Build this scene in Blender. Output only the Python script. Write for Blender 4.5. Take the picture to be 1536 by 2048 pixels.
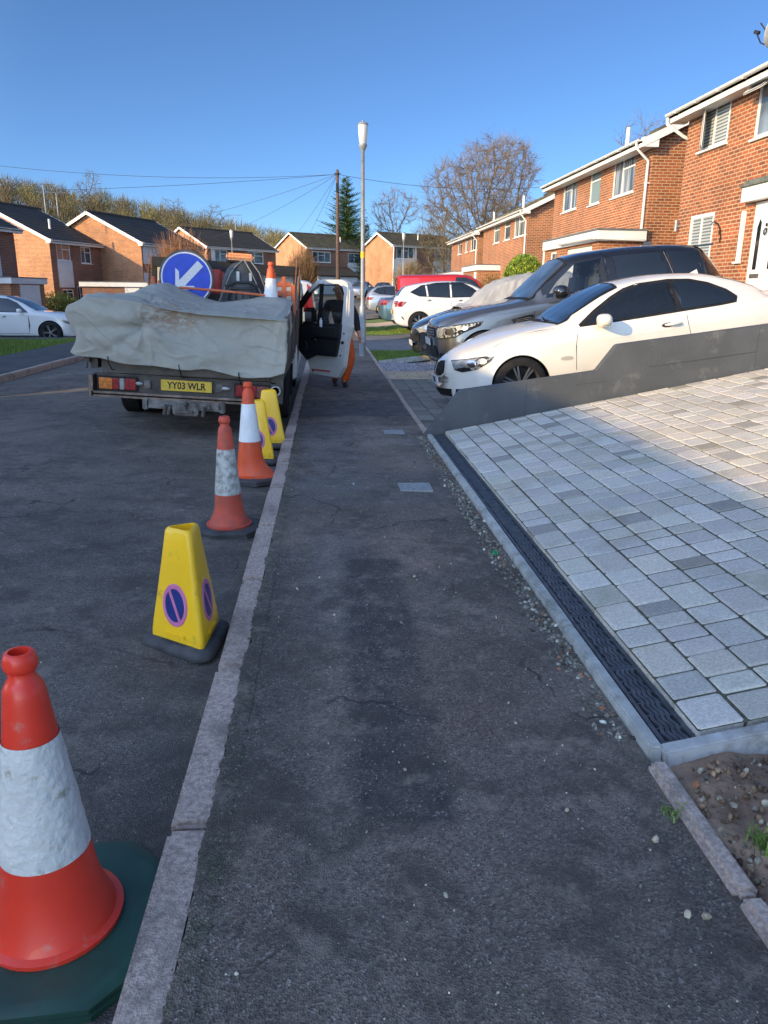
import bpy, bmesh, math, random
import numpy as np
from math import sin, cos, pi, radians, atan2, sqrt, hypot
from mathutils import Matrix, Vector
from mathutils.bvhtree import BVHTree
random.seed(7)
for o in list(bpy.data.objects): bpy.data.objects.remove(o)
S = bpy.context.scene
# ---------------- camera, sky, sun, exposure ----------------
PITCH, YAW, ROLL = math.atan(439/1500), radians(4.35), radians(.6)
cd = bpy.data.cameras.new('camera'); cam = bpy.data.objects.new('camera', cd); S.collection.objects.link(cam)
cam.matrix_world = Matrix.Translation((0, 0, 1.5)) @ Matrix.Rotation(-YAW, 4, 'Z') @ Matrix.Rotation(pi/2-PITCH, 4, 'X') @ Matrix.Rotation(ROLL, 4, 'Z')
cd.sensor_width = 36; cd.lens = 1500/2048*36; cd.clip_start = .05; cd.clip_end = 3000
S.camera = cam
SUN_EL, SUN_AZ = radians(17.3), radians(57)      # light travels towards azimuth 57 deg east of +Y
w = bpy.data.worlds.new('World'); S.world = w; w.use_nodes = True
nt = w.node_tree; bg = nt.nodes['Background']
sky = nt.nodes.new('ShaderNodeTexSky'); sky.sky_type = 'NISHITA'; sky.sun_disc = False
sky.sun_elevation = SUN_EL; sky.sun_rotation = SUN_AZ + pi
sky.altitude = 3000; sky.air_density = 1.0; sky.dust_density = .6; sky.ozone_density = 5.5
# warm sky boost on the sun's side (behind the camera), added to lift shade
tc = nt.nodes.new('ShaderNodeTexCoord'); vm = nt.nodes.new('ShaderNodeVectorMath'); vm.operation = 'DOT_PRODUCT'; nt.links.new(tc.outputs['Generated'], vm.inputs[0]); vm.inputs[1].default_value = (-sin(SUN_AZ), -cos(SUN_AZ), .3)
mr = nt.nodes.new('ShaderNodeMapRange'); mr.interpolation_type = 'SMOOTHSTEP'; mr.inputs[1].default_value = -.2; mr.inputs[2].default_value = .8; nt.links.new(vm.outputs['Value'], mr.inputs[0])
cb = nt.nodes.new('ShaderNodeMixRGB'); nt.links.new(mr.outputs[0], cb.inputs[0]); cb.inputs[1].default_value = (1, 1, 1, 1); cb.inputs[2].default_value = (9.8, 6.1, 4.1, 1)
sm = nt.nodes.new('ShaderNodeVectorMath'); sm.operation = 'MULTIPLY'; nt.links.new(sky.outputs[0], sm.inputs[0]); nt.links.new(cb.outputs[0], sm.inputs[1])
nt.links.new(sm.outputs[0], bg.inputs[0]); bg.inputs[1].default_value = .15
sl = bpy.data.lights.new('sun', 'SUN'); so = bpy.data.objects.new('sun', sl); S.collection.objects.link(so)
sl.energy = 5.0; sl.angle = radians(.5); sl.color = (1, .70, .30)
sd = Vector((sin(SUN_AZ)*cos(SUN_EL), cos(SUN_AZ)*cos(SUN_EL), -sin(SUN_EL)))
so.rotation_euler = sd.to_track_quat('-Z', 'Y').to_euler()
S.view_settings.view_transform = 'Standard'; S.view_settings.look = 'None'
S.view_settings.exposure = 0.3; S.view_settings.gamma = 1
S.render.resolution_x, S.render.resolution_y = 768, 1024

# ---------------- materials ----------------
def mat(name, col, rough=.6, metal=0, var=0, scale=5, bump=0, bscale=None, col2=None, coat=0, spec=.5, alpha=1, trans=0, attr=None, detail=4, emit=None, thr=None, dirt=None):
    m = bpy.data.materials.new(name); m.use_nodes = True; t = m.node_tree; L = t.links.new
    b = t.nodes['Principled BSDF']
    c = (*col, 1)
    b.inputs['Base Color'].default_value = c; b.inputs['Roughness'].default_value = rough; b.inputs['Metallic'].default_value = metal
    b.inputs['Specular IOR Level'].default_value = spec; b.inputs['Coat Weight'].default_value = coat; b.inputs['Coat Roughness'].default_value = .03
    b.inputs['Transmission Weight'].default_value = trans; b.inputs['Alpha'].default_value = alpha
    if emit: b.inputs['Emission Color'].default_value = (*emit[0], 1); b.inputs['Emission Strength'].default_value = emit[1]
    tc = t.nodes.new('ShaderNodeTexCoord')
    last = None
    if col2 or var:
        n = t.nodes.new('ShaderNodeTexNoise'); n.inputs['Scale'].default_value = scale; n.inputs['Detail'].default_value = detail
        L(tc.outputs['Object'], n.inputs['Vector'])
        r = t.nodes.new('ShaderNodeValToRGB'); L(n.outputs['Fac'], r.inputs[0])
        lo, hi = thr or (.35, .65)
        r.color_ramp.elements[0].position = lo; r.color_ramp.elements[1].position = hi
        if col2: r.color_ramp.elements[0].color = c; r.color_ramp.elements[1].color = (*col2, 1)
        else:
            r.color_ramp.elements[0].color = (*[x*(1-var) for x in col], 1); r.color_ramp.elements[1].color = (*[min(1, x*(1+var)) for x in col], 1)
        last = r.outputs[0]
    if dirt:   # second layer: (colour, scale, lo, hi)
        n = t.nodes.new('ShaderNodeTexNoise'); n.inputs['Scale'].default_value = dirt[1]; n.inputs['Detail'].default_value = 8; n.inputs['Roughness'].default_value = .7
        L(tc.outputs['Object'], n.inputs['Vector'])
        mr = t.nodes.new('ShaderNodeMapRange'); mr.inputs[1].default_value = dirt[2]; mr.inputs[2].default_value = dirt[3]; L(n.outputs['Fac'], mr.inputs[0])
        mx = t.nodes.new('ShaderNodeMixRGB'); L(mr.outputs[0], mx.inputs[0])
        if last: L(last, mx.inputs[1])
        else: mx.inputs[1].default_value = c
        mx.inputs[2].default_value = (*dirt[0], 1); last = mx.outputs[0]
    if attr:
        a = t.nodes.new('ShaderNodeAttribute'); a.attribute_name = 'tint'
        mx = t.nodes.new('ShaderNodeMixRGB'); mx.blend_type = 'MULTIPLY'; mx.inputs[0].default_value = 1
        if last: L(last, mx.inputs[1])
        else: mx.inputs[1].default_value = c
        L(a.outputs['Color'], mx.inputs[2]); last = mx.outputs[0]
    if last: L(last, b.inputs['Base Color'])
    if bump:
        n = t.nodes.new('ShaderNodeTexNoise'); n.inputs['Scale'].default_value = bscale or scale*3; n.inputs['Detail'].default_value = 5
        L(tc.outputs['Object'], n.inputs['Vector'])
        bp = t.nodes.new('ShaderNodeBump'); bp.inputs['Strength'].default_value = bump; bp.inputs['Distance'].default_value = .01
        L(n.outputs['Fac'], bp.inputs['Height']); L(bp.outputs[0], b.inputs['Normal'])
    return m
M = {}
M['white'] = mat('white_plastic', (.74, .74, .71), .38, var=.05, scale=3)
M['whitepaint'] = mat('white_painted_wood', (.70, .70, .67), .5, var=.08, scale=2)
M['black'] = mat('black_plastic', (.014, .014, .015), .6, spec=.3, var=.3, scale=20)
M['rubber'] = mat('tyre_rubber', (.017, .017, .018), .85, var=.3, scale=15, bump=.3, bscale=60, spec=.25)
M['chrome'] = mat('chrome', (.6, .6, .62), .18, 1)
M['alloy'] = mat('wheel_alloy', (.42, .42, .44), .3, .9)
M['darkalloy'] = mat('dark_alloy', (.22, .22, .23), .35, .8)
def clearglass(name, tint, fac=.12):
    m = bpy.data.materials.new(name); m.use_nodes = True; t = m.node_tree; t.nodes.remove(t.nodes['Principled BSDF']); N = t.nodes.new; L = t.links.new
    tr = N('ShaderNodeBsdfTransparent'); tr.inputs[0].default_value = (*tint, 1); gl = N('ShaderNodeBsdfGlossy'); gl.inputs['Roughness'].default_value = .02; gl.inputs['Color'].default_value = (.9, .95, 1, 1)
    f = N('ShaderNodeFresnel'); ge = N('ShaderNodeNewGeometry'); io = N('ShaderNodeMapRange'); L(ge.outputs['Backfacing'], io.inputs[0]); io.inputs[3].default_value = 1.45; io.inputs[4].default_value = 1/1.45; L(io.outputs[0], f.inputs[0]); a = N('ShaderNodeMath'); a.operation = 'MULTIPLY_ADD'; L(f.outputs[0], a.inputs[0]); a.inputs[1].default_value = 1.0; a.inputs[2].default_value = fac*.3
    mx = N('ShaderNodeMixShader'); L(a.outputs[0], mx.inputs[0]); L(tr.outputs[0], mx.inputs[1]); L(gl.outputs[0], mx.inputs[2]); L(mx.outputs[0], t.nodes['Material Output'].inputs[0]); return m
M['tint'] = clearglass('tinted_clear_glass', (.62, .68, .68)); M['clear'] = clearglass('clear_window_glass', (.8, .84, .84))
M['glass'] = mat('dark_glass', (.012, .018, .026), .04, spec=.8, coat=.3)
M['greyglass'] = mat('window_glass_with_curtain', (.16, .20, .22), .05, var=.5, scale=1.3, spec=.8)
M['blueglass'] = mat('window_glass', (.05, .07, .09), .04, var=.7, scale=1.6, spec=.9)
M['curtain'] = mat('curtain_cloth', (.5, .5, .46), .9, var=.2, scale=6)
M['galv'] = mat('galvanised_steel', (.34, .36, .37), .45, .55, var=.2, scale=12)
M['steel'] = mat('worn_steel', (.16, .155, .15), .6, .5, var=.5, scale=9, bump=.3, dirt=((.11, .07, .045), 6, .5, .7))
M['dirtymetal'] = mat('dirty_painted_metal', (.055, .05, .048), .65, .1, var=.4, scale=6, bump=.2, dirt=((.12, .095, .075), 5, .45, .75))
M['red'] = mat('red_plastic', (.5, .02, .02), .3, coat=.5)
M['redlamp'] = mat('red_lamp_lens', (.26, .012, .015), .15, var=.4, scale=30, coat=.6)
M['amberlamp'] = mat('amber_lamp_lens', (.55, .17, .03), .15, var=.3, scale=30, coat=.6)
M['clearlamp'] = mat('clear_lamp_lens', (.26, .27, .26), .1, var=.35, scale=9, coat=.8)
M['soil'] = mat('soil', (.16, .10, .068), .95, col2=(.30, .20, .135), scale=6, bump=1, bscale=45)
M['concrete'] = mat('concrete', (.42, .42, .385), .85, var=.15, scale=12, bump=.35, bscale=120, dirt=((.15, .155, .13), 5, .5, .75))
M['oldconcrete'] = mat('old_concrete_kerb', (.44, .345, .285), .9, var=.28, scale=75, bump=.6, bscale=170, dirt=((.17, .15, .12), 4.5, .50, .72))
M['stone'] = mat('rubble_stone', (.26, .25, .22), .95, var=.45, scale=25, bump=.5, attr=1)
M['foliage'] = mat('foliage', (.055, .085, .02), .6, attr=1)
M['bark'] = mat('bark', (.13, .095, .055), .9, var=.4, scale=3, bump=.5, attr=None)
M['twig'] = mat('twigs', (.17, .125, .07), .9, attr=1)
M['roof'] = None

# ---------------- mesh builder ----------------
def rotm(rx=0, ry=0, rz=0): return Matrix.Rotation(rz, 4, 'Z') @ Matrix.Rotation(ry, 4, 'Y') @ Matrix.Rotation(rx, 4, 'X')
T = Matrix.Translation
class MB:
    def __init__(s): s.v = []; s.f = []; s.mi = []; s.tint = []; s.M = Matrix.Identity(4)
    def add(s, vs, fs, m=0, mt=None, tint=None):
        k = len(s.v); mm = s.M @ mt if mt is not None else s.M
        s.v += [tuple(mm @ Vector(p)) for p in vs]
        s.f += [tuple(i+k for i in f) for f in fs]; s.mi += [m]*len(fs); s.tint += [tint or (1, 1, 1)]*len(fs)
        return s
    def box(s, c, d, m=0, rz=0, mt=None, bev=0, tint=None):
        mm = T(c) @ Matrix.Rotation(rz, 4, 'Z')
        if mt is not None: mm = mt @ mm
        if bev:
            b = bmesh.new(); bmesh.ops.create_cube(b, size=1); bmesh.ops.scale(b, vec=d, verts=b.verts)
            bmesh.ops.bevel(b, geom=b.edges, offset=bev, segments=2, affect='EDGES')
            b.verts.ensure_lookup_table(); vs = [v.co.copy() for v in b.verts]; fs = [[v.index for v in f.verts] for f in b.faces]; b.free()
            return s.add(vs, fs, m, mm, tint)
        x, y, z = d[0]/2, d[1]/2, d[2]/2
        return s.add([(-x,-y,-z),(x,-y,-z),(x,y,-z),(-x,y,-z),(-x,-y,z),(x,-y,z),(x,y,z),(-x,y,z)],
                     [(3,2,1,0),(4,5,6,7),(0,1,5,4),(1,2,6,5),(2,3,7,6),(3,0,4,7)], m, mm, tint)
    def b2(s, x0, x1, y0, y1, z0, z1, m=0, bev=0): return s.box(((x0+x1)/2, (y0+y1)/2, (z0+z1)/2), (x1-x0, y1-y0, z1-z0), m, bev=bev)
    def lathe(s, prof, n=24, m=0, mt=None, cap=True, tint=None):      # prof [(r,z)]
        vs = []; fs = []
        for r, z in prof: vs += [(r*cos(2*pi*i/n), r*sin(2*pi*i/n), z) for i in range(n)]
        for k in range(len(prof)-1):
            for i in range(n): j = (i+1) % n; fs.append((k*n+i, k*n+j, (k+1)*n+j, (k+1)*n+i))
        if cap: fs.append(tuple(range(n))[::-1]); fs.append(tuple((len(prof)-1)*n+i for i in range(n)))
        return s.add(vs, fs, m, mt, tint)
    def cyl(s, a, b, r, n=10, m=0, r2=None, cap=True, tint=None):
        a = Vector(a); b = Vector(b); d = b-a
        mt = T(a) @ d.to_track_quat('Z', 'Y').to_matrix().to_4x4()
        return s.lathe([(r, 0), (r if r2 is None else r2, d.length)], n, m, mt, cap, tint)
    def tube(s, pts, r, n=8, m=0):
        pts = [Vector(p) for p in pts]; vs = []; fs = []
        for k, p in enumerate(pts):
            d = (pts[min(k+1, len(pts)-1)]-pts[max(k-1, 0)]).normalized()
            u = d.orthogonal().normalized() if k == 0 else (u - d*u.dot(d)).normalized()
            v = d.cross(u); rr = r[k] if isinstance(r, (list, tuple)) else r
            vs += [p+u*rr*cos(2*pi*i/n)+v*rr*sin(2*pi*i/n) for i in range(n)]
        for k in range(len(pts)-1):
            for i in range(n): j = (i+1) % n; fs.append((k*n+i, k*n+j, (k+1)*n+j, (k+1)*n+i))
        fs.append(tuple(range(n))[::-1]); fs.append(tuple((len(pts)-1)*n+i for i in range(n)))
        return s.add(vs, fs, m)
    def prism(s, poly, y0, y1, m=0, mt=None):      # poly in (x,z), extruded along y
        n = len(poly); A = sum(poly[i][0]*poly[(i+1) % n][1]-poly[(i+1) % n][0]*poly[i][1] for i in range(n))
        if A < 0: poly = poly[::-1]
        vs = [(x, y0, z) for x, z in poly]+[(x, y1, z) for x, z in poly]
        fs = [tuple(range(n)), tuple(range(2*n-1, n-1, -1))]+[(i, i+n, (i+1) % n+n, (i+1) % n) for i in range(n)]
        return s.add(vs, fs, m, mt)
    def sheet(s, P, m=0, tint=None):   # P[i][j] grid of points
        n = len(P[0]); vs = [p for r in P for p in r]
        return s.add(vs, [(i*n+j, (i+1)*n+j, (i+1)*n+j+1, i*n+j+1) for i in range(len(P)-1) for j in range(n-1)], m, None, tint)
    def build(s, name, mats, parent=None, smooth=None, loc=None, rot=None, uv=True):
        me = bpy.data.meshes.new(name); me.from_pydata(s.v, [], s.f)
        if not isinstance(mats, (list, tuple)): mats = [mats]
        for m in mats: me.materials.append(m)
        me.polygons.foreach_set('material_index', s.mi)
        if uv and len(s.f):
            ul = me.uv_layers.new(name='UVMap'); co = np.array(s.v); lv = np.empty(len(me.loops), np.int32); me.loops.foreach_get('vertex_index', lv)
            nr = np.empty(len(me.polygons)*3); me.polygons.foreach_get('normal', nr); nr = np.abs(nr.reshape(-1, 3))
            lt = np.empty(len(me.polygons), np.int32); me.polygons.foreach_get('loop_total', lt)
            N = np.repeat(nr, lt, axis=0); P = co[lv]
            ax = (N-np.array([0, 0, -.25])).argmax(1) if False else N.argmax(1)
            U = np.where(ax == 0, P[:, 1], P[:, 0]); V = np.where(ax == 2, P[:, 1], P[:, 2])
            ul.data.foreach_set('uv', np.stack([U, V], 1).astype(np.float32).ravel())
        if any(t != (1, 1, 1) for t in s.tint):
            ca = me.color_attributes.new('tint', 'FLOAT_COLOR', 'CORNER')
            lt = [len(f) for f in s.f]; c = np.repeat(np.array([(*t, 1) for t in s.tint], np.float32), lt, axis=0); ca.data.foreach_set('color', c.ravel())
        if smooth is not None:
            me.shade_smooth()
            if smooth < 179: me.set_sharp_from_angle(angle=radians(smooth))
        me.update()
        o = bpy.data.objects.new(name, me); S.collection.objects.link(o)
        if parent: o.parent = parent
        if loc: o.location = loc
        if rot: o.rotation_euler = rot
        return o
def tag(o, label=None, cat=None, group=None, kind=None):
    if label: o['label'] = label
    if cat: o['category'] = cat
    if group: o['group'] = group
    if kind: o['kind'] = kind
    return o
def thing(name, label, cat, loc=(0, 0, 0), rz=0, group=None, rot=None):
    o = bpy.data.objects.new(name, None); S.collection.objects.link(o); o.empty_display_size = .2
    o.location = loc; o.rotation_euler = rot or (0, 0, rz)
    return tag(o, label, cat, group)
def dup(o, parent=None, **kw):
    c = o.copy(); S.collection.objects.link(c)
    if parent: c.parent = parent
    for ch in [x for x in bpy.data.objects if x.parent == o]: dup(ch, c)
    for k, v in kw.items(): setattr(c, k, v) if k in ('location', 'rotation_euler', 'scale') else c.__setitem__(k, v)
    return c
def struct(o): o['kind'] = 'structure'; return o
def text(s, size, m, parent, loc, rot=(pi/2, 0, 0), name='lettering', sx=1, depth=.0015, bold=0):
    cu = bpy.data.curves.new('t', 'FONT'); cu.body = s; cu.size = size; cu.extrude = depth; cu.align_x = 'CENTER'; cu.align_y = 'CENTER'; cu.offset = bold
    o = bpy.data.objects.new('t', cu); S.collection.objects.link(o)
    dg = bpy.context.evaluated_depsgraph_get(); me = bpy.data.meshes.new_from_object(o.evaluated_get(dg)); bpy.data.objects.remove(o)
    me.materials.clear(); me.materials.append(m)
    r = bpy.data.objects.new(name, me); S.collection.objects.link(r); r.parent = parent; r.location = loc; r.rotation_euler = rot; r.scale = (sx, 1, 1)
    return r
def interp(tab, x):      # smooth monotone-ish interpolation of table rows (x, a, b, ...)
    n = len(tab)
    if x <= tab[0][0]: return list(tab[0][1:])
    if x >= tab[-1][0]: return list(tab[-1][1:])
    for i in range(n-1):
        if tab[i][0] <= x <= tab[i+1][0]: break
    x0, x1 = tab[i][0], tab[i+1][0]; h = x1-x0; t = (x-x0)/h; out = []
    for k in range(1, len(tab[0])):
        d = (tab[i+1][k]-tab[i][k])/h
        dl = (tab[i][k]-tab[i-1][k])/(tab[i][0]-tab[i-1][0]) if i > 0 else d
        dr = (tab[i+2][k]-tab[i+1][k])/(tab[i+2][0]-tab[i+1][0]) if i < n-2 else d
        m0 = 0 if dl*d <= 0 else 2*dl*d/(dl+d); m1 = 0 if dr*d <= 0 else 2*dr*d/(dr+d)
        if i == 0: m0 = d
        if i == n-2: m1 = d
        t2 = t*t; t3 = t2*t
        out.append((2*t3-3*t2+1)*tab[i][k]+(t3-2*t2+t)*h*m0+(-2*t3+3*t2)*tab[i+1][k]+(t3-t2)*h*m1)
    return out
from mathutils import noise as mnoise
def sst(a, b, x): t = max(0, min(1, (x-a)/(b-a))); return t*t*(3-2*t)
# ---------------- special materials ----------------
def nodes(m): t = m.node_tree; return t, t.nodes.new, t.links.new, t.nodes['Principled BSDF']
def brickmat(name, c1, c2, mortar, bw=.225, rh=.075, ms=.012, bumpd=.004, dirt=None):
    m = bpy.data.materials.new(name); m.use_nodes = True; t, N, L, b = nodes(m)
    tc = N('ShaderNodeTexCoord'); br = N('ShaderNodeTexBrick'); L(tc.outputs['UV'], br.inputs['Vector'])
    br.inputs['Scale'].default_value = 1; br.inputs['Brick Width'].default_value = bw; br.inputs['Row Height'].default_value = rh
    br.inputs['Mortar Size'].default_value = ms; br.inputs['Mortar Smooth'].default_value = .15; br.inputs['Bias'].default_value = -.1
    br.inputs['Color1'].default_value = (*c1, 1); br.inputs['Color2'].default_value = (*c2, 1); br.inputs['Mortar'].default_value = (*mortar, 1)
    n = N('ShaderNodeTexNoise'); n.inputs['Scale'].default_value = .9; n.inputs['Detail'].default_value = 6; L(tc.outputs['Object'], n.inputs['Vector'])
    mr = N('ShaderNodeMapRange'); mr.inputs[3].default_value = .78; mr.inputs[4].default_value = 1.2; mr.inputs[1].default_value = .3; mr.inputs[2].default_value = .7; L(n.outputs['Fac'], mr.inputs[0])
    mx = N('ShaderNodeMixRGB'); mx.blend_type = 'MULTIPLY'; mx.inputs[0].default_value = 1; L(br.outputs['Color'], mx.inputs[1]); L(mr.outputs[0], mx.inputs[2])
    n2 = N('ShaderNodeTexNoise'); n2.inputs['Scale'].default_value = 30; L(tc.outputs['Object'], n2.inputs['Vector'])
    mr2 = N('ShaderNodeMapRange'); mr2.inputs[3].default_value = .75; mr2.inputs[4].default_value = 1.25; L(n2.outputs['Fac'], mr2.inputs[0])
    mx2 = N('ShaderNodeMixRGB'); mx2.blend_type = 'MULTIPLY'; mx2.inputs[0].default_value = 1; L(mx.outputs[0], mx2.inputs[1]); L(mr2.outputs[0], mx2.inputs[2])
    L(mx2.outputs[0], b.inputs['Base Color']); b.inputs['Roughness'].default_value = .88
    bp = N('ShaderNodeBump'); bp.invert = True; bp.inputs['Distance'].default_value = bumpd; bp.inputs['Strength'].default_value = .8; L(br.outputs['Fac'], bp.inputs['Height']); L(bp.outputs[0], b.inputs['Normal'])
    return m
M['brick'] = brickmat('red_brick', (.36, .100, .036), (.165, .048, .024), (.44, .30, .17))
M['brick_shade'] = brickmat('shaded_red_brick', (.26, .09, .05), (.17, .06, .04), (.26, .19, .14))  # darker brick copy; shade on fronts and garage is put into the colour
M['brick_tan'] = brickmat('orange_tan_brick', (.44, .155, .055), (.26, .085, .034), (.48, .34, .21))
def roofmat(name, c1, c2, moss, mossamt):
    m = brickmat(name, c1, c2, (.02, .02, .018), .33, .30, .02, .02)
    t, N, L, b = nodes(m); src = b.inputs['Base Color'].links[0].from_socket
    tc = N('ShaderNodeTexCoord'); n = N('ShaderNodeTexNoise'); n.inputs['Scale'].default_value = 2.2; n.inputs['Detail'].default_value = 8; n.inputs['Roughness'].default_value = .75; L(tc.outputs['Object'], n.inputs['Vector'])
    mr = N('ShaderNodeMapRange'); mr.inputs[1].default_value = .62-mossamt; mr.inputs[2].default_value = .7-mossamt*.5; L(n.outputs['Fac'], mr.inputs[0])
    mx = N('ShaderNodeMixRGB'); L(mr.outputs[0], mx.inputs[0]); L(src, mx.inputs[1]); mx.inputs[2].default_value = (*moss, 1); L(mx.outputs[0], b.inputs['Base Color'])
    return m
M['roof'] = roofmat('mossy_roof_tiles', (.052, .042, .034), (.036, .032, .028), (.055, .062, .022), .06)
M['roof_brown'] = roofmat('brown_mossy_roof_tiles', (.075, .055, .04), (.05, .042, .034), (.10, .10, .035), .16)
def asphalt(name, base, tone, speck, patch=False, kerbside=None):
    m = bpy.data.materials.new(name); m.use_nodes = True; t, N, L, b = nodes(m)
    tc = N('ShaderNodeTexCoord'); O = tc.outputs['Object']
    def noise(s, d=4, r=.5):
        n = N('ShaderNodeTexNoise'); n.inputs['Scale'].default_value = s; n.inputs['Detail'].default_value = d; n.inputs['Roughness'].default_value = r; L(O, n.inputs['Vector']); return n.outputs['Fac']
    def rng(f, a, b_, c=0, d=1):
        r = N('ShaderNodeMapRange'); L(f, r.inputs[0]); r.inputs[1].default_value = a; r.inputs[2].default_value = b_; r.inputs[3].default_value = c; r.inputs[4].default_value = d; return r.outputs[0]
    def mix(f, a, c, mode='MIX'):
        x = N('ShaderNodeMixRGB'); x.blend_type = mode
        if isinstance(f, (int, float)): x.inputs[0].default_value = f
        else: L(f, x.inputs[0])
        for i, q in ((1, a), (2, c)):
            if isinstance(q, tuple): x.inputs[i].default_value = (*q, 1)
            else: L(q, x.inputs[i])
        return x.outputs[0]
    col = mix(rng(noise(1.1, 7, .62), .38, .66), base, tone)
    col = mix(rng(noise(.45, 5, .6), .5, .72, 0, .6), col, tuple(x*1.5 for x in tone))
    if patch:
        sx = N('ShaderNodeSeparateXYZ'); L(O, sx.inputs[0])
        def rect(x0, x1, y0, y1, c, a, e=.02, wob=.05):
            nn = noise(6, 3)
            def edge(s, lo, hi):
                ad = N('ShaderNodeMath'); ad.operation = 'MULTIPLY_ADD'; L(nn, ad.inputs[0]); ad.inputs[1].default_value = wob; L(s, ad.inputs[2])
                A = rng(ad.outputs[0], lo-e, lo+e); B = rng(ad.outputs[0], hi-e, hi+e, 1, 0)
                q = N('ShaderNodeMath'); q.operation = 'MULTIPLY'; L(A, q.inputs[0]); L(B, q.inputs[1]); return q.outputs[0]
            q = N('ShaderNodeMath'); q.operation = 'MULTIPLY'; L(edge(sx.outputs[0], x0, x1), q.inputs[0]); L(edge(sx.outputs[1], y0, y1), q.inputs[1])
            q2 = N('ShaderNodeMath'); q2.operation = 'MULTIPLY'; L(q.outputs[0], q2.inputs[0]); L(rng(noise(9, 8, .78), .40, .58, a*.42, a), q2.inputs[1])
            return mix(q2.outputs[0], col, c)
        col = rect(-.30, .92, 4.95, 5.95, (0.126, 0.119, 0.108), 0.80, .015, .03)
        col = rect(.28, .98, 7.0, 8.15, (0.219, 0.184, 0.154), 1.00, .015, .02)
        col = rect(.42, .76, 3.75, 4.45, (0.263, 0.193, 0.149), 0.87, .09, .25)
        col = rect(-.12, .45, 5.5, 8.6, (0.149, 0.145, 0.140), 0.72, .12, .3)
        col = rect(-.30, .98, 8.8, 10.2, (0.070, 0.074, 0.084), 0.87, .02, .05)
        col = rect(-.30, .35, 10.4, 12.4, (0.123, 0.123, 0.126), 0.72, .02, .05)
        col = rect(.35, 1.0, 1.7, 2.5, (0.175, 0.137, 0.116), 0.72, .12, .3)
        col = rect(-.02, .12, 1.3, 4.9, (0.184, 0.161, 0.137), .40, .05, .1)
        col = rect(.02, .30, 3.0, 4.6, (0.175, 0.165, 0.154), 0.58, .08, .25)
        col = rect(.10, .40, 1.75, 3.9, (.062, .056, .052), 1.0, .03, .06)
        col = rect(.03, .09, 1.2, 4.6, (.24, .20, .155), .55, .04, .10)
        col = rect(.41, .46, 1.6, 3.2, (.22, .18, .14), .5, .03, .10)
        col = rect(-.25, -.05, 2.0, 4.2, (.070, .062, .058), .6, .10, .2)
        col = rect(.45, .85, 2.2, 3.1, (.15, .11, .085), .7, .10, .3)
        # dirt gathered along both edges
        eL = rng(sx.outputs[0], -.30, -.22, 1, 0); eN = rng(noise(9, 6, .7), .45, .62)
        q = N('ShaderNodeMath'); q.operation = 'MULTIPLY'; L(eL, q.inputs[0]); L(eN, q.inputs[1]); col = mix(q.outputs[0], col, (.085, .088, .055))
    # aggregate: voronoi chips of many tones
    v = N('ShaderNodeTexVoronoi'); v.inputs['Scale'].default_value = 170; L(O, v.inputs['Vector'])
    sp = N('ShaderNodeSeparateColor'); L(v.outputs['Color'], sp.inputs[0])
    col = mix(1, col, rng(sp.outputs[0], 0, 1, .55, 1.45), 'MULTIPLY')
    col = mix(rng(sp.outputs[1], .955, .97, 0, .55), col, speck)
    v2 = N('ShaderNodeTexVoronoi'); v2.inputs['Scale'].default_value = 85; L(O, v2.inputs['Vector'])
    sp2 = N('ShaderNodeSeparateColor'); L(v2.outputs['Color'], sp2.inputs[0])
    col = mix(rng(noise(3.6, 8, .75), .47, .62, 0, .75), col, tuple(x*.62 for x in base))
    col = mix(rng(noise(7.5, 8, .7), .56, .68, 0, .55), col, tuple(x*1.55 for x in tone))
    near = rng(v2.outputs['Distance'], .10, .20, 1, 0)
    mm = N('ShaderNodeMath'); mm.operation = 'MULTIPLY'; L(near, mm.inputs[0]); L(rng(sp2.outputs[1], .978, .983), mm.inputs[1])
    col = mix(mm.outputs[0], col, tuple(min(.6, x*1.7) for x in speck))
    if patch or kerbside:      # fine cracks
        dn = N('ShaderNodeTexNoise'); dn.inputs['Scale'].default_value = 3; dn.inputs['Detail'].default_value = 5; L(O, dn.inputs['Vector'])
        av = N('ShaderNodeVectorMath'); av.operation = 'MULTIPLY_ADD'; L(dn.outputs['Color'], av.inputs[0]); av.inputs[1].default_value = (.5, .5, 0); L(O, av.inputs[2])
        vc = N('ShaderNodeTexVoronoi'); vc.feature = 'DISTANCE_TO_EDGE'; vc.inputs['Scale'].default_value = 1.1; L(av.outputs[0], vc.inputs['Vector'])
        q = N('ShaderNodeMath'); q.operation = 'MULTIPLY'; L(rng(vc.outputs['Distance'], .003, .010, .8, 0), q.inputs[0]); L(rng(noise(1.3, 3), .50, .56), q.inputs[1]); col = mix(q.outputs[0], col, (.03, .027, .025))
    if kerbside:
        sx = N('ShaderNodeSeparateXYZ'); L(O, sx.inputs[0])
        q = N('ShaderNodeMath'); q.operation = 'MULTIPLY'; L(rng(sx.outputs[0], -.75, -.47, 0, .8), q.inputs[0]); L(rng(noise(5, 5, .7), .35, .6), q.inputs[1]); col = mix(q.outputs[0], col, (.06, .058, .055))
        # smoother tyre-polished bands and old oil marks
        col = mix(rng(noise(2.2, 3), .64, .72, 0, .55), col, (.058, .059, .064))
    L(col, b.inputs['Base Color']); b.inputs['Roughness'].default_value = .78; b.inputs['Specular IOR Level'].default_value = .35
    bp = N('ShaderNodeBump'); bp.inputs['Distance'].default_value = .004; bp.inputs['Strength'].default_value = .9
    ad = N('ShaderNodeMath'); L(v.outputs['Distance'], ad.inputs[0]); L(noise(260, 3), ad.inputs[1]); L(ad.outputs[0], bp.inputs['Height']); L(bp.outputs[0], b.inputs['Normal'])
    return m
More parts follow.
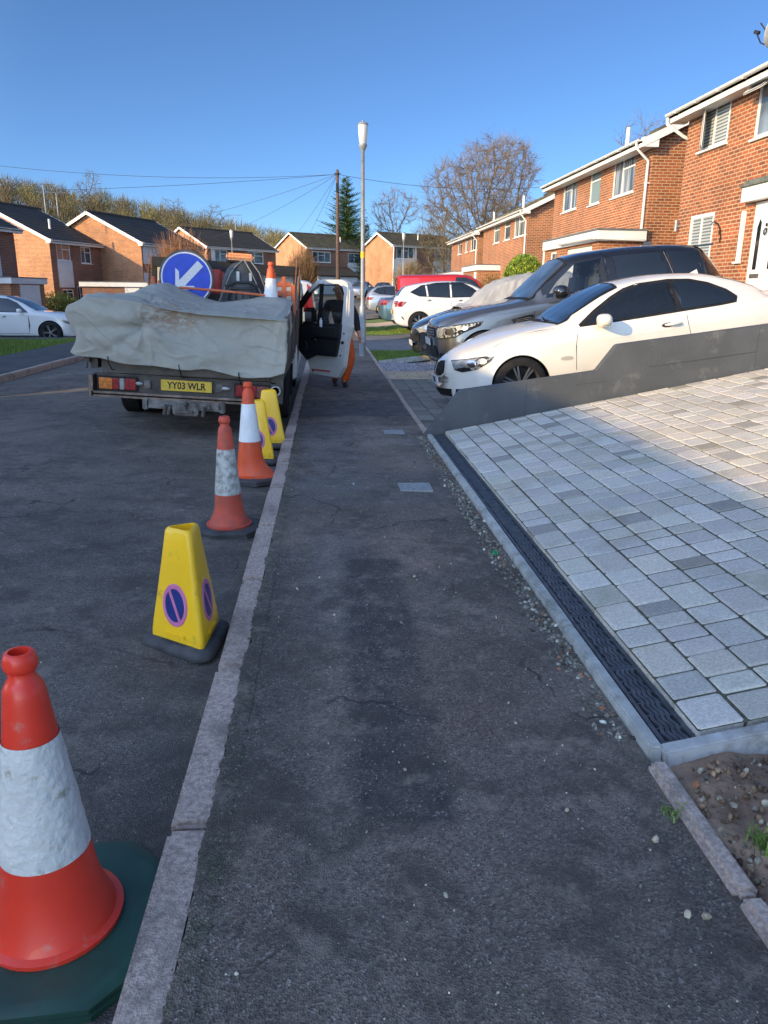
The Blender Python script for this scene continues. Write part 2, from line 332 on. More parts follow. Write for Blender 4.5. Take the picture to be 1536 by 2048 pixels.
M['pavement'] = asphalt('footway_asphalt', (.108, .089, .073), (.215, .170, .132), (.40, .37, .32), patch=True)
M['road'] = asphalt('road_asphalt', (.106, .092, .078), (.180, .154, .126), (.38, .35, .31), kerbside=True)
M['tarmac'] = asphalt('old_tarmac', (.055, .056, .058), (.08, .08, .078), (.2, .2, .19))

# ---------------- terrain ----------------
def T2(x, y): return .12*(min(x, 9)-1)*(1-.2*sst(16, 24, y)) if x > 1 else 0
def far(y): return 1.3*sst(48, 100, y)
HILL = [(-400, 21), (-130, 20.5), (-83, 20.5), (-60, 18.5), (-45, 15), (-32, 13), (-18, 10.5), (-4, 7.5), (20, 4.5), (60, 2.5), (400, 3)]
def terr(x, y):
    z = 0
    if x > 1: z = T2(x, y)*1 + .02
    if x < -6: z = -.12*sst(-6, -9, x)*1
    z += far(y)
    z += interp(HILL, x*(200/max(120, y)))[0]*sst(115, 205, y)
    return z
def build_ground():
    xs = sorted(set(list(np.linspace(-400, -30, 38))+list(np.linspace(-30, 30, 61))+list(np.linspace(30, 400, 38))+[-.5, 1.0, 1.2]))
    ys = list(np.linspace(-60, 60, 81))+list(np.linspace(64, 300, 60))+[340, 400, 600, 1200]
    mb = MB(); P = []
    for y in ys:
        r = []
        for x in xs:
            z = terr(x, y)-.06
            if -5.9 < x < 1.15 and y < 62: z = min(z, -.12)+far(y)
            if 1 < x < 8.4 and y < 8: z -= .15
            r.append((x, y, z))
        P.append(r)
    mb.sheet([list(c) for c in zip(*P)])
    o = mb.build('ground', mat('rough_grass_ground', (.06, .065, .03), .95, col2=(.10, .085, .05), scale=.6, bump=.5, bscale=8), smooth=180); struct(o)
build_ground()
def roadz(x, y): return .05*max(0, min(-.44-x, x+5.4))*.93 + far(y) - .005
mb = MB(); xs = np.linspace(-5.42, -.43, 13); ys = np.linspace(-8, 62, 71)
mb.sheet([[(x, y, roadz(x, y)) for y in ys] for x in xs]); struct(mb.build('road', M['road'], smooth=180))
mb = MB(); mb.sheet([[(x, y, .1-.012*min(1, max(0, (x-.84)/.04))*(y < 7.6)+far(y)+(.004*sin(x*9+y*2)+.003*sin(y*5.1+x*3))*(abs(x-.33) < .6)) for y in np.arange(-3, 56, .25)] for x in np.linspace(-.325, 1.0, 34)])
struct(mb.build('pavement', M['pavement'], smooth=180))
# ragged asphalt edge lapping over the kerb
random.seed(77); mb = MB(); P = [[], [], []]
for y in np.arange(-1, 12, .018):
    e = -.342+.016*mnoise.noise(Vector((y*4, 0, 0)))*1.5+.012*mnoise.noise(Vector((y*19, 3, 0)))+random.uniform(-.004, .004)
    P[0].append((e, y, .1045)); P[1].append((e+.012, y, .1085)); P[2].append((-.28, y, .1015))
mb.sheet(P); struct(mb.build('pavement_edge', M['pavement'], smooth=180))
# far pavement, side street
mb = MB(); mb.sheet([[(x, y, .1+far(y)-.12*sst(-6, -9, x)) for y in np.arange(-3, 52, 2)] for x in np.linspace(-7.3, -5.53, 5)])
struct(mb.build('far_pavement', M['tarmac'], smooth=180))
mb = MB(); mb.sheet([[(x, y, terr(x, y)+.05) for y in np.arange(40, 84, 2)] for x in np.arange(1.2, 10, .8)])
mb.sheet([[(x, y, terr(x, y)+.05) for y in np.arange(62.2, 84, 2)] for x in np.arange(-14, 1.3, .8)])
struct(mb.build('side_street', mat('pale_worn_asphalt', (.13, .12, .105), .9, var=.3, scale=3), smooth=180))
# kerbs: separate units with joints
def kerb(name, x0, x1, y0, y1, m, zt=.1, top_bev=.015, unit=.915, zoff=0, z0=-.1, ph=0):
    mb = MB(); y = y0-ph
    while y < y1:
        j = random.uniform(-.004, .004); dz = random.uniform(-.004, .004)
        zz = far(y)
        mb.box(((x0+x1)/2+j, y+unit/2, (zt+z0)/2+dz+zz), (x1-x0, unit-.014, zt-z0), bev=top_bev, rz=random.uniform(-.004, .004)); y += unit
    return struct(mb.build(name, m, smooth=40))
kerb('kerb', -.445, -.325, -2.6, 56, M['oldconcrete'], .104, ph=.22)
kerb('far_kerb', -5.53, -5.41, -2, 56, M['oldconcrete'], .104)
kerb('drive_edging_kerb', .985, 1.04, 7.62, 50, M['oldconcrete'], .115, .006)
# old sunken edging beside the soil
mb = MB()
for y0, y1 in ((1.42, 1.955), (.9, 1.41), (-1, .89)): mb.box((1.008, (y0+y1)/2, .05), (.062, y1-y0, .13), bev=.014, rz=random.uniform(-.01, .01))
struct(mb.build('old_edging', M['oldconcrete'], smooth=50))
mb = MB(); random.seed(3)
P = [[(x, y, .075+.18*(x-1)+.018*sin(x*7+y*3)+.012*sin(x*17-y*13)+.02*mnoise.noise(Vector((x*9, y*9, 0)))+.010*mnoise.noise(Vector((x*31, y*31, 0)))-.025*sst(1.8, 1.97, y)) for y in np.linspace(-1, 1.99, 150)] for x in np.linspace(1.03, 3, 110)]
mb.sheet(P); struct(mb.build('soil_bed', M['soil'], smooth=180))

# ---------------- block paved driveway ----------------
SL = .195
def dz(x): return .12+SL*(min(x, 6.6)-1.0) + .03*(max(0, x-6.6))
pv = mat('concrete_block_paver', (.54, .50, .43), .88, var=.16, scale=90, bump=.5, bscale=150, attr=1, detail=6, dirt=((.40, .36, .28), 2.6, .54, .72))
pv2 = mat('brown_block_paver', (.21, .19, .165), .9, var=.2, scale=40, bump=.4, bscale=120, attr=1)
def pavers(name, m, x0, x1, y0, y1, wid, lens, zf, gap=.006, tones=(.80, 1.10), sand=(.10, .09, .06), worn=.05, along='Y'):
    mb = MB(); x = x0; th = .05
    while x < x1-.02:
        wd = min(wid, x1-x); y = y0+random.uniform(-.1, 0)
        while y < y1:
            l = random.choice(lens); a = max(y, y0); b = min(y+l, y1); y += l
            if b-a < .03: continue
            g = gap/2; k = random.uniform(*tones); 
            if random.random() < worn: k *= .62
            tint = (k*random.uniform(.97, 1.03), k, k*random.uniform(.94, 1.05))
            jz = random.uniform(-.002, .002); c = .009
            vs = []; X0, X1, Y0, Y1 = x+g, x+wd-g, a+g, b-g; q = .007*random.uniform(.7, 1.3)
            jx, jy = random.uniform(-.002, .002), random.uniform(-.002, .002)
            for (h, i) in ((-th, 0), (-c, 0), (-.002, c*.55), (0, c*1.6)):
                for (px, py, sx_, sy_) in ((X0, Y0, 1, 1), (X1, Y0, -1, 1), (X1, Y1, -1, -1), (X0, Y1, 1, -1)):
                    e = [(px+sx_*i, py+sy_*(i+q)), (px+sx_*(i+q), py+sy_*i)]
                    if sx_*sy_ < 0: e = e[::-1]
                    for (ex, ey) in e: vs.append((ex+jx, ey+jy, zf(ex, ey)+h+jz))
            mb.add(vs, [(r_*8+k_, r_*8+(k_+1) % 8, r_*8+8+(k_+1) % 8, r_*8+8+k_) for r_ in range(3) for k_ in range(8)]+[tuple(range(24, 32))], 0, None, tint)
        x += wid
    o = struct(mb.build(name, m))
    nb = MB(); nb.sheet([[(X, Y, zf(X, Y)-.006) for Y in np.linspace(y0, y1, 12)] for X in np.arange(x0, x1+.2, .2)])
    s = struct(nb.build('joint_sand', mat('joint_sand', sand, .95, var=.4, scale=30))); s.parent = o
    return o
random.seed(11)
pavers('driveway', pv, 1.18, 8.3, 2.045, 7.47, .163, (.12, .16, .16, .20, .24), lambda x, y: dz(x), sand=(.085, .078, .05))
pavers('neighbour_driveway', pv2, 1.045, 8.5, 7.68, 12.72, .2, (.1, .15, .2), lambda x, y: max(.1, T2(x, y)) if x < 1.9 else T2(x, y)+.0, gap=.007, tones=(.75, 1.2), sand=(.06, .055, .045))
def strip(name, m, y0, y1, x0=1.045, x1=9.2, dzz=.0, kind='structure', n=24):
    mb = MB(); mb.sheet([[(x, y, max(.1, T2(x, y)+far(y))+dzz) for y in np.linspace(y0, y1, max(3, int((y1-y0)/1.)+2))] for x in np.linspace(x0, x1, n)])
    o = mb.build(name, m, smooth=180); o['kind'] = kind; return o
tanp = brickmat('sunlit_tan_paving', (.56, .42, .27), (.46, .34, .22), (.25, .19, .13), .4, .3, .008, .004)  # tan lightened: brightness of the sunlit band is put into the colour
bluep = brickmat('blue_grey_block_paving', (.17, .17, .18), (.13, .13, .14), (.06, .06, .055), .2, .2, .008, .004)
strip('tan_path', tanp, 12.72, 14.0)
gm = mat('slate_gravel', (.30, .29, .30), .9, var=.4, scale=60, bump=1, bscale=55, attr=1)
strip('gravel_bed', mat('gravel_base', (.2, .19, .2), .95, var=.5, scale=40, bump=1, bscale=60), 14.0, 15.75)
mb = MB(); random.seed(5)
for i in range(5200):
    x = random.uniform(1.05, 4.5); y = random.uniform(14.0, 15.72); s = random.uniform(.008, .017); k = random.uniform(.5, 1.5)
    z = max(.1, T2(x, y))
    mb.add([(-s, 0, 0), (s, 0, 0), (0, -s, 0), (0, s, 0), (0, 0, s*.9)], [(0, 2, 4), (2, 1, 4), (1, 3, 4), (3, 0, 4)], 0, T((x, y, z)) @ Matrix.Rotation(random.uniform(0, 6), 4, 'Z'), (k, k*.97, k*1.02))
tag(mb.build('gravel', gm), kind='stuff')
kerb2 = MB(); kerb2.b2(0, 7.6, 0, .06, -.05, .05)
o = kerb2.build('lawn_edging', M['concrete'], loc=(1.06, 15.76, .09), rot=(0, -math.atan(.118), 0)); struct(o)
grassm = mat('lawn', (.10, .17, .03), .9, col2=(.17, .22, .05), scale=5, bump=1, bscale=60)
strip('near_lawn', grassm, 15.82, 18.9, dzz=.01, x0=1.045)
strip('block_drive', bluep, 18.9, 26.0)
strip('middle_lawn', grassm, 26.0, 32, dzz=.01)
strip('tan_footpath', tanp, 32, 36.5)
strip('far_lawn', grassm, 36.5, 41, dzz=.01)
# left verge
mb = MB(); mb.sheet([[(x, y, terr(x, y)+.05) for y in np.linspace(12, 25.2, 20)] for x in np.linspace(-14, -7.3, 12)])
struct(mb.build('verge', grassm, smooth=180))
mb = MB(); mb.sheet([[(x, y, terr(x, y)+.045) for y in np.linspace(25.2, 48, 20)] for x in np.linspace(-20, -7.3, 14)])
struct(mb.build('left_drive', M['tarmac'], smooth=180))
def blades(name, regs, m, h=.05, wd=.006, dry=.25, zf=None):
    mb = MB()
    for (x0, x1, y0, y1, n) in regs:
        for i in range(n):
            x = random.uniform(x0, x1); y = random.uniform(y0, y1); a = random.uniform(0, 6.28); hh = h*random.uniform(.5, 1.3); l = random.uniform(-.5, .5)*hh
            z = zf(x, y); k = random.uniform(.6, 1.4); t = (k*1.5, k*1.15, k*.8) if random.random() < dry else (k, k, k)
            c, s_ = cos(a), sin(a); w_ = wd*random.uniform(.6, 1.4)
            mb.add([(x-c*w_, y-s_*w_, z), (x+c*w_, y+s_*w_, z), (x+s_*l, y+c*l, z+hh)], [(0, 1, 2)], 0, None, t)
    return tag(mb.build(name, m), kind='stuff')
grm = mat('grass_blades', (.12, .20, .03), .7, attr=1)
random.seed(2)
blades('grass', [(1.05, 5, 15.85, 18.85, 16000), (1.05, 5, 26.1, 31.9, 9000)], grm, .045, .008, .12, lambda x, y: max(.1, T2(x, y))+.01)
blades('verge_grass', [(-13, -7.32, 15, 25, 26000)], grm, .09, .012, .3, lambda x, y: terr(x, y)+.05)
# ---------------- drain, edging, wall ----------------
random.seed(21)
mb = MB(); y = 2.0; first = True
while y < 7.55:
    l = min(.915, 7.58-y); mb.box((1.03+random.uniform(-.002, .002), y+l/2, .03), (.05, l-.005, .19+random.uniform(-.003, .003)), bev=.008); y += .915
tag(mb.build('edging_stone', M['concrete'], smooth=40), 'row of pale concrete edging kerbs between asphalt footway and black channel drain', 'kerb edging')
o = MB().box((.75, 0, 0), (1.5, .055, .17), bev=.007).box((2.27, 0, 0), (1.5, .055, .17), bev=.007).build('edging_stone', mat('pale_concrete', (.40, .40, .39), .8, var=.2, scale=9, bump=.3, bscale=90, dirt=((.22, .2, .17), 4, .5, .62)), smooth=40, loc=(1.058, 2.0, .040), rot=(0, -math.atan(SL), 0))
tag(o, 'pale concrete edging at the end of the paved driveway above bare soil', 'kerb edging')
dm = mat('drain_plastic', (.06, .064, .075), .5, var=.35, scale=18, bump=.15, dirt=((.09, .085, .075), 9, .5, .75))
g = thing('channel_drain', 'long black channel drain with wavy slotted gratings along the driveway edge', 'drain', (1.055, 2.03, .121))
mb = MB(); mb.b2(0.003, .123, 0, 5.45, -.09, -.035); mb.build('channel', M['black'], g)
zt = lambda x: SL*0*x
for k in range(11):
    y0 = k*.495; mb = MB()
    mb.b2(.002, .017, y0, y0+.491, -.03, .0, bev=0); mb.b2(.108, .124, y0, y0+.491, -.03, .0)
    for q in (0, .491-.012): mb.b2(.0172, .1078, y0+q, y0+q+.012, -.028, -.0008)
    ph = [i*.0783 for i in range(1, 6)]
    for q in ph: mb.b2(.0172, .1078, y0+.006+q-.003, y0+.006+q+.003, -.028, -.0012)
    for q in range(4):      # wavy bars
        xc = .0172+.0906*(q+1)/5; a = []; b = []; n = 48
        for i in range(n+1):
            yy = y0+.012+(.467)*i/n; xx = xc+.0046*sin(2*pi*(yy-y0)/.0783)
            a.append(xx-.0066); b.append((xx+.0066, yy))
        vs = []; 
        for (aa, (bb, yy)) in zip(a, b): vs += [(aa, yy, -.025), (aa, yy, -.0004), (bb, yy, -.0004), (bb, yy, -.025)]
        fs = []
        for i in range(n):
            for j in (0, 1, 2): fs.append((4*i+j, 4*i+4+j, 4*i+5+j, 4*i+1+j))
        mb.add(vs, fs)
    for q in (0, 1): pass
    mb.build('grating', dm, g, smooth=35)
g.rotation_euler = (0, -radians(3), 0)
# low wall: nose, ramp and step; runs across, up the slope
x0 = .97
wm = mat('grey_painted_render', (.078, .084, .09), .75, var=.16, scale=2.2, bump=.5, bscale=70, dirt=((.19, .185, .17), 4, .56, .8))
top = [(.975, .10), (1.33, .56), (2.72, .76), (2.91, 1.02), (6.8, 1.55)]
bot = [(6.8, .1), (.975, -.08)]
mb = MB(); mb.prism(top+bot, 7.5, 7.62)
wl = mb.build('garden_wall', wm)
bm = bmesh.new(); bm.from_mesh(wl.data); bmesh.ops.bevel(bm, geom=[e for e in bm.edges if abs(e.verts[0].co.y-e.verts[1].co.y) < .01 or e.calc_length() < .2], offset=.008, segments=2, affect='EDGES'); bm.to_mesh(wl.data); bm.free()
tag(wl, 'low dark grey rendered wall with sloping nose and one angled step', 'wall')
# cracks / board joints on the wall and its cap line
mb = MB(); yv = 7.496
mb.prism([(3.25, .80), (4.35, .955), (4.35, .961), (3.25, .803)], yv, 7.5); mb.prism([(2.5, .62), (2.8, .655), (2.8, .658), (2.5, .622)], yv, 7.5)
for x, za, zb in ((4.36, .80, 1.2), (2.0, .32, .64)): mb.prism([(x, za), (x+.004, za), (x+.004, zb), (x, zb)], yv+.002, 7.5)
mb.build('joint', mat('joint_dark', (.05, .052, .055), .9), wl)
# rubble gap between asphalt and edging
random.seed(9); mb = MB()
P = [[(x, y, .072+random.uniform(-.012, .012)) for y in np.linspace(2.05, 7.5, 160)] for x in np.linspace(.86, 1.01, 8)]
o = MB().sheet(P).build('rubble_bed', M['soil']); struct(o)
def rock(mb, p, s, tint=None, flat=.7):
    b = bmesh.new(); bmesh.ops.create_icosphere(b, subdivisions=1, radius=1)
    vs = [v.co*random.uniform(.75, 1.2) for v in b.verts]; fs = [[v.index for v in f.verts] for f in b.faces]; b.free()
    mb.add(vs, fs, 0, T(p) @ rotm(random.random()*3, random.random()*3, random.random()*6) @ Matrix.Diagonal((s, s*random.uniform(.6, 1), s*flat, 1)), tint or (1, 1, 1.01))
for i in range(2600):
    y = random.uniform(2.1, 7.5); x = random.gauss(.945, .032); s = random.choice((.003, .004, .006, .008, .011, .014)); k = random.uniform(.25, 1.1)
    if not .865 < x < 1.0: continue
    if random.random() < .015: t = (1.1, .5, .32)
    elif random.random() < .04: t = (2, 2, 1.9)
    else: t = (k, k*.96, k*.88)
    rock(mb, (x, y, .084+s*.3), s, t)
for i in range(3200):
    y = random.uniform(1.1, 1.94); x = random.uniform(1.05, 2.2); s = random.choice((.002, .003, .004, .006, .009, .013)); k = random.uniform(.3, 1.4)
    z = .075+.18*(x-1)+.018*sin(x*7+y*3)+.012*sin(x*17-y*13)-.025*sst(1.8, 1.97, y)
    t_ = (k*.75, k*.5, k*.35) if random.random() < .7 else (k*1.05, k*.95, k*.8); rock(mb, (x, y, z+s*.3), s, t_)
for i in range(2200):      # crumbs along kerb back edge
    y = random.uniform(1.1, 8) ; x = random.gauss(-.305, .018); s = random.uniform(.0015, .0055); k = random.uniform(.15, .9)
    rock(mb, (x, y, .101), s, (k, k*.97, k*.85))
tag(mb.build('rubble', M['stone'], smooth=50), kind='stuff')
mb = MB(); random.seed(33)
for i in range(420):
    y = 1.1+6*random.random()**1.6; x = random.uniform(-.28, .86); s = random.uniform(.0015, .0042)*(1 if random.random() < .93 else 2.2)
    k = random.uniform(.9, 2.4); rock(mb, (x, y, .1+s*.2), s, (k*1.02, k*.97, k*.85))
for i in range(260):
    y = 1.3+8*random.random()**1.4; x = random.uniform(-2.6, -.46); s = random.uniform(.0015, .004); k = random.uniform(.9, 2.2)
    rock(mb, (x, y, roadz(x, y)+.002), s, (k, k*.98, k*.92))
for x, y, s in ((1.0*.86, 1.62, .012), (.66, 1.75, .008), (.87, 1.36, .014), (.83, 1.37, .011), (.43, 3.57, .011), (.31, 3.02, .008)): rock(mb, (x, y, .106), s, (1.5, 1.35, 1.1))
tag(mb.build('pebbles', M['stone'], smooth=50), kind='stuff')
# fallen leaves
mb = MB()
for i in range(70):
    if random.random() < .6: x, y, z = random.uniform(.88, 1.0), random.uniform(2.1, 7), .105
    else: x = random.uniform(1.05, 1.9); y = random.uniform(1.15, 1.94); z = .10+.18*(x-1)+.01*random.random()
    s = random.uniform(.008, .02); k = random.uniform(.5, 1.2)
    mb.add([(-s, 0, 0), (0, -s*.5, s*.3), (s, 0, 0), (0, s*.5, s*.25)], [(0, 1, 2, 3)], 0, T((x, y, z)) @ rotm(random.uniform(-.6, .6), random.uniform(-.6, .6), random.random()*6), (k, k*.55, k*.35))
tag(mb.build('fallen_leaves', mat('dead_leaf', (.28, .2, .14), .8, attr=1)), kind='stuff')
def tuft(p, n, h, name, label, spread=.03):
    mb = MB()
    for i in range(n):
        a = random.random()*6.28; l = random.uniform(.3, 1)*h; b = random.uniform(.2, .9)*h; w_ = .0022; px, py = random.gauss(0, spread/2), random.gauss(0, spread/2); k = random.uniform(.6, 1.4)
        d = Vector((cos(a), sin(a), 0)); s_ = Vector((-sin(a), cos(a), 0))*w_; q = Vector((px, py, 0))
        mb.add([q-s_, q+s_, q+d*b*.4+s_+Vector((0, 0, l*.7)), q+d*b*.4-s_+Vector((0, 0, l*.7)), q+d*b+Vector((0, 0, l*.85))], [(0, 1, 2, 3), (3, 2, 4)], 0, None, (k, k, k*.8))
    return tag(mb.build(name, grm, loc=p), label, 'weed')
random.seed(4)
tuft((1.14, 1.58, .09), 60, .08, 'grass_tuft', 'small green grass tuft growing in the bare soil among stones')
tuft((1.5, 1.86, .15), 40, .05, 'grass_tuft', 'small green grass tuft just below the pale edging in bare soil')
tuft((.955, 1.72, .1), 26, .03, 'weed', 'tiny weed sprouting where the footway meets the old edging', .03)
o = MB().lathe([(.006, 0), (.0165, 0), (.0165, .009), (.0135, .010), (.0135, .003), (.006, .003)], 20).build('bottle_cap', mat('green_plastic', (.03, .28, .12), .4), loc=(.925, 3.92, .102), rot=(.4, .3, 0), smooth=40)
tag(o, 'green plastic bottle cap lying in the rubble beside the edging', 'bottle cap')
# access covers
def cover(loc, w_, d, label, round_):
    g = thing('access_cover', label, 'access cover', loc)
    cm = mat('cover_metal', (.33, .335, .33), .5, .2, var=.3, scale=25, bump=.3, dirt=((.1, .09, .08), 25, .5, .7))
    mb = MB(); e = .012
    for a in ((-w_/2, w_/2, -d/2, -d/2+e), (-w_/2, w_/2, d/2-e, d/2), (-w_/2, -w_/2+e, -d/2+e, d/2-e), (w_/2-e, w_/2, -d/2+e, d/2-e)): mb.b2(*a, -.02, .006)
    mb.build('frame', cm, g)
    mb = MB(); mb.b2(-w_/2+e+.002, w_/2-e-.002, -d/2+e+.002, d/2-e-.002, -.02, .0035)
    if round_:
        mb.lathe([(.066, .0036), (.066, .006), (.072, .006), (.072, .0036)], 32, mt=Matrix.Diagonal((1.12, 1.1, 1, 1)), cap=False)
        for i in range(-3, 4): mb.b2(-.035, .035, i*.014-.002, i*.014+.002, .0036, .0052)
    else:
        for i in range(-6, 7): mb.box((i*.012, (i % 2)*.01-.005, .0045), (.005, d*.4, .002), rz=.7)
    mb.build('lid', cm, g)
cover((.645, 5.42, .1), .24, .23, 'square grey metal cover with a round ring in the footway, nearer the camera', 1)
cover((.68, 7.72, .1), .21, .22, 'small pale metal stop cock cover in a tarmac patch, near the wall nose', 0)

# ---------------- traffic cones ----------------
conered = mat('red_cone_plastic', (.80, .045, .02), .42, var=.12, scale=3, dirt=((.45, .25, .2), 9, .6, .72), coat=.15)
coneor = mat('orange_cone_plastic', (.72, .085, .018), .5, var=.15, scale=4, dirt=((.30, .10, .07), 7, .5, .75))
cfade = mat('faded_red_cone_plastic', (.55, .075, .04), .6, var=.2, scale=6, bump=.15, dirt=((.20, .075, .05), 9, .45, .75))
def sleeve(name, base, dirtc, lo, hi, s=14, bump=.6): return mat(name, base, .45, var=.08, scale=6, bump=bump, bscale=35, dirt=(dirtc, s, lo, hi))
def cone(label, loc, h, rb, colm, slm, bm, sq, z1, z2, flare, rz=0, tilt=(0, 0), octa=True, bulge=0, group='red and white traffic cones in the gutter', rt=.03, wrinkle=0):
    g = thing('traffic_cone', label, 'traffic cone', loc, group=group, rot=(tilt[0], tilt[1], rz)); zb = .045
    if bm:
        c = sq*.24; s = sq/2; mb = MB()
        def ring(k, z): a = s-k; return [(a, -a+c, z), (a, a-c, z), (a-c, a, z), (-a+c, a, z), (-a, a-c, z), (-a, -a+c, z), (-a+c, -a, z), (a-c, -a, z)]
        vs = []; lv = [(0, 0), (0, .014), (.005, .016), (.005, .024), (.001, .026), (.001, .034), (.012, zb-.002), (.03, zb)]
        for k, z in lv: vs += ring(k, z)
        fs = [tuple(range(8))[::-1], tuple(range(56, 64))]+[(a*8+i, a*8+(i+1) % 8, a*8+8+(i+1) % 8, a*8+8+i) for a in range(7) for i in range(8)]
        mb.add(vs, fs); mb.build('base', bm, g, smooth=30)
    else: zb = 0
    rr = lambda z: rt+.008+(rb-rt-.008)*(1-(z-zb)/(h-.045-zb)) if z < h-.045 else rt
    def slice_(za, zc, n=14, off=0): return [(rr(za+(zc-za)*i/n)+off, za+(zc-za)*i/n) for i in range(n+1)]
    low = [(rb+flare+.012, zb), (rb+flare+.014, zb+.012), (rb+flare+.004, zb+.016)]
    k = 10
    for i in range(k+1):
        t = i/k; z = zb+.018+t*.13; low.append((rr(z)+flare*(1-t)**2.2, z))
    low += [(rr(z), z) for z in np.linspace(zb+.16, h-.085, 16)]
    low += [(rt+.006, h-.07), (rt-.001, h-.06), (rt-.002, h-.045), (rt+.003, h-.042), (rt+.006, h-.034), (rt+.0065, h-.022), (rt+.004, h-.012), (rt+.001, h-.003), (rt-.003, h), (rt-.008, h), (rt-.009, h-.04)]
    mb = MB(); mb.lathe(low, 48, cap=True)
    if bulge:   # base pushed outwards on one side like a bent skirt
        vs = []
        for x, y, z in mb.v:
            t = max(0, 1-(z-zb)/.16); d = max(0, x/hypot(x, y) if hypot(x, y) > 0 else 0)
            vs.append((x+bulge*t*t*d, y, z))
        mb.v = vs
    mb.build('cone_body', colm, g, smooth=40)
    mb = MB(); pr = slice_(z1, z2, 26, .0022); mb.lathe(pr, 64, cap=False)
    if wrinkle:
        vs = []
        for x, y, z in mb.v:
            a = atan2(y, x); f = (z-z1)/(z2-z1); q = sst(.08, .2, f)*(1-sst(.85, .95, f))
            k = 1+wrinkle*q*(sin(z*330+3*sin(a*3+z*20)+2*sin(a*7))*.5+sin(a*9+z*60)*.25+.3*sin(z*510+a*11)*.5)/hypot(x, y); vs.append((x*k, y*k, z))
        mb.v = vs
    mb.build('reflective_sleeve', slm, g, smooth=70)
    return g
greenr = mat('dark_green_rubber', (.014, .058, .040), .5, var=.3, scale=6, bump=.1, dirt=((.03, .045, .035), 14, .5, .8))
blackr = mat('black_rubber_base', (.05, .05, .052), .7, var=.3, scale=12, bump=.3, dirt=((.07, .068, .06), 18, .5, .8))
cone('bright red cone with cracked white sleeve on a green octagonal base, nearest the camera', (-.671, 1.52, 0), .75, .124, conered,
     sleeve('cracked_white_sleeve', (.66, .65, .59), (.36, .33, .26), .58, .68, bump=1), greenr, .52, .25, .545, .020, rz=radians(4), wrinkle=.0028)
cone('faded red cone with dirty grey sleeve on a black base, second along the gutter', (-.648, 4.72, 0), .75, .102, cfade,
     sleeve('dirty_grey_sleeve', (.50, .51, .48), (.17, .165, .14), .42, .66, 26), blackr, .40, .255, .545, .030, rz=radians(8), wrinkle=.0008)
cone('orange cone with clean white sleeve and skirt bent out at one side, before the truck', (-.635, 6.05, .01), .80, .118, coneor,
     sleeve('clean_white_sleeve', (.74, .75, .74), (.4, .4, .36), .62, .75), blackr, .42, .33, .63, .012, rz=radians(-12), bulge=.10)

# ---------------- yellow no waiting cones (three sided) ----------------
yel = mat('yellow_plastic', (.95, .55, .012), .42, var=.06, scale=4, coat=.15, dirt=((.40, .26, .04), 8, .56, .74))
blue = mat('blue_sign_face', (.012, .035, .17), .4, var=.15, scale=20); pink = mat('faded_red_sign_ring', (.58, .17, .33), .45, var=.1, scale=10)
inner = mat('brown_inside', (.25, .10, .02), .7)
def tri(r, z, c=.3, n=5):    # triangle with rounded corners; r = distance centre to side
    pts = []
    for k in range(3):
        a = radians(90+120*k); R = 2*r; ca = Vector((cos(a), sin(a)))*(R-2*r*c)
        for i in range(n): b = a-pi/3+2*pi/3*i/(n-1); pts.append((ca.x+r*c*cos(b), ca.y+r*c*sin(b), z))
    return pts
def nowait(label, loc, rz, tilt=(0, 0), h=.49):
    g = thing('no_waiting_cone', label, 'no waiting cone', loc, group='yellow no waiting cones in the gutter', rot=(tilt[0], tilt[1], rz))
    mb = MB(); lv = [(.134, 0, .42), (.138, .012, .42), (.134, .03, .42), (.118, .044, .40), (.085, .048, .4)]
    vs = []
    for r, z, c in lv: vs += tri(r, z, c, 7)
    n = 21; mb.add(vs, [tuple(range(n))[::-1], tuple(range(4*n, 5*n))]+[(a*n+i, a*n+(i+1) % n, a*n+n+(i+1) % n, a*n+n+i) for a in range(4) for i in range(n)])
    for k in range(3):      # moulded marks on the rubber
        q = rotm(rz=radians(120*k))
        for i in range(9): mb.box((-.065+i*.016, -.105, .0465), (.003, .016, .004), mt=q, rz=(i % 3-1)*.5)
    mb.build('base', blackr, g, smooth=45)
    r0, r1, z0, z1 = .093, .050, .044, h
    lv = [(r0, z0, .18), (r0-.001, z0+.03, .18)]+[(r0+(r1-r0)*t, z0+.03+(z1-z0-.05)*t, .18+.18*t) for t in np.linspace(.1, 1, 9)]+[(r1-.004, z1-.008, .36), (r1-.009, z1-.001, .38), (r1-.013, z1, .4), (r1-.014, z1-.09, .4)]
    n = 15; vs = []
    for r, z, c in lv: vs += tri(r, z, c)
    mb = MB(); m = len(lv)
    mb.add(vs, [(a*n+i, a*n+(i+1) % n, a*n+n+(i+1) % n, a*n+n+i) for a in range(m-1) for i in range(n)])
    mb.add(vs[-n:], [tuple(range(n))], 1)
    th = math.atan((r0-r1)/(z1-z0))
    for k in range(3):
        q = rotm(rz=radians(120*k)) @ T((0, -r0-.001, z0)) @ rotm(rx=-th*1.0)
        mb.box((0, -.003, .035), (.12, .012, .018), mt=q, bev=.004)
    mb.build('cone_body', [yel, inner], g, smooth=38)
    for k in range(3):
        q = rotm(rz=radians(120*k)) @ T((0, -r0-.0005, z0)) @ rotm(rx=-th) @ T((0, 0, .165)) @ rotm(rx=pi/2)
        sx = Matrix.Diagonal((1.2, 1.6, 1, 1))
        mb = MB(); mb.lathe([(.001, .0035), (.046, .0035), (.047, .001)], 40, 0, q @ sx, cap=False)
        mb.lathe([(.046, .0032), (.047, .005), (.058, .005), (.060, .001)], 40, 1, q @ sx, cap=False)
        L_ = .047; mb.box((0, 0, .0048), (.0115, L_*2, .0015), 1, mt=q @ sx @ rotm(rz=radians(32)))
        mb.build('no_waiting_sign', [blue, pink], g, smooth=30)
    return g
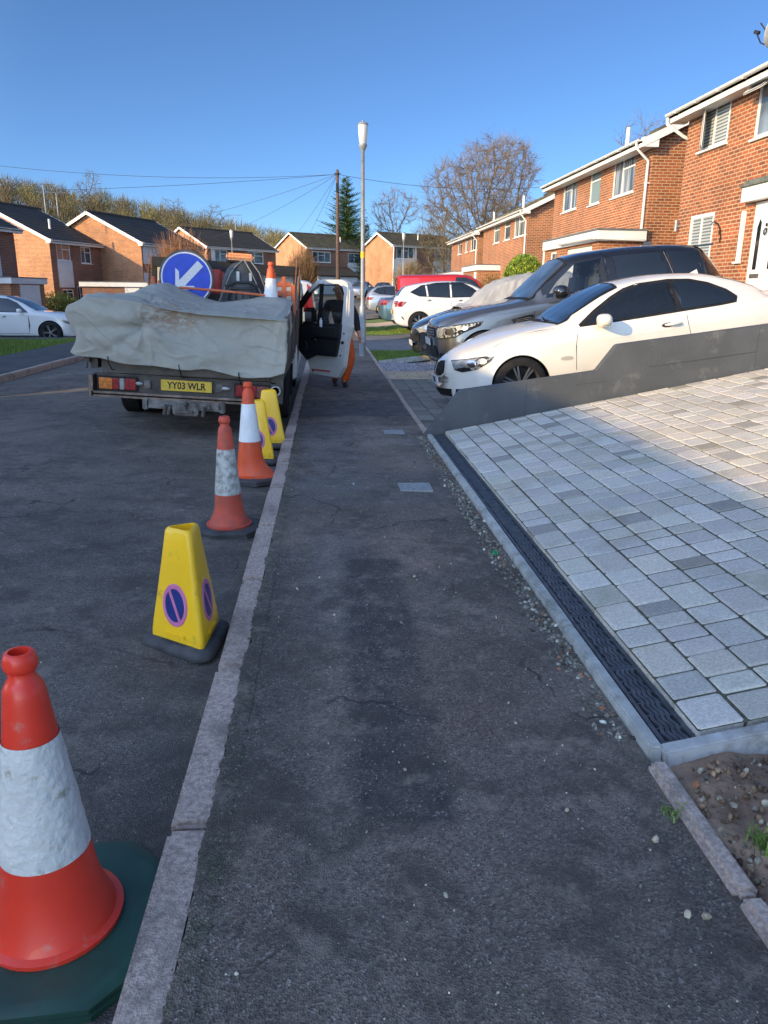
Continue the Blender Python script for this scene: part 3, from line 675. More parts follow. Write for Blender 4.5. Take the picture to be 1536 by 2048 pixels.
nowait('yellow three sided cone with two round no waiting signs facing the camera, between red cones', (-.612, 3.07, .005), radians(-35), tilt=(.0, .0), h=.54)
nowait('yellow three sided cone touching the back of the orange cone', (-.625, 6.75, .012), radians(-8), h=.56)
nowait('yellow three sided cone standing furthest along the gutter by the truck wheel', (-.575, 7.42, .02), radians(2), h=.56)
M['dimlamp'] = mat('dirty_amber_lens', (.16, .035, .03), .4, var=.5, scale=18)
# ---------------- tipper truck ----------------
from mathutils import noise as mnoise
def wchild(o, root, MWroot):      # keep world placement when parenting
    o.parent = root; o.matrix_parent_inverse = MWroot.inverted()
TL = Vector((-.5, 8.0, -.005)); TR = radians(3.3)
truck = thing('tipper_truck', 'old white tipper truck with dirty brown body parked at the kerb, its door open', 'truck', TL, rot=(0, TR, 0))
TM = T(TL) @ Matrix.Rotation(TR, 4, 'Y')
D = M['dirtymetal']; bodybrown = mat('brown_grey_body_paint', (.075, .066, .060), .6, .1, var=.3, scale=4, bump=.2, dirt=((.14, .115, .09), 6, .5, .75))
mb = MB()
mb.b2(-1.95, -.02, .05, 2.85, .80, .86); mb.b2(-1.5, -1.4, .1, 5.2, .5, .78); mb.b2(-.6, -.5, .1, 5.2, .5, .78)
for y in (.3, 1.0, 2.2, 2.8): mb.b2(-1.9, -.06, y, y+.06, .74, .80)
mb.cyl((-1.95, 1.4, .34), (-.02, 1.4, .34), .05); mb.lathe([(.02, -.14), (.13, -.08), (.15, 0), (.13, .08), (.02, .14)], 16, mt=T((-1.0, 1.4, .34)) @ rotm(ry=pi/2))
mb.b2(-1.4, -.6, .5, 1.0, .32, .62)
mb.build('chassis', D, truck)
mb = MB()      # rear cross panel with lamp recesses
mb.b2(-1.93, -.08, 0, .04, .565, .58); mb.b2(-1.91, -.10, .012, .045, .39, .565); mb.build('rear_panel', D, truck)
mb = MB(); mb.b2(-1.95, -.06, -.07, .06, .355, .385, bev=.008); mb.b2(-1.95, -.06, -.07, -.055, .34, .40, bev=.003); mb.b2(-1.97, -1.93, -.07, .1, .34, .56)
mb.build('bumper', mat('scraped_bumper', (.20, .15, .12), .55, .3, var=.4, scale=8, bump=.3, dirt=((.08, .055, .04), 7, .48, .7)), truck, smooth=40)
mb = MB(); mb.b2(-1.86, -.14, .02, .05, .585, .79); mb.b2(-1.1, -.3, -.03, .02, .63, .73); mb.b2(-1.3, -.35, -.01, .03, .60, .64); mb.b2(-1.15, -.45, -.045, -.02, .60, .70, bev=.01); mb.build('tailboard', bodybrown, truck)
for nm, x0, x1 in (('left', -1.88, -1.51), ('right', -.49, -.15)):
    mb = MB(); mb.b2(x0-.02, x1+.02, -.015, .015, .405, .55, bev=.008); q = mb.build('lamp_housing', M['black'], truck, smooth=40)
    W = x1-x0; segs = [(0, .36, 'amberlamp'), (.37, .55, 'redlamp'), (.56, .69, 'clearlamp'), (.70, 1, 'redlamp')] if nm == 'left' else [(0, .3, 'redlamp'), (.31, .44, 'clearlamp'), (.45, .63, 'redlamp'), (.64, 1, 'dimlamp')]
    for a, b, m in segs:
        mm = MB(); mm.b2(x0+W*a, x0+W*b, -.032, -.014, .42, .535, bev=.005)
        for k in range(1, 5): mm.b2(x0+W*a+.005, x0+W*b-.005, -.0345, -.03, .42+.023*k-.002, .42+.023*k+.002)
        mm.build('lens', M[m], q, smooth=40)
mb = MB(); mb.b2(-1.255, -.735, -.03, -.02, .438, .549, bev=.004)
pl = mb.build('number_plate', mat('yellow_plate', (.62, .42, .03), .4, var=.12, scale=20, dirt=((.3, .2, .06), 14, .55, .75)), truck)
text('YY03 WLR', .098, M['black'], pl, (-.995, -.031, .4915), sx=.86, bold=.0022, name='plate_lettering')
mb = MB()
for x in (-1.395, -.66): mb.b2(x-.033, x+.033, -.03, -.01, .45, .53, bev=.006)
mb.build('reflector_block', M['steel'], truck, smooth=40)
mb = MB()
for x in (-1.46-.02, -.6): mb.lathe([(.03, 0), (.036, .006), (.03, .012), (.02, .014)], 20, mt=T((x+.0, -.012, .49)) @ rotm(rx=pi/2) @ Matrix.Diagonal((1.5 if x > -1 else 1.2, .55, 1, 1)))
mb.build('badge', M['galv'], truck, smooth=40)
mb = MB()      # tow bar
mb.b2(-1.42, -.60, -.10, -.02, .255, .345, bev=.012); mb.b2(-1.12, -.86, -.14, -.04, .20, .33, bev=.015)
for x in (-1.40, -.62): mb.b2(x-.03, x+.03, -.11, -.01, .24, .36, bev=.01)
mb.b2(-1.06, -.90, -.20, -.08, .235, .262, bev=.008); mb.lathe([(.012, 0), (.012, .04), (.02, .05), (.026, .065), (.024, .08), (.012, .09)], 16, mt=T((-.98, -.16, .262)))
for x, z in ((-1.09, .24), (-1.09, .31), (-.89, .24), (-.89, .31), (-1.2, .3), (-.75, .3)): mb.cyl((x, -.155, z), (x, -.10, z), .013, 8)
for x in (-1.15, -1.19, -.8): mb.cyl((x, -.12, .30), (x-.02, -.10, .20), .02, 8)
mb.build('tow_bar', M['steel'], truck, smooth=40)
mb = MB(); mb.lathe([(.052, 0), (.058, .02), (.052, .04), (.040, .04), (.040, 0)], 24, mt=T((-.075, -.02, .50)) @ rotm(rx=pi/2)); mb.build('ring_hook', M['galv'], truck, smooth=40)
mb = MB(); mb.b2(-.13, .0, .0, .03, .36, .80); mb.b2(-.02, .0, .03, 2.8, .62, .78); mb.build('side_rail', bodybrown, truck); mb = MB(); mb.b2(-1.97, -1.90, .03, 2.8, .62, .80); mb.build('side_rail', bodybrown, truck)
mb = MB(); mb.b2(-.01, .03, .0, 2.8, .80, 1.26, bev=.006)
for y in (0, .9, 1.8, 2.7): mb.b2(.03, .05, y, y+.06, .76, 1.28)
mb.build('side_board', bodybrown, truck)
mb = MB(); mb.b2(-1.98, -1.94, .0, 2.8, .80, 1.22, bev=.006); mb.build('side_board', bodybrown, truck)
mb = MB(); mb.tube([(-1.94, .0, .78), (-1.99, -.02, .70), (-2.0, -.02, .62)], .012); mb.b2(-2.02, -1.96, -.04, .03, .68, .73, bev=.005); mb.build('latch', M['steel'], truck, smooth=40)
def wheel(parent, c, R, wd, mt, rim=None, spokes=0, rr=.6, out=-1, cap=True, face=0.9):
    """tyre (lathe about y) and rim with spokes; out = which side of y faces outwards"""
    h = wd/2; P = [(R*rr*.98, -h*.2), (R*rr, -h*.86), (R*.72, -h), (R*.9, -h*.98), (R*.975, -h*.82)]
    for k in range(-3, 4): y = h*.78*k/3.5; P += [(R, y-h*.07), (R, y+h*.07), (R*.982, y+h*.085), (R*.982, y+h*.13)]
    P += [(R*.975, h*.82), (R*.9, h*.98), (R*.72, h), (R*rr, h*.86), (R*rr*.98, h*.2)]
    mb = MB(); Q = rotm(rx=pi/2); mb.lathe(P, 40, 0, Q, cap=True)
    t = mb.build('wheel', M['rubber'], parent, smooth=35, loc=c)
    if rim:
        mb = MB(); f = out*h*face; r = R*rr
        Q2 = Matrix.Diagonal((1, 1, 1, 1))
        mb.lathe([(r*.9, f-out*.05), (r*.99, f-out*.01), (r*1.02, f), (r*1.04, f-out*.004), (r*1.03, f-out*.03)], 40, 0, Q @ Matrix.Diagonal((1, 1, -1, 1)), cap=False)
        mb.lathe([(r*.20, f-out*.035), (r*.20, f-out*.012), (r*.13, f-out*.008), (.002, f-out*.008)], 20, 0, Q @ Matrix.Diagonal((1, 1, -1, 1)), cap=False)
        for k in range(spokes):
            for sgn in (-1, 1):
                a = 2*pi*k/spokes + sgn*.11
                mb.box((r*.57, f-out*.022, 0), (r*.80, .022, r*.085), 0, mt=rotm(ry=a+.0) @ rotm(ry=0), bev=.004)
        mb.lathe([(r*.93, -out*.0+f-out*.075), (.01, f-out*.075)], 30, 1, Q @ Matrix.Diagonal((1, 1, -1, 1)), cap=False)
        mb.build('rim', [rim, M['black']], t, smooth=35)
    return t
for x in (-1.86, -1.62, -.34, -.11): wheel(truck, (x, 1.4, .315), .345, .22, None).rotation_euler = (0, 0, pi/2)
for x in (-1.86, -.14): wheel(truck, (x, 4.55, .33), .335, .22, None).rotation_euler = (0, 0, pi/2)
mb = MB(); mb.b2(-2.0, -1.5, 1.86, 1.88, .22, .62); mb.b2(-.5, .02, 1.86, 1.88, .22, .62); mb.build('mudflap', M['rubber'], truck)
# cab
wp = mat('white_van_paint', (.62, .62, .60), .35, var=.05, scale=3, coat=.4, dirt=((.35, .34, .31), 4, .58, .75))
mb = MB(); prof = [(2.95, .42), (2.92, 1.70), (3.0, 1.80), (3.9, 1.83), (4.25, 1.76), (4.85, 1.20), (5.45, 1.02), (5.62, .85), (5.62, .35)]
mb.prism([(y, z) for y, z in prof], -1.93, 0.0, mt=Matrix(((0, 1, 0, 0), (1, 0, 0, 0), (0, 0, 1, 0), (0, 0, 0, 1))))
cabo = mb.build('cab', [wp, M['black']], truck)
ct = MB(); ct.prism([(3.2, 1.05), (3.2, 1.66), (4.0, 1.68), (4.25, 1.58), (4.5, 1.05)], -2.3, .3, mt=Matrix(((0, 1, 0, 0), (1, 0, 0, 0), (0, 0, 1, 0), (0, 0, 0, 1)))); cto = ct.build('cut', M['black'], truck)
cb_ = bmesh.new(); cb_.from_mesh(cto.data); bmesh.ops.recalc_face_normals(cb_, faces=cb_.faces); cb_.to_mesh(cto.data); cb_.free()
cb_ = bmesh.new(); cb_.from_mesh(cabo.data); bmesh.ops.recalc_face_normals(cb_, faces=cb_.faces); cb_.to_mesh(cabo.data); cb_.free()
md = cabo.modifiers.new('b', 'BOOLEAN'); md.operation = 'DIFFERENCE'; md.object = cto; md.solver = 'EXACT'; bpy.context.view_layer.update(); dg = bpy.context.evaluated_depsgraph_get(); nm = bpy.data.meshes.new_from_object(cabo.evaluated_get(dg)); cabo.modifiers.clear(); cabo.data = nm; bpy.data.objects.remove(cto)
mb = MB(); mb.b2(-.012, .006, 3.15, 4.4, .45, 1.04); mb.build('door_opening', M['black'], truck)
mb = MB(); mb.b2(-1.75, -1.25, 3.15, 3.28, 1.0, 1.55, bev=.04); mb.b2(-.7, -.2, 3.15, 3.28, 1.0, 1.55, bev=.04); mb.build('seat', M['black'], truck, smooth=50)
mb = MB(); mb.b2(-.06, .03, 2.99, 3.12, .30, .95, bev=.02); mb.b2(-.1, .02, 3.05, 4.2, .28, .42, bev=.02); mb.build('sill', wp, truck, smooth=40)
mb = MB(); mb.b2(-1.93, .02, 2.72, 2.86, 1.70, 1.83, bev=.01); mb.b2(-1.93, -1.88, 2.74, 2.84, .86, 1.70); mb.b2(-.05, 0, 2.74, 2.84, .86, 1.70); mb.b2(-1.9, -.05, 2.78, 2.82, .86, 1.35)
mb.build('headboard', M['black'], truck, smooth=30)
mb = MB(); mb.b2(-1.6, -.35, 2.90, 2.915, 1.2, 1.6); mb.build('rear_window', M['glass'], truck)
rust = mat('rusty_rod', (.16, .075, .045), .8, var=.4, scale=20)
for a_, b_, r_ in (((-.05, 2.7, .8), (.0, 2.68, 1.96), .014), ((.03, 2.68, .8), (.035, 2.66, 1.80), .011), ((-1.92, 2.5, .9), (-1.90, 2.45, 1.72), .011)): MB().cyl(a_, b_, r_).build('rack_upright', rust, truck, smooth=40)
# amber beacon bar
mb = MB(); mb.b2(-.95, -.58, 2.66, 2.84, 1.83, 1.855, bev=.01); b = mb.build('beacon_bar', M['black'], truck, smooth=40)
mb = MB(); mb.b2(-.95, -.58, 2.65, 2.85, 1.855, 1.945, bev=.035)
for k in range(9): mb.b2(-.93+k*.04, -.925+k*.04, 2.647, 2.853, 1.87, 1.93)
mb.build('beacon_lens', mat('amber_beacon', (.75, .22, .01), .25, coat=.3), b, smooth=45)
# open door
DM = T((-.38, 12.0, 0)) @ Matrix.Rotation(atan2(-.8, .68), 4, 'Z')
outer = [(-.10, .96), (-.10, 1.28), (.18, 1.53), (.41, 1.67), (.94, 1.67), (1.06, 1.63), (1.13, 1.51), (1.12, 1.0)]
inn = [(-.06, .96), (-.05, 1.26), (.21, 1.49), (.44, 1.615), (.87, 1.615), (.97, 1.57), (1.005, 1.48), (.94, 1.0)]
mb = MB(); mb.prism([(-.10, .97), (1.12, 1.02), (1.04, .77), (.97, .43), (.84, .27), (.22, .29), (.13, .51), (-.09, .71)], -.03, .05)
for i in range(2, 7): mb.prism([outer[i], outer[i+1], inn[i+1], inn[i]], -.03, .05)
door = mb.build('door', wp, None); bm = bmesh.new(); bm.from_mesh(door.data); bmesh.ops.remove_doubles(bm, verts=bm.verts, dist=.0005); bm.to_mesh(door.data); bm.free()
door.matrix_world = DM; door.parent = truck; door.matrix_parent_inverse = TM.inverted()
mb = MB()
for i in range(0, 2): mb.prism([outer[i], outer[i+1], inn[i+1], inn[i]], -.035, .05)
mb.prism([(.46, 1.62), (.49, 1.62), (.42, 1.04), (.38, 1.04)], -.02, .03); mb.prism([(.44, 1.60), (.87, 1.60), (.97, 1.555), (.985, 1.48), (.96, 1.48), (.94, 1.55), (.86, 1.585), (.44, 1.585)], -.034, -.02)
mb.build('window_seal', M['black'], door)
mb = MB(); mb.prism(inn, .008, .012); mb.build('window_pane', M['clear'], door)
mb = MB(); tr = [(-.09, .95), (.33, 1.05), (.96, 1.05), (.93, .85), (.85, .58), (.39, .575), (.17, .49), (.01, .61), (-.08, .71)]
mb.prism(tr, -.075, -.03); mb.prism([(.36, 1.0), (.92, 1.0), (.90, .86), (.34, .86)], -.12, -.075); mb.prism([(.40, .80), (.86, .80), (.80, .60), (.41, .60)], -.10, -.075); mb.lathe([(.085, 0), (.085, .01), (.07, .02)], 20, mt=T((.13, -.075, .70)) @ rotm(rx=pi/2))
mb.build('door_trim', mat('black_door_card', (.016, .017, .02), .6, var=.3, scale=12, bump=.2), door, smooth=30)
mb = MB(); mb.box((.36, -.085, .81), (.12, .02, .022), bev=.008); mb.build('handle', M['chrome'], door, smooth=40)
mb = MB(); mb.box((.46, -.033, .35), (.43, .006, .022)); mb.build('reflector_strip', M['red'], door)
mb = MB(); mb.box((.965, -.035, .79), (.05, .02, .04), bev=.006); mb.box((1.0, -.035, .92), (.02, .012, .02)); mb.box((.27, -.035, .33), (.02, .012, .02)); mb.box((.92, -.035, .60), (.02, .012, .02)); mb.build('latch', M['black'], door)
mb = MB(); mb.box((.18, .02, 1.15), (.21, .11, .24), bev=.03); mb.box((.12, .02, 1.0), (.28, .10, .12), bev=.03); mb.box((.02, .03, .88), (.2, .1, .3), bev=.03); mr = mb.build('mirror', M['black'], door, smooth=45)
mb = MB(); mb.box((.185, -.038, 1.16), (.16, .004, .19), bev=.001); mb.build('mirror_glass', mat('mirror_glass', (.25, .28, .32), .03, 1), mr)
mb = MB(); mb.lathe([(.0, 0), (.022, 0), (.024, .09), (.012, .11), (.012, .13)], 14, mt=T((.56, -.10, 1.0))); mb.build('bottle', mat('water_bottle', (.6, .62, .65), .2), door, smooth=50)

# ---------------- tarpaulin over the load ----------------
def tarp():
    nu, ntt = 230, 120; P = []
    zb = [(-2.12, .80), (-2.02, .745), (-1.85, .735), (-1.6, .705), (-1.25, .685), (-.95, .675), (-.82, .685), (-.6, .655), (-.35, .63), (-.15, .64), (0.02, .70)]
    ztp = [(-2.12, 1.22), (-2.0, 1.30), (-1.85, 1.335), (-1.6, 1.335), (-1.2, 1.27), (-.8, 1.24), (-.3, 1.235), (0.02, 1.23)]
    zt2 = [(-2.12, 1.20), (-1.9, 1.24), (-1.72, 1.33), (-1.55, 1.45), (-1.42, 1.475), (-1.25, 1.42), (-.95, 1.335), (-.8, 1.32), (-.5, 1.36), (-.2, 1.41), (-.05, 1.40), (.02, 1.36)]
    cre = [((-1.41, 1.08), (-.86, .74), .035, .045, 1), ((-1.41, 1.08), (-1.75, .80), .022, .05, -1), ((-1.41, 1.08), (-2.05, 1.02), .03, .06, -1), ((-1.41, 1.08), (-1.95, 1.22), .02, .05, 1), ((-1.41, 1.08), (-1.35, .75), .018, .05, -1),
           ((-1.41, 1.08), (-1.0, 1.22), .012, .05, -1), ((-1.41, 1.08), (-1.62, 1.33), .016, .045, 1), ((-1.1, .9), (-.72, .66), -.022, .03, 1), ((-.86, .74), (-.3, .95), .014, .07, 1), ((-.86, .74), (-.1, .70), .016, .05, -1),
           ((-2.05, 1.02), (-1.9, .74), .025, .04, 1), ((-1.3, 1.30), (-.05, 1.19), .010, .03, 1), ((-.05, 1.2), (-.12, .65), .012, .03, 1), ((-1.9, .95), (-1.5, .76), .018, .04, 1), ((-1.62, .92), (-1.25, .70), .014, .03, -1)]
    def disp(x, z, y):
        d = 0
        for (a, b, A, W, sg) in cre:
            ax, az = a; bx, bz = b; L = hypot(bx-ax, bz-az); t = ((x-ax)*(bx-ax)+(z-az)*(bz-az))/L/L; tt = max(0, min(1, t)); e = hypot(x-ax-tt*(bx-ax), z-az-tt*(bz-az))
            d += A*sg*math.exp(-(e/W)**2)*(1-.55*tt)*min(1, tt*6+.3)
        p = Vector((x*2.6, z*3.4, y*2.6)); d += .022*mnoise.noise(p*.7)+.003*mnoise.noise(p*2.7)+.0012*mnoise.noise(p*9)
        q = abs(mnoise.noise(Vector((x*3.1+5, z*5+x*2, y*3)))); d += .009*(1-min(1, q*9)); q = abs(mnoise.noise(Vector((x*4+z*5, z*8-x*5+9, y*5)))); d += .003*(1-min(1, q*9))
        e = hypot(x+1.41, z-1.08); d -= .05*math.exp(-(e/.07)**2); th_ = atan2(z-1.08, x+1.41)
        d += .020*math.exp(-e/.30)*(1-abs(sin(3.5*th_+.6+2*mnoise.noise(Vector((x*3, z*3, 0)))))**.6)*min(1, e/.05)
        return d
    for i in range(nu+1):
        u = -.06+1.28*i/nu; r = []
        uu = max(0, min(1, u)); x = -2.10+2.12*uu; x += .03*mnoise.noise(Vector((0, u*9, 1)))
        b, = interp(zb, x); t1, = interp(ztp, x); t2, = interp(zt2, x)
        side = max(0, (u-1)/.22); left = max(0, -u/.06)
        for j in range(ntt+1):
            t = j/ntt
            if t < .5:      # hanging rear face
                f = t/.5; z = b+(t1-b)*f; y = -.13+.05*f+.03*sin(f*3+x*2)-.03*sin(x*3.0+.4)
                if side: 
                    y += side*(1.05-.35*f); z = b+(t1-b)*f; bb = b+.12+.5*side; z = max(z, bb) if f < .9 else z; z = bb+(t1+.06*side-bb)*f
                k = disp(x, z, y); lf = math.exp(-((x+2.10)/.08)**2)
                px = x+(.10*k*8*.3 if side else 0)+.045*sin(z*14+1)*lf; py = y-(0 if side else k); px += k*1.2 if side else 0
                if left: py += left*.5; px += left*.04
                r.append((px, py, z-.006*sin(x*11)*(1-f)))
            else:
                f = (t-.5)/.5; c = sst(0, .14, f); y = -.08+1.42*f; y = max(y, -.08+side*.70*1.1) if side else y
                z = t1+(t2-t1)*sst(.1, .85, f)+.045*sin(pi*min(1, f*7))*0+.02*c-.10*sst(.9, 1, f)
                if side: z += .04*side*(1-f)
                k = disp(x, z*.5+y*.8+.2, y)
                px = x+(k*.8 if side else 0)
                if left: px += left*.05; z -= left*.3*(1-f*.3)
                r.append((px, y-.03*(1-c), z+k*c*.9-.012*(1-c)))
        P.append(r)
    mb = MB(); mb.sheet([list(reversed(r)) for r in P])
    m = mat('grey_green_tarpaulin', (.335, .325, .275), .62, var=.04, scale=2, bump=.08, bscale=260, dirt=((.24, .225, .18), 1.8, .5, .8), spec=.3)
    t, N, L, bb = nodes(m); src = bb.inputs['Base Color'].links[0].from_socket      # rusty brown stains near the eyelet
    tc = N('ShaderNodeTexCoord'); mp = N('ShaderNodeMapping'); L(tc.outputs['Object'], mp.inputs[0]); mp.inputs['Location'].default_value = (1.13, 0, -1.19); 
    mp2 = N('ShaderNodeVectorMath'); mp2.operation = 'MULTIPLY'; L(mp.outputs[0], mp2.inputs[0]); mp2.inputs[1].default_value = (2.1, .3, 4.6)
    ln = N('ShaderNodeVectorMath'); ln.operation = 'LENGTH'; L(mp2.outputs[0], ln.inputs[0])
    nz = N('ShaderNodeTexNoise'); nz.inputs['Scale'].default_value = 13; nz.inputs['Detail'].default_value = 8; nz.inputs['Roughness'].default_value = .7
    st = N('ShaderNodeVectorMath'); st.operation = 'MULTIPLY'; L(tc.outputs['Object'], st.inputs[0]); st.inputs[1].default_value = (1, .5, 2.2); rr = N('ShaderNodeVectorRotate'); rr.rotation_type = 'Y_AXIS'; rr.inputs['Angle'].default_value = .7; L(st.outputs[0], rr.inputs['Vector']); L(rr.outputs[0], nz.inputs['Vector'])
    a = N('ShaderNodeMapRange'); L(ln.outputs['Value'], a.inputs[0]); a.inputs[1].default_value = .2; a.inputs[2].default_value = .95; a.inputs[3].default_value = 1; a.inputs[4].default_value = 0
    b_ = N('ShaderNodeMapRange'); L(nz.outputs['Fac'], b_.inputs[0]); b_.inputs[1].default_value = .46; b_.inputs[2].default_value = .52
    q = N('ShaderNodeMath'); q.operation = 'MULTIPLY'; L(a.outputs[0], q.inputs[0]); L(b_.outputs[0], q.inputs[1]); q2 = N('ShaderNodeMath'); q2.operation = 'MULTIPLY'; L(q.outputs[0], q2.inputs[0]); q2.inputs[1].default_value = .72; q2.use_clamp = True
    mx = N('ShaderNodeMixRGB'); L(q2.outputs[0], mx.inputs[0]); L(src, mx.inputs[1]); mx.inputs[2].default_value = (.20, .115, .06, 1); L(mx.outputs[0], bb.inputs['Base Color'])
    o = mb.build('tarpaulin', m, smooth=180, loc=TL, rot=(0, TR, 0))
    sol = o.modifiers.new('s', 'SOLIDIFY'); sol.thickness = .004
    tag(o, 'grey green wrinkled tarpaulin with brown stains draped over the truck load', 'tarpaulin')
    e = MB(); e.lathe([(.012, 0), (.03, 0), (.034, .004), (.03, .008), (.012, .008)], 20, mt=T((-1.41, -.078, 1.08)) @ rotm(rx=pi/2+.2)); e.lathe([(.001, .003), (.02, .003)], 16, mt=T((-1.41, -.078, 1.08)) @ rotm(rx=pi/2), cap=False)
    e.build('eyelet', M['black'], o, smooth=40)
    for x_ in (-1.75, -1.05, -.45):
        zb_, = interp([(-2.02, .745), (-1.6, .705), (-1.25, .685), (-.95, .675), (-.6, .655), (-.35, .63), (-.15, .64)], x_)
        MB().tube([(x_, -.15, zb_+.045), (x_+.01, -.16, zb_-.02), (x_+.02, -.08, zb_-.09), (x_+.02, .0, zb_-.10)], .006, 6).build('tie_rope', M['black'], o, smooth=60)
tarp()
# load
def on_truck(g): g.matrix_world = TM @ g.matrix_basis; return g
g = thing('direction_sign', 'round blue sign with a white arrow pointing down left, standing on the truck', 'road sign', (-1.61, 9.20, 1.635), rot=(radians(4), radians(1), 0))
mb = MB(); mb.lathe([(.308, .012), (.312, .006), (.312, -.012), (.29, -.02)], 56, mt=rotm(rx=pi/2)); mb.box((0, .03, -.2), (.04, .03, .5)); mb.build('backing_plate', mat('grey_sign_back', (.06, .065, .06), .5), g, smooth=40)
mb = MB(); mb.lathe([(.29, 0), (.29, .0145), (.001, .0145)], 56, mt=rotm(rx=pi/2), cap=False); mb.build('sign_face', mat('reflective_blue', (.002, .055, .50), .4, var=.12, scale=14), g)
wf = mat('reflective_white', (.62, .64, .66), .4, var=.12, scale=60)
mb = MB(); mb.lathe([(.272, .0148), (.272, .0165), (.288, .0165), (.288, .0148)], 56, mt=rotm(rx=pi/2), cap=False); A = rotm(ry=radians(-45))
ar = [(.235, .043), (-.075, .043), (-.03, .088), (-.03, .158), (-.20, .0), (-.03, -.158), (-.03, -.088), (-.075, -.043), (.235, -.043)]
mb.prism([(x, z) for x, z in ar[:2]+[(-.005, .11), (-.005, .165), (-.19, 0), (-.005, -.165), (-.005, -.11)]+ar[7:]], -.0168, -.0146, mt=T((.0, 0, 0)) @ A); mb.build('arrow', wf, g)
g = thing('plastic_hood', 'black tapered plastic hood held by straps, behind the blue sign', 'plastic hood', (-1.0, 9.55, 1.05))
mb = MB(); pf = [(.36, 0), (.36, .03), (.345, .04), (.30, .30), (.27, .46), (.235, .60), (.19, .70), (.12, .765), (.05, .785), (.001, .79)]
mb.lathe(pf, 40, mt=Matrix.Diagonal((1, .6, 1, 1)), cap=False)
for x in (-.16, -.08, 0, .08, .16): mb.tube([(x*1.3, -.205, .12), (x*1.15, -.19, .28), (x, -.165, .44)], .012, 6)
mb.tube([(-.2, -.19, .50), (-.09, -.175, .55), (.09, -.175, .55), (.2, -.19, .50)], .014, 6)
mb.tube([(-.24, -.18, .20), (-.14, -.19, .48), (.14, -.19, .48), (.24, -.18, .20)], .014, 6)
mb.build('hood_shell', mat('dark_grey_plastic', (.03, .034, .038), .5, var=.2, scale=9), g, smooth=40)
mb = MB(); cord = mat('cord', (.25, .24, .2), .8)
for p in ([(.0, -.03, .805), (-.13, -.14, .66), (-.29, -.19, .30), (-.33, -.2, .1)], [(.02, -.03, .805), (.10, -.13, .68), (.22, -.17, .42), (.30, -.19, .15)], [(.10, -.02, .79), (.2, -.1, .66), (.28, -.13, .44)], [(.0, -.03, .80), (-.06, -.1, .74), (-.1, -.13, .70)]): mb.tube(p, .007, 6)
mb.build('strap', cord, g, smooth=60)
mb = MB(); mb.box((-.045, -.168, .605), (.035, .006, .13), mt=rotm(rx=-.0)); mb.box((.10, -.158, .61), (.03, .006, .09)); mb.build('reflective_patch', M['galv'], g)
cone('orange and white cone without base standing upright among the load on the truck', (-.655, 9.02, 1.08), .74, .125, coneor, sleeve('truck_cone_sleeve', (.72, .73, .72), (.4, .4, .36), .62, .75), None, .4, .24, .56, .01, tilt=(radians(-2), radians(2)), group='cones carried on the truck')
orb = mat('orange_barrier_plastic', (.52, .12, .04), .5, var=.12, scale=6, dirt=((.3, .13, .07), 9, .55, .75))
def barrier(label, loc, rz, w_=.28, h=.5):
    mb = MB(); mb.b2(-w_/2, -w_/2+.05, -.04, .04, 0, h, bev=.01); mb.b2(w_/2-.05, w_/2, -.04, .04, 0, h*.72, bev=.01)
    for z in (.06, h*.45, h*.66): mb.b2(-w_/2+.05, w_/2-.05, -.03, .03, z, z+.06, bev=.01)
    mb.b2(-.02, .03, -.035, .035, 0, h*.9, bev=.008)
    return tag(mb.build('plastic_barrier', orb, smooth=40, loc=loc, rot=(0, 0, rz)), label, 'barrier', 'orange barrier panels on the truck')
barrier('orange slotted plastic barrier end standing right of the cone on the truck', (-.52, 9.5, 1.22), .15)
barrier('orange slotted plastic barrier end sticking up left of the round blue sign', (-2.0, 9.6, 1.24), .1, .2, .42)
mb = MB(); mb.tube([(-1.66, 8.98, 1.53), (-1.2, 8.97, 1.50), (-.70, 8.93, 1.455)], .014, 10); tag(mb.build('orange_pole', orb, smooth=60), 'thin orange pole lying across in front of the blue sign on the truck', 'pole')
mb = MB(); mb.box((0, 0, 0), (.42, .2, .30), bev=.03)
for k in range(4): mb.box((-.15+k*.1, -.101, 0), (.03, .02, .22), bev=.005)
tag(mb.build('barrier_block', mat('dirty_red_plastic', (.38, .025, .02), .45, var=.25, scale=7, dirt=((.2, .08, .06), 7, .5, .7)), smooth=40, loc=(-1.55, 10.35, 1.62), rot=(0, .05, 0)), 'dirty red plastic barrier block behind the round blue sign', 'barrier')
mb = MB(); mb.box((0, 0, 0), (1.5, .7, .55), bev=.12); vs = []
for v in mb.v: vs.append(v)
tag(mb.build('load_sacks', mat('black_sheeting', (.015, .015, .017), .5, var=.3, scale=5, bump=.6, bscale=8), smooth=60, loc=(-1.2, 10.0, 1.18)), 'black sheeting heaped in the truck body behind the hood', 'sheeting')

# ---------------- people ----------------
def skinned(name, nodes_, edges, m, parent, sub=2, root=0, smooth=True):
    me = bpy.data.meshes.new(name); me.from_pydata([n[0] for n in nodes_], edges, [])
    o = bpy.data.objects.new(name, me); S.collection.objects.link(o)
    md = o.modifiers.new('skin', 'SKIN'); md.use_smooth_shade = True
    for i, n in enumerate(nodes_):
        r = n[1]; r = (r, r) if not isinstance(r, tuple) else r
        me.skin_vertices[0].data[i].radius = r; me.skin_vertices[0].data[i].use_root = (i == root)
    ss = o.modifiers.new('sub', 'SUBSURF'); ss.levels = sub; ss.render_levels = sub
    dg = bpy.context.evaluated_depsgraph_get(); dg.update(); nm = bpy.data.meshes.new_from_object(o.evaluated_get(dg))
    bpy.data.objects.remove(o); nm.materials.clear(); nm.materials.append(m); nm.shade_smooth()
    r = bpy.data.objects.new(name, nm); S.collection.objects.link(r); r.parent = parent; return r
skin = mat('skin', (.48, .24, .16), .5, var=.1, scale=12)
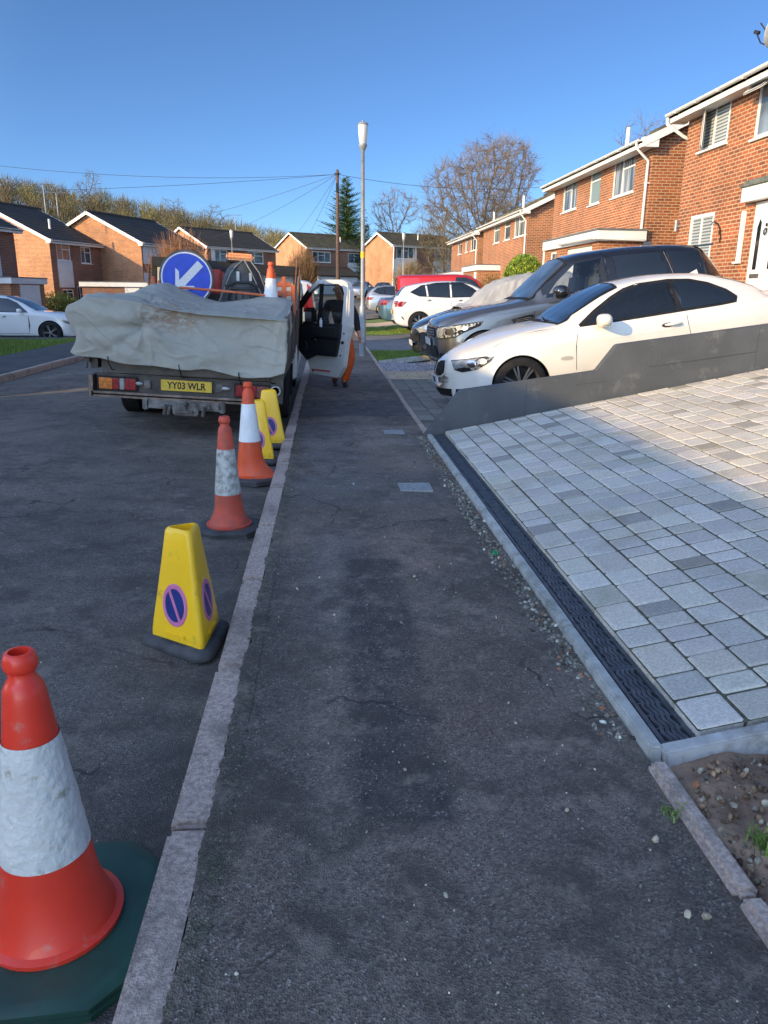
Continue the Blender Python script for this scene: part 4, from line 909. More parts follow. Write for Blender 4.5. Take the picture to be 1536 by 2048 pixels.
g = thing('person', 'person in black jacket and orange trousers walking behind the open truck door', 'person', (.205, 11.72, .1)); g.scale = (.95, .95, .95)
HX = -.02
hand = []
nd = [((.02, 0, .80), (.13, .09)), ((.03, 0, .95), (.13, .09)), ((.02, -.02, 1.12), (.15, .10)), ((.01, -.04, 1.26), (.15, .10)), ((.0, -.06, 1.35), (.055, .055)), ((HX, -.09, 1.41), (.052, .055)),   # 0-5 neck
      ((HX, -.10, 1.455), (.078, .092)), ((HX, -.10, 1.53), (.088, .105)), ((HX, -.09, 1.61), (.062, .072)),
      ((.15, -.04, 1.28), .06), ((.23, -.05, 1.10), .045), ((.27, -.10, .90), .036), ((.29, -.14, .82), (.022, .035)), ((.30, -.15, .765), (.016, .036)),
      ((-.19, -.04, 1.28), .06), ((-.26, -.06, 1.08), .045), ((-.22, -.19, .94), .036), ((-.20, -.26, .92), (.022, .03)), ((-.19, -.30, .92), (.016, .03)),
      ((.10, 0, .72), .085), ((.13, -.06, .42), .055), ((.05, -.02, .10), .04), ((.06, -.12, .03), (.035, .03)),
      ((-.07, .03, .72), .085), ((-.08, .02, .42), .055), ((-.10, .12, .10), .04), ((-.10, .03, .03), (.035, .03))]
ed = [(0, 1), (1, 2), (2, 3), (3, 4), (4, 5), (5, 6), (6, 7), (7, 8), (3, 9), (9, 10), (10, 11), (11, 12), (12, 13), (3, 14), (14, 15), (15, 16), (16, 17), (17, 18), (0, 19), (19, 20), (20, 21), (21, 22), (0, 23), (23, 24), (24, 25), (25, 26)]
# five fingers and thumb roots for the visible hand
fr_ = ((.316, -.175, .745), (.310, -.165, .742), (.303, -.150, .740), (.296, -.135, .742))
for k, (x, y, z) in enumerate(fr_):
    i = len(nd); L = (.052, .058, .054, .044)[k]
    nd += [((x, y, z), .0085), ((x+.004, y-.004, z-L*.55), .008), ((x-.004, y-.002, z-L), .007)]; ed += [(13, i), (i, i+1), (i+1, i+2)]
i = len(nd); nd += [((.285, -.185, .79), .0105), ((.278, -.205, .76), .009)]; ed += [(12, i), (i, i+1)]
body = skinned('body', nd, ed, skin, g)
jk = mat('black_jacket_cloth', (.012, .013, .017), .85, bump=.3, bscale=25)
nd = [((.02, 0, .84), (.155, .115)), ((.01, 0, .95), (.175, .12)), ((-.01, -.02, 1.12), (.20, .13)), ((-.01, -.04, 1.25), (.20, .13)), ((0, -.06, 1.345), (.07, .07)),
      ((.15, -.04, 1.275), .078), ((.235, -.05, 1.10), .063), ((.265, -.09, .93), .050), ((.275, -.115, .865), .045), ((-.19, -.04, 1.285), .082), ((-.26, -.06, 1.10), .068), ((-.22, -.17, .955), .052)]
skinned('jacket', nd, [(0, 1), (1, 2), (2, 3), (3, 4), (3, 5), (5, 6), (6, 7), (7, 8), (3, 9), (9, 10), (10, 11)], jk, g)
tro = mat('orange_trousers_cloth', (.62, .10, .012), .75, var=.12, scale=9, bump=.5, bscale=14)
nd = [((.02, 0, .88), (.14, .105)), ((.02, 0, .80), (.145, .105)), ((.105, -.0, .70), .108), ((.15, -.07, .44), .088), ((.072, -.03, .17), .078), ((.065, -.03, .08), .080), ((-.075, .03, .70), .105), ((-.085, .02, .44), .085), ((-.10, .10, .10), .075)]
skinned('trousers', nd, [(0, 1), (1, 2), (2, 3), (3, 4), (4, 5), (1, 6), (6, 7), (7, 8)], tro, g)
bt = mat('black_boot', (.012, .012, .012), .5)
for (x, y) in ((.055, -.03), (-.10, .10)): skinned('boot', [((x, y, .14), .052), ((x, y, .055), .05), ((x+.01, y-.12, .038), (.043, .034)), ((x+.015, y-.19, .03), (.036, .026))], [(0, 1), (1, 2), (2, 3)], bt, g)
skinned('hair', [((HX, -.04, 1.52), (.090, .070)), ((HX, -.05, 1.595), (.090, .088)), ((HX, -.075, 1.645), (.060, .070))], [(0, 1), (1, 2)], mat('light_brown_hair', (.26, .15, .07), .8, bump=.8, bscale=60), g)
mb = MB()
for s_ in (-1, 1): mb.lathe([(.001, -.011), (.008, -.008), (.011, 0), (.008, .008), (.001, .011)], 10, mt=T((HX+s_*.033, -.200, 1.53)))
mb.build('eye', mat('eye', (.05, .035, .03), .3), g, smooth=60)
mb = MB(); mb.add([(-.018, -.198, 1.485), (.018, -.198, 1.485), (0, -.236, 1.492), (0, -.199, 1.54)], [(0, 1, 2), (1, 3, 2), (3, 0, 2)]); 
for s_ in (-1, 1): mb.lathe([(.001, -.03), (.012, -.02), (.014, .01), (.001, .03)], 10, mt=T((s_*.092, -.10, 1.51)))
o = mb.build('nose', skin, g, smooth=80); o.location = (HX, 0, 0)
mb = MB(); mb.box((HX, -.192, 1.448), (.045, .006, .009), bev=.003); mb.build('mouth', mat('lips', (.30, .10, .08), .5), g, smooth=60)
# soft red bag behind the leg (strap of work gear hanging down)
# ---------------- lamp posts, pole ----------------
lpm = mat('grey_post_paint', (.30, .32, .34), .4, .3, var=.15, scale=5)
def lamp_post(label, loc, sc=1, yellow=True):
    g = thing('lamp_post', label, 'street lamp', loc, group='white topped street lamps'); g.scale = (sc, sc, sc)
    mb = MB(); mb.lathe([(.075, -.1), (.075, 1.05), (.068, 1.09), (.05, 1.12), (.046, 1.16), (.044, 2.5), (.036, 4.28), (.05, 4.30), (.05, 4.33)], 20); mb.box((0, -.077, .55), (.09, .012, .5), bev=.003); mb.build('post', lpm, g, smooth=35)
    mb = MB(); mb.lathe([(.045, 4.30), (.06, 4.33), (.085, 4.37), (.088, 4.42), (.07, 4.43)], 24); mb.lathe([(.112, 4.79), (.116, 4.805), (.09, 4.835), (.03, 4.85), (.02, 4.88), (.001, 4.885)], 24, cap=False); mb.build('lantern_frame', lpm, g, smooth=35)
    mb = MB(); mb.lathe([(.068, 4.425), (.085, 4.50), (.098, 4.62), (.108, 4.79), (.10, 4.80)], 24, cap=False); mb.build('lantern_glass', mat('opal_glass', (.62, .60, .56), .3, coat=.3), g, smooth=60)
    if yellow:
        mb = MB(); mb.lathe([(.0475, 2.13), (.0475, 2.26)], 20, cap=False); mb.build('yellow_band', yel, g, smooth=60)
        mb = MB()
        for z in (.75, .35): mb.lathe([(.0765, z), (.0765, z+.02)], 20, cap=False)
        mb.build('strap', M['galv'], g, smooth=60)
    return g
lamp_post('tall grey street lamp with yellow band rising from the footway behind the person', (.80, 17.5, .1))
lamp_post('small distant street lamp in front of the last house left of the canopy row', (4.48, 46, .35), .93, False)
lamp_post('distant street lamp top showing behind the truck beacon', (-5.27, 45, .0), .985, False)
wood = mat('weathered_wood', (.10, .062, .045), .9, var=.25, scale=8, bump=.4)
g = thing('telegraph_pole', 'dark wooden telegraph pole with wires fanning out from its top', 'telegraph pole', (.72, 50, 0))
mb = MB(); mb.lathe([(.15, 0), (.11, 5), (.09, 8.65), (.01, 8.72)], 14); mb.build('pole', wood, g, smooth=50)
mb = MB(); mb.lathe([(.13, 8.38), (.13, 8.45)], 14); 
for k in range(6): a = k*1.05; mb.cyl((0, 0, 8.42), (cos(a)*.22, sin(a)*.22, 8.48), .02, 6)
mb.b2(-.09, .09, -.16, -.08, 7.4, 7.9); mb.build('bracket', M['black'], g)
wm_ = mat('wire', (.03, .03, .035), .6)
def wire(a, b, sag, label, r=.011):
    P = [Vector(a).lerp(Vector(b), t)+Vector((0, 0, -sag*4*t*(1-t))) for t in np.linspace(0, 1, 30)]
    tag(MB().tube(P, r, 5).build('overhead_wire', wm_, smooth=80), label, 'overhead wire', 'wires fanning from the telegraph pole')
top = (.72, 50, 8.42)
wire(top, (-26, 50, 9.2), .7, 'topmost overhead wire crossing the sky at left')
wire(top, (-24, 48, 6.7), .25, 'second overhead wire sloping down to the hill at left')
wire(top, (-20, 78, 6.9), .5, 'overhead wire running to the roof with the hedge tree before it')
wire(top, (-12, 82, 6.5), .4, 'overhead wire running down to the roof behind the beacon')
wire(top, (-5, 100, 7), .3, 'steep overhead wire to the gable house behind the truck')
wire(top, (-3, 96, 6.6), .3, 'steepest overhead wire to the gable house, just inside the other')
wire(top, (16, 54, 8.6), .5, 'overhead wire passing right behind the street lamp to the oak tree', .013)
wire(top, (7.2, 82, 6.3), .25, 'overhead wire falling right from the pole to the far house roof')
# ---------------- cars ----------------
def carpaint(name, col, metal=0, rough=.28, coat=1, var=.02, dirt=None): return mat(name, col, rough, metal, var=var, scale=2, coat=coat, dirt=dirt)
class Car:
    """shell lofted from a table of stations (x, halfwidth, bottom, shoulder, top, top halfwidth); patches are draped over it"""
    def __init__(s, root, tab, paint, sweepF=.16, sweepR=.08, ex=2):
        s.root = root; s.tab = tab; s.L = tab[-1][0]; L = s.L; x0_ = tab[0][0]; N_ = int(L/.055)
        xs = [x0_+(L-x0_)*i/N_ for i in range(N_+1)]; xs = sorted(set(xs+[x0_+.012, x0_+.03, L-.012, L-.03]))
        P = []
        for x in xs:
            w_, zb, zs, ztp, wr = interp(tab, x)
            e = min(1, sqrt(max(0, (x-x0_)/.05))) if x < x0_+.05 else (min(1, sqrt(max(0, (L-x)/.05))) if x > L-.05 else 1)
            zm = (zb+zs)/2; h = (zs-zb)
            hgt = ztp-zs
            zr = zs+hgt*(.86 if hgt > .15 else .55)
            mid = (w_*.955*.52+wr*.48, zs+(zr-zs)*.50)
            ring = [(0, zb), (w_*.55, zb), (w_*.90, zb), (w_*.965, zb+.035), (w_*.985, zb+.09), (w_*1.0, zb+h*.34), (w_*1.0, zb+h*.55), (w_*.992, zb+h*.68), (w_*.982, zb+h*.80), (w_*.978, zs-.045), (w_*.968, zs-.012), (w_*.945, zs+.004), (mid[0]+.018*(hgt > .15), mid[1]), (wr+.035*min(1, hgt*3), zr-.03*min(1, hgt*3)), (wr, zr), (wr*.86, zr+(ztp-zr)*.55), (wr*.55, zr+(ztp-zr)*.88), (0, ztp)]
            r = []
            for (y, z) in ring:
                y *= (.55+.45*e); z = zm+(z-zm)*(.72+.28*e)
                a = (y/max(w_, .01))**ex
                dx = sweepF*a*max(0, 1-(x-x0_)/.9)-sweepR*a*max(0, 1-(L-x)/.8)
                r.append((x+dx, y, z))
            P.append([(a_, -b_, c_) for a_, b_, c_ in r[::-1]]+r[1:])
        n = len(P[0]); mb = MB(); vs = [p for r in P for p in r]
        fs = [(i*n+j, i*n+(j+1) % n, (i+1)*n+(j+1) % n, (i+1)*n+j) for i in range(len(P)-1) for j in range(n)]
        fs += [tuple(range(n))[::-1], tuple((len(P)-1)*n+i for i in range(n))]
        mb.add(vs, fs); s.body = mb.build('body', [paint, M['black']], root, smooth=180)
        bm = bmesh.new(); bm.from_mesh(s.body.data); bmesh.ops.recalc_face_normals(bm, faces=bm.faces); bm.to_mesh(s.body.data)
        s.bvh = BVHTree.FromBMesh(bm); bm.free()
        s.body.data.shade_smooth(); s.body.data.set_sharp_from_angle(angle=radians(50))
    def arches(s, ws, R):
        w_ = max(t[1] for t in s.tab)
        for x, z in ws:
            for sg in (-1, 1):
                c = MB(); c.lathe([(R, 0), (R, .42)], 48, 0, T((x, sg*(w_-.30) , z)) @ rotm(rx=-sg*pi/2)); co = c.build('cut', M['black'], s.root, uv=False)
                md = s.body.modifiers.new('b', 'BOOLEAN'); md.operation = 'DIFFERENCE'; md.object = co; md.solver = 'EXACT'
                bpy.context.view_layer.update(); dg = bpy.context.evaluated_depsgraph_get(); nm = bpy.data.meshes.new_from_object(s.body.evaluated_get(dg)); s.body.modifiers.clear(); s.body.data = nm; bpy.data.objects.remove(co)
        me = s.body.data
        while len(me.materials) > 2: me.materials.pop()
        if len(me.materials) < 2: me.materials.append(M['black'])
        for p in me.polygons:
            p.material_index = 0
            for x, z in ws:
                if all((me.vertices[v].co.x-x)**2+(me.vertices[v].co.z-z)**2 < (R*1.006)**2 for v in p.vertices): p.material_index = 1
        me.shade_smooth(); me.set_sharp_from_angle(angle=radians(38)); s.body.name = 'body'
    def tunnel(s, polys, mats_inner=None):
        w_ = max(t[1] for t in s.tab); me0 = s.body.data
        k = len(me0.materials); me0.materials.append(M['cabin'])
        for poly in polys:
            ct = MB(); ct.prism(grow(poly, -.006), -1.6, 1.6); co = ct.build('cut', M['black'], s.root, uv=False); b = bmesh.new(); b.from_mesh(co.data); bmesh.ops.recalc_face_normals(b, faces=b.faces); b.to_mesh(co.data); b.free()
            md = s.body.modifiers.new('b', 'BOOLEAN'); md.operation = 'DIFFERENCE'; md.object = co; md.solver = 'EXACT'
            bpy.context.view_layer.update(); dg = bpy.context.evaluated_depsgraph_get(); nm = bpy.data.meshes.new_from_object(s.body.evaluated_get(dg)); s.body.modifiers.clear(); s.body.data = nm; bpy.data.objects.remove(co)
        me = s.body.data
        for p in me.polygons:
            c_ = p.center
            if abs(p.normal.y) < .35 and p.area > .02 and max(abs(me.vertices[v].co.y) for v in p.vertices) > .45 and min(me.vertices[v].co.y for v in p.vertices) < -.4 and max(me.vertices[v].co.y for v in p.vertices) > .4 and len(p.vertices) < 30 and c_.z > .8 and any(min(q[0] for q in poly)-.02 < c_.x < max(q[0] for q in poly)+.02 and min(q[1] for q in poly)-.02 < c_.z < max(q[1] for q in poly)+.02 for poly in polys): p.material_index = k
        me.shade_smooth(); me.set_sharp_from_angle(angle=radians(38))
    def patch(s, name, poly, view, m, off=.004, parent=None, seg=.05, rim=None):
        """view: 'L' (-y side) 'R' (+y) poly (x,z); 'T' poly (x,y); 'F' front / 'B' back poly (y,z)"""
        b = bmesh.new()
        def to(p):
            if view == 'L': return (p[0], -3, p[1])
            if view == 'R': return (p[0], 3, p[1])
            if view == 'T': return (p[0], p[1], 3)
            if view == 'F': return (-2, p[0], p[1])
            return (8, p[0], p[1])
        d = {'L': (0, 1, 0), 'R': (0, -1, 0), 'T': (0, 0, -1), 'F': (1, 0, 0), 'B': (-1, 0, 0)}[view]; d = Vector(d)
        q = []
        n = len(poly)
        for i in range(n):
            a, c = poly[i], poly[(i+1) % n]; k = max(1, int(hypot(a[0]-c[0], a[1]-c[1])/seg))
            q += [(a[0]+(c[0]-a[0])*t/k, a[1]+(c[1]-a[1])*t/k) for t in range(k)]
        f = b.faces.new([b.verts.new(to(p)) for p in q]); bmesh.ops.triangulate(b, faces=[f], quad_method='BEAUTY', ngon_method='BEAUTY')
        for _ in range(5):
            lg = [e for e in b.edges if e.calc_length() > seg*1.7]
            if not lg: break
            bmesh.ops.subdivide_edges(b, edges=lg, cuts=1); bmesh.ops.triangulate(b, faces=b.faces[:])
        for v in b.verts:
            h = s.bvh.ray_cast(v.co, d)
            if h[0] is None: h = s.bvh.find_nearest(v.co+d*2.2)
            nn = h[1]; nn = nn if nn.dot(d) < 0 else -nn; v.co = h[0]+nn*off*.5-d*off*.5
        bmesh.ops.recalc_face_normals(b, faces=b.faces)
        for f in b.faces:
            if f.normal.dot(d) > 0: f.normal_flip()
        me = bpy.data.meshes.new(name); b.to_mesh(me); b.free(); me.materials.append(m); me.shade_smooth()
        o = bpy.data.objects.new(name, me); S.collection.objects.link(o); o.parent = parent or s.root; return o
    def line(s, name, pts, view, m=None, wd=.006, off=.0012, parent=None):
        L_ = []; R_ = []
        for i, p in enumerate(pts):
            a = pts[max(0, i-1)]; c = pts[min(len(pts)-1, i+1)]; l = hypot(c[0]-a[0], c[1]-a[1]); nx, ny = -(c[1]-a[1])/l*wd/2, (c[0]-a[0])/l*wd/2
            L_.append((p[0]+nx, p[1]+ny)); R_.append((p[0]-nx, p[1]-ny))
        return s.patch(name, L_+R_[::-1], view, m or M['black'], off, parent, seg=.06)
def grow(poly, d):
    cx = sum(p[0] for p in poly)/len(poly); cy = sum(p[1] for p in poly)/len(poly); n = len(poly); out = []
    A = sum(poly[i][0]*poly[(i+1) % n][1]-poly[(i+1) % n][0]*poly[i][1] for i in range(n)); sg = 1 if A > 0 else -1
    for i in range(n):
        a, b, c = poly[i-1], poly[i], poly[(i+1) % n]
        def nrm(p, q): l = hypot(q[0]-p[0], q[1]-p[1]) or 1; return ((q[1]-p[1])/l*sg, -(q[0]-p[0])/l*sg)
        n1, n2 = nrm(a, b), nrm(b, c); k = max(.5, 1+n1[0]*n2[0]+n1[1]*n2[1]); out.append((b[0]+d*(n1[0]+n2[0])/k, b[1]+d*(n1[1]+n2[1])/k))
    return out
def both(c, fn):
    for v, sg in (('L', -1), ('R', 1)): fn(v, sg)
def mirror_part(c, pos, dims, m, sgn, arm=True):
    mb = MB(); b = bmesh.new(); bmesh.ops.create_uvsphere(b, u_segments=20, v_segments=12, radius=1); vs = [Vector((math.copysign(abs(v.co.x)**.75, v.co.x)*dims[0]/2, math.copysign(abs(v.co.y)**.75, v.co.y)*dims[1]/2, math.copysign(abs(v.co.z)**.8, v.co.z)*dims[2]/2)) for v in b.verts]; fs = [[v.index for v in f.verts] for f in b.faces]; b.free()
    mb.add(vs, fs, 0, T((pos[0], sgn*pos[1], pos[2]))); o = mb.build('mirror', m, c.root, smooth=60)
    mb = MB(); mb.tube([(pos[0]-.02, sgn*(pos[1]-.12), pos[2]-.05), (pos[0]-.01, sgn*(pos[1]-.04), pos[2]-.02)], .022, 8); mb.build('stalk', M['black'], o, smooth=60)
def handle(c, x, z, view, m, l=.2):
    h = c.bvh.ray_cast(Vector((x, -3 if view == 'L' else 3, z)), Vector((0, 1 if view == 'L' else -1, 0)))[0]
    sg = -1 if view == 'L' else 1
    c.patch('handle_recess', [(x-l*.35+l*.35*cos(a), z-.005+.028*sin(a)) for a in np.linspace(0, 2*pi, 14, endpoint=False)], view, M['dirtymetal'], .001)
    mb = MB(); mb.tube([(x-l/2, h.y-sg*.0, z), (x-l*.35, h.y+sg*.025, z), (x, h.y+sg*.034, z+.002), (x+l*.35, h.y+sg*.025, z), (x+l/2, h.y, z)], [.010, .015, .017, .015, .010], 8); mb.build('handle', m, c.root, smooth=60)
def ell(cx, cz, rx, rz, n=20): return [(cx+rx*cos(2*pi*i/n), cz+rz*sin(2*pi*i/n)) for i in range(n)]
PT = radians(6.84)
def lampfill(c, poly, view, base, parts, name='headlight', sub='reflector'):
    o = c.patch(name, poly, view, base, .006, seg=.03)
    for pl_, m in parts: c.patch(sub, pl_, view, m, .009, o, seg=.03)
    return o
M['cabin'] = mat('dark_cabin_trim', (.03, .032, .034), .8)
M['seat'] = mat('seat_leather', (.07, .075, .075), .5, var=.1, scale=8, coat=.2)
def seat(c, x, y, z, h, name='seat'):
    mb = MB(); q = T((x, y, z)) @ rotm(ry=radians(14)); mb.box((0, 0, h*.32), (.13, .48, h*.64), mt=q, bev=.05); mb.box((0, 0, h*.64+.10), (.10, .26, .19), mt=q, bev=.045); mb.box((0, .06, h*.64), (.03, .02, .08), mt=q); mb.build(name, M['seat'], c.root, smooth=60)
# --- white coupe ---
wc = carpaint('cream_white_paint', (.76, .725, .64), dirt=((.6, .59, .54), 3, .5, .8))
g = thing('parked_car', 'white two door coupe with black alloy wheels parked nose down behind the low grey wall', 'car', (1.42, 9.6, .05), rot=(0, -PT, 0), group='cars on the sloping driveways')
tab = [(0, .60, .26, .50, .53, .48), (.06, .72, .19, .57, .63, .55), (.2, .80, .17, .64, .715, .62), (.45, .855, .17, .715, .80, .68), (.8, .88, .18, .80, .885, .72), (1.15, .885, .18, .865, .94, .73), (1.42, .885, .18, .885, .965, .73), (1.6, .885, .18, .895, 1.05, .66), (2.0, .885, .18, .905, 1.255, .58), (2.3, .885, .18, .915, 1.345, .54), (2.75, .885, .18, .93, 1.378, .54), (3.2, .885, .18, .95, 1.35, .53), (3.6, .885, .19, .96, 1.245, .55), (3.95, .88, .20, .965, 1.09, .62), (4.1, .875, .22, .96, 1.045, .67), (4.4, .84, .26, .93, 1.02, .68), (4.53, .78, .30, .86, .94, .62), (4.58, .70, .36, .75, .80, .55)]
c = Car(g, tab, wc, .34, .1, 1.6); c.arches([(.89, .32), (3.65, .32)], .345)
for x in (.89, 3.65):
    for sg in (-1, 1): wheel(g, (x, sg*.775, .318), .318, .215, None, M['darkalloy'], 7, .74, out=sg, face=.85)
dlo = [(1.62, .915), (1.85, 1.06), (2.08, 1.185), (2.25, 1.255), (2.42, 1.29), (2.79, 1.30), (3.05, 1.275), (3.25, 1.215), (3.43, 1.12), (3.52, 1.035), (3.49, .99), (3.3, .975), (2.79, .955), (2.2, .93)]
def f(v, sg):
    c.patch('window_surround', ringpoly, v, M['black'], .004) if 0 else [c.line('window_trim', dlo+[dlo[0]], v, M['black'], .03, .004), c.line('door_pillar', [(2.80, 1.29), (2.815, .96)], v, M['black'], .075, .005), c.patch('mirror_corner', [(1.62, .92), (1.92, 1.08), (1.90, .93)], v, M['black'], .005)]
    fr = [(1.72, .93), (1.88, 1.055), (2.10, 1.175), (2.27, 1.245), (2.43, 1.275), (2.755, 1.283), (2.775, .965), (2.2, .94)]
    rr_ = [(2.83, 1.283), (3.04, 1.26), (3.23, 1.203), (3.41, 1.11), (3.49, 1.035), (3.465, 1.0), (3.28, .985), (2.845, .968)]
    c.patch('side_window', fr, v, M['tint'], .008); c.patch('side_window', rr_, v, M['glass'], .008)
    for ln in ([(1.60, .89), (1.56, .70), (1.55, .42)], [(1.56, .30), (2.85, .30)], [(2.93, .42), (2.92, .70), (2.87, .955)]): c.line('panel_gap', ln, v)
    c.patch('indicator', ell(1.44, .57, .075, .022), v, mat('side_indicator', (.45, .42, .36), .2, coat=.6), .006)
    handle(c, 2.72, .815, v, wc, .2)
    hl = [(.27, .66), (.62, .705), (.70, .70), (.66, .655), (.50, .565), (.36, .53), (.29, .555)]
    o = lampfill(c, [(x-.10, z-.02) for x, z in hl], v, M['clearlamp'], [(ell(.36, .61, .05, .038), M['chrome']), (ell(.47, .635, .045, .032), M['galv']), (ell(.255, .585, .03, .025), M['galv'])])
    c.line('lamp_edge', [(x-.10, z-.02) for x, z in hl+[hl[0]]], v, wd=.008, off=.007, parent=o)
    mirror_part(c, (1.86, .985, .955), (.16, .24, .15), wc, sg)
    c.line('crease', [(.9, .70), (1.6, .715), (2.9, .76), (3.9, .80)], v, wc, .004, .003)
c_surround = None
both(c, f)
c.tunnel([[(1.90, .955), (1.99, 1.12), (2.12, 1.18), (2.29, 1.24), (2.43, 1.272), (2.75, 1.278), (2.77, .97), (2.2, .945)]])
for y in (-.36, .36): seat(c, 2.52, y, .62, .80)
mb = MB(); mb.lathe([(.17, -.012), (.185, 0), (.17, .012), (.155, 0), (.17, -.012)], 28, mt=T((1.98, .36, .96)) @ rotm(ry=radians(-65)), cap=False); mb.build('steering_wheel', M['black'], g, smooth=60)
c.patch('windscreen', [(1.40, -.66), (1.37, -.3), (1.36, 0), (1.37, .3), (1.40, .66), (1.85, .59), (2.19, .52), (2.23, .25), (2.24, 0), (2.23, -.25), (2.19, -.52), (1.85, -.59)], 'T', M['black'], .004)
c.patch('windscreen_glass', [(1.44, -.62), (1.41, -.3), (1.40, 0), (1.41, .3), (1.44, .62), (1.85, .56), (2.16, .49), (2.19, .25), (2.20, 0), (2.19, -.25), (2.16, -.49), (1.85, -.56)], 'T', M['glass'], .008)
c.patch('rear_window', [(3.42, -.5), (3.4, 0), (3.42, .5), (3.95, .56), (3.97, 0), (3.95, -.56)], 'T', M['glass'], .006)
for sg in (-1, 1):
    kd = [(sg*.055+a*sg, b) for a, b in ((0, .50), (.03, .455), (.15, .46), (.21, .50), (.215, .59), (.17, .635), (.05, .63), (0, .60))]
    o = c.patch('kidney_grille', grow(kd, .014), 'F', wc, .012, seg=.03); c.patch('grille_mesh', kd, 'F', M['black'], .02, o, seg=.03)
    for k in range(5): c.line('grille_bar', [(sg*(.09+k*.035), .48), (sg*(.09+k*.035), .61)], 'F', M['dirtymetal'], .004, .024, o)
    c.patch('lower_intake', [(sg*.42, .30), (sg*.60, .31), (sg*.62, .22), (sg*.5, .19), (sg*.40, .22)], 'F', M['black'], .006, seg=.03)
    c.patch('bonnet_crease', [(.35, sg*.42), (1.3, sg*.56), (1.3, sg*.565), (.35, sg*.426)], 'T', wc, .003)
c.patch('centre_intake', [(-.34, .20), (-.36, .30), (.36, .30), (.34, .20)], 'F', M['black'], .008, seg=.04)
c.patch('bumper_gap', [(-.30, .375), (.30, .375), (.30, .382), (-.30, .382)], 'F', M['black'], .004)
mb = MB(); mb.box((-.008, 0, .40), (.012, .52, .11), bev=.003); pl_ = mb.build('number_plate', mat('white_plate', (.62, .62, .6), .4), g); text('EOM', .09, M['black'], pl_, (-.0155, 0, .40), (pi/2, 0, -pi/2), sx=.85, bold=.002)
mb = MB(); mb.lathe([(.001, .008), (.036, .008), (.041, .002)], 24, mt=T((.165, 0, .675)) @ rotm(ry=-radians(58))); bd = mb.build('badge', M['chrome'], g, smooth=50)
mb = MB(); mb.lathe([(.001, .0095), (.026, .0095)], 24, mt=T((.165, 0, .675)) @ rotm(ry=-radians(58)), cap=False); mb.build('badge_centre', blue, bd)
mb = MB(); mb.tube([(1.46, -.55, .955), (1.42, -.1, .985), (1.47, .2, 1.0)], .008, 6); mb.tube([(1.44, -.05, .965), (1.40, .35, .985), (1.46, .6, .98)], .008, 6); mb.build('wiper', M['black'], g, smooth=60)
c.line('bonnet_gap', [(.26, -.62), (.60, -.70), (1.35, -.745)], 'T', wd=.006); c.line('bonnet_gap', [(.26, .62), (.60, .70), (1.35, .745)], 'T', wd=.006)
mb = MB(); mb.add([(3.3, -.02, 1.335), (3.42, -.03, 1.31), (3.42, .03, 1.31), (3.41, 0, 1.375)], [(0, 1, 3), (0, 3, 2), (1, 2, 3)]); mb.build('aerial', wc, g)

# --- grey SUV ---
gc = carpaint('metallic_grey_paint', (.15, .158, .17), .7, .28)
bc = carpaint('gloss_black', (.012, .013, .016), 0, .12)
g = thing('parked_car', 'grey luxury off roader with black roof parked between the white coupe and the black car', 'car', (1.55, 12.6, .066), rot=(0, -PT, 0), group='cars on the sloping driveways')
tab = [(.20, .70, .36, .72, .82, .55), (.25, .82, .28, .84, .94, .62), (.36, .91, .25, .91, 1.01, .70), (.55, .955, .26, .965, 1.06, .78), (1.0, .98, .27, 1.04, 1.115, .82), (1.5, .985, .28, 1.075, 1.15, .84), (1.72, .985, .28, 1.085, 1.20, .80), (2.1, .985, .28, 1.10, 1.50, .70), (2.45, .985, .28, 1.115, 1.735, .64), (2.7, .985, .28, 1.12, 1.77, .63), (3.3, .985, .28, 1.15, 1.785, .63), (4.0, .985, .28, 1.18, 1.755, .62), (4.5, .97, .30, 1.20, 1.69, .60), (4.68, .95, .34, 1.19, 1.50, .62), (4.8, .93, .38, 1.15, 1.28, .68), (4.87, .85, .45, 1.05, 1.12, .66)]
c = Car(g, tab, gc, .10, .12); c.arches([(.93, .38), (3.85, .38)], .42)
for x in (.93, 3.85):
    for sg in (-1, 1): wheel(g, (x, sg*.85, .385), .385, .26, None, M['darkalloy'], 5, .74, out=sg, face=.85)
roofp = [(2.93, 1.80), (3.3, 1.82), (4.1, 1.80), (4.55, 1.72), (4.74, 1.35), (4.86, 1.17), (4.4, 1.185), (3.3, 1.15), (2.93, 1.14)]
suvf = [(1.93, 1.155), (2.15, 1.38), (2.47, 1.615), (2.90, 1.655), (2.92, 1.165), (2.3, 1.145)]
dl1_ = [(1.90, 1.14), (2.13, 1.38), (2.46, 1.63), (2.70, 1.672), (2.93, 1.675), (2.955, 1.155), (2.3, 1.135)]
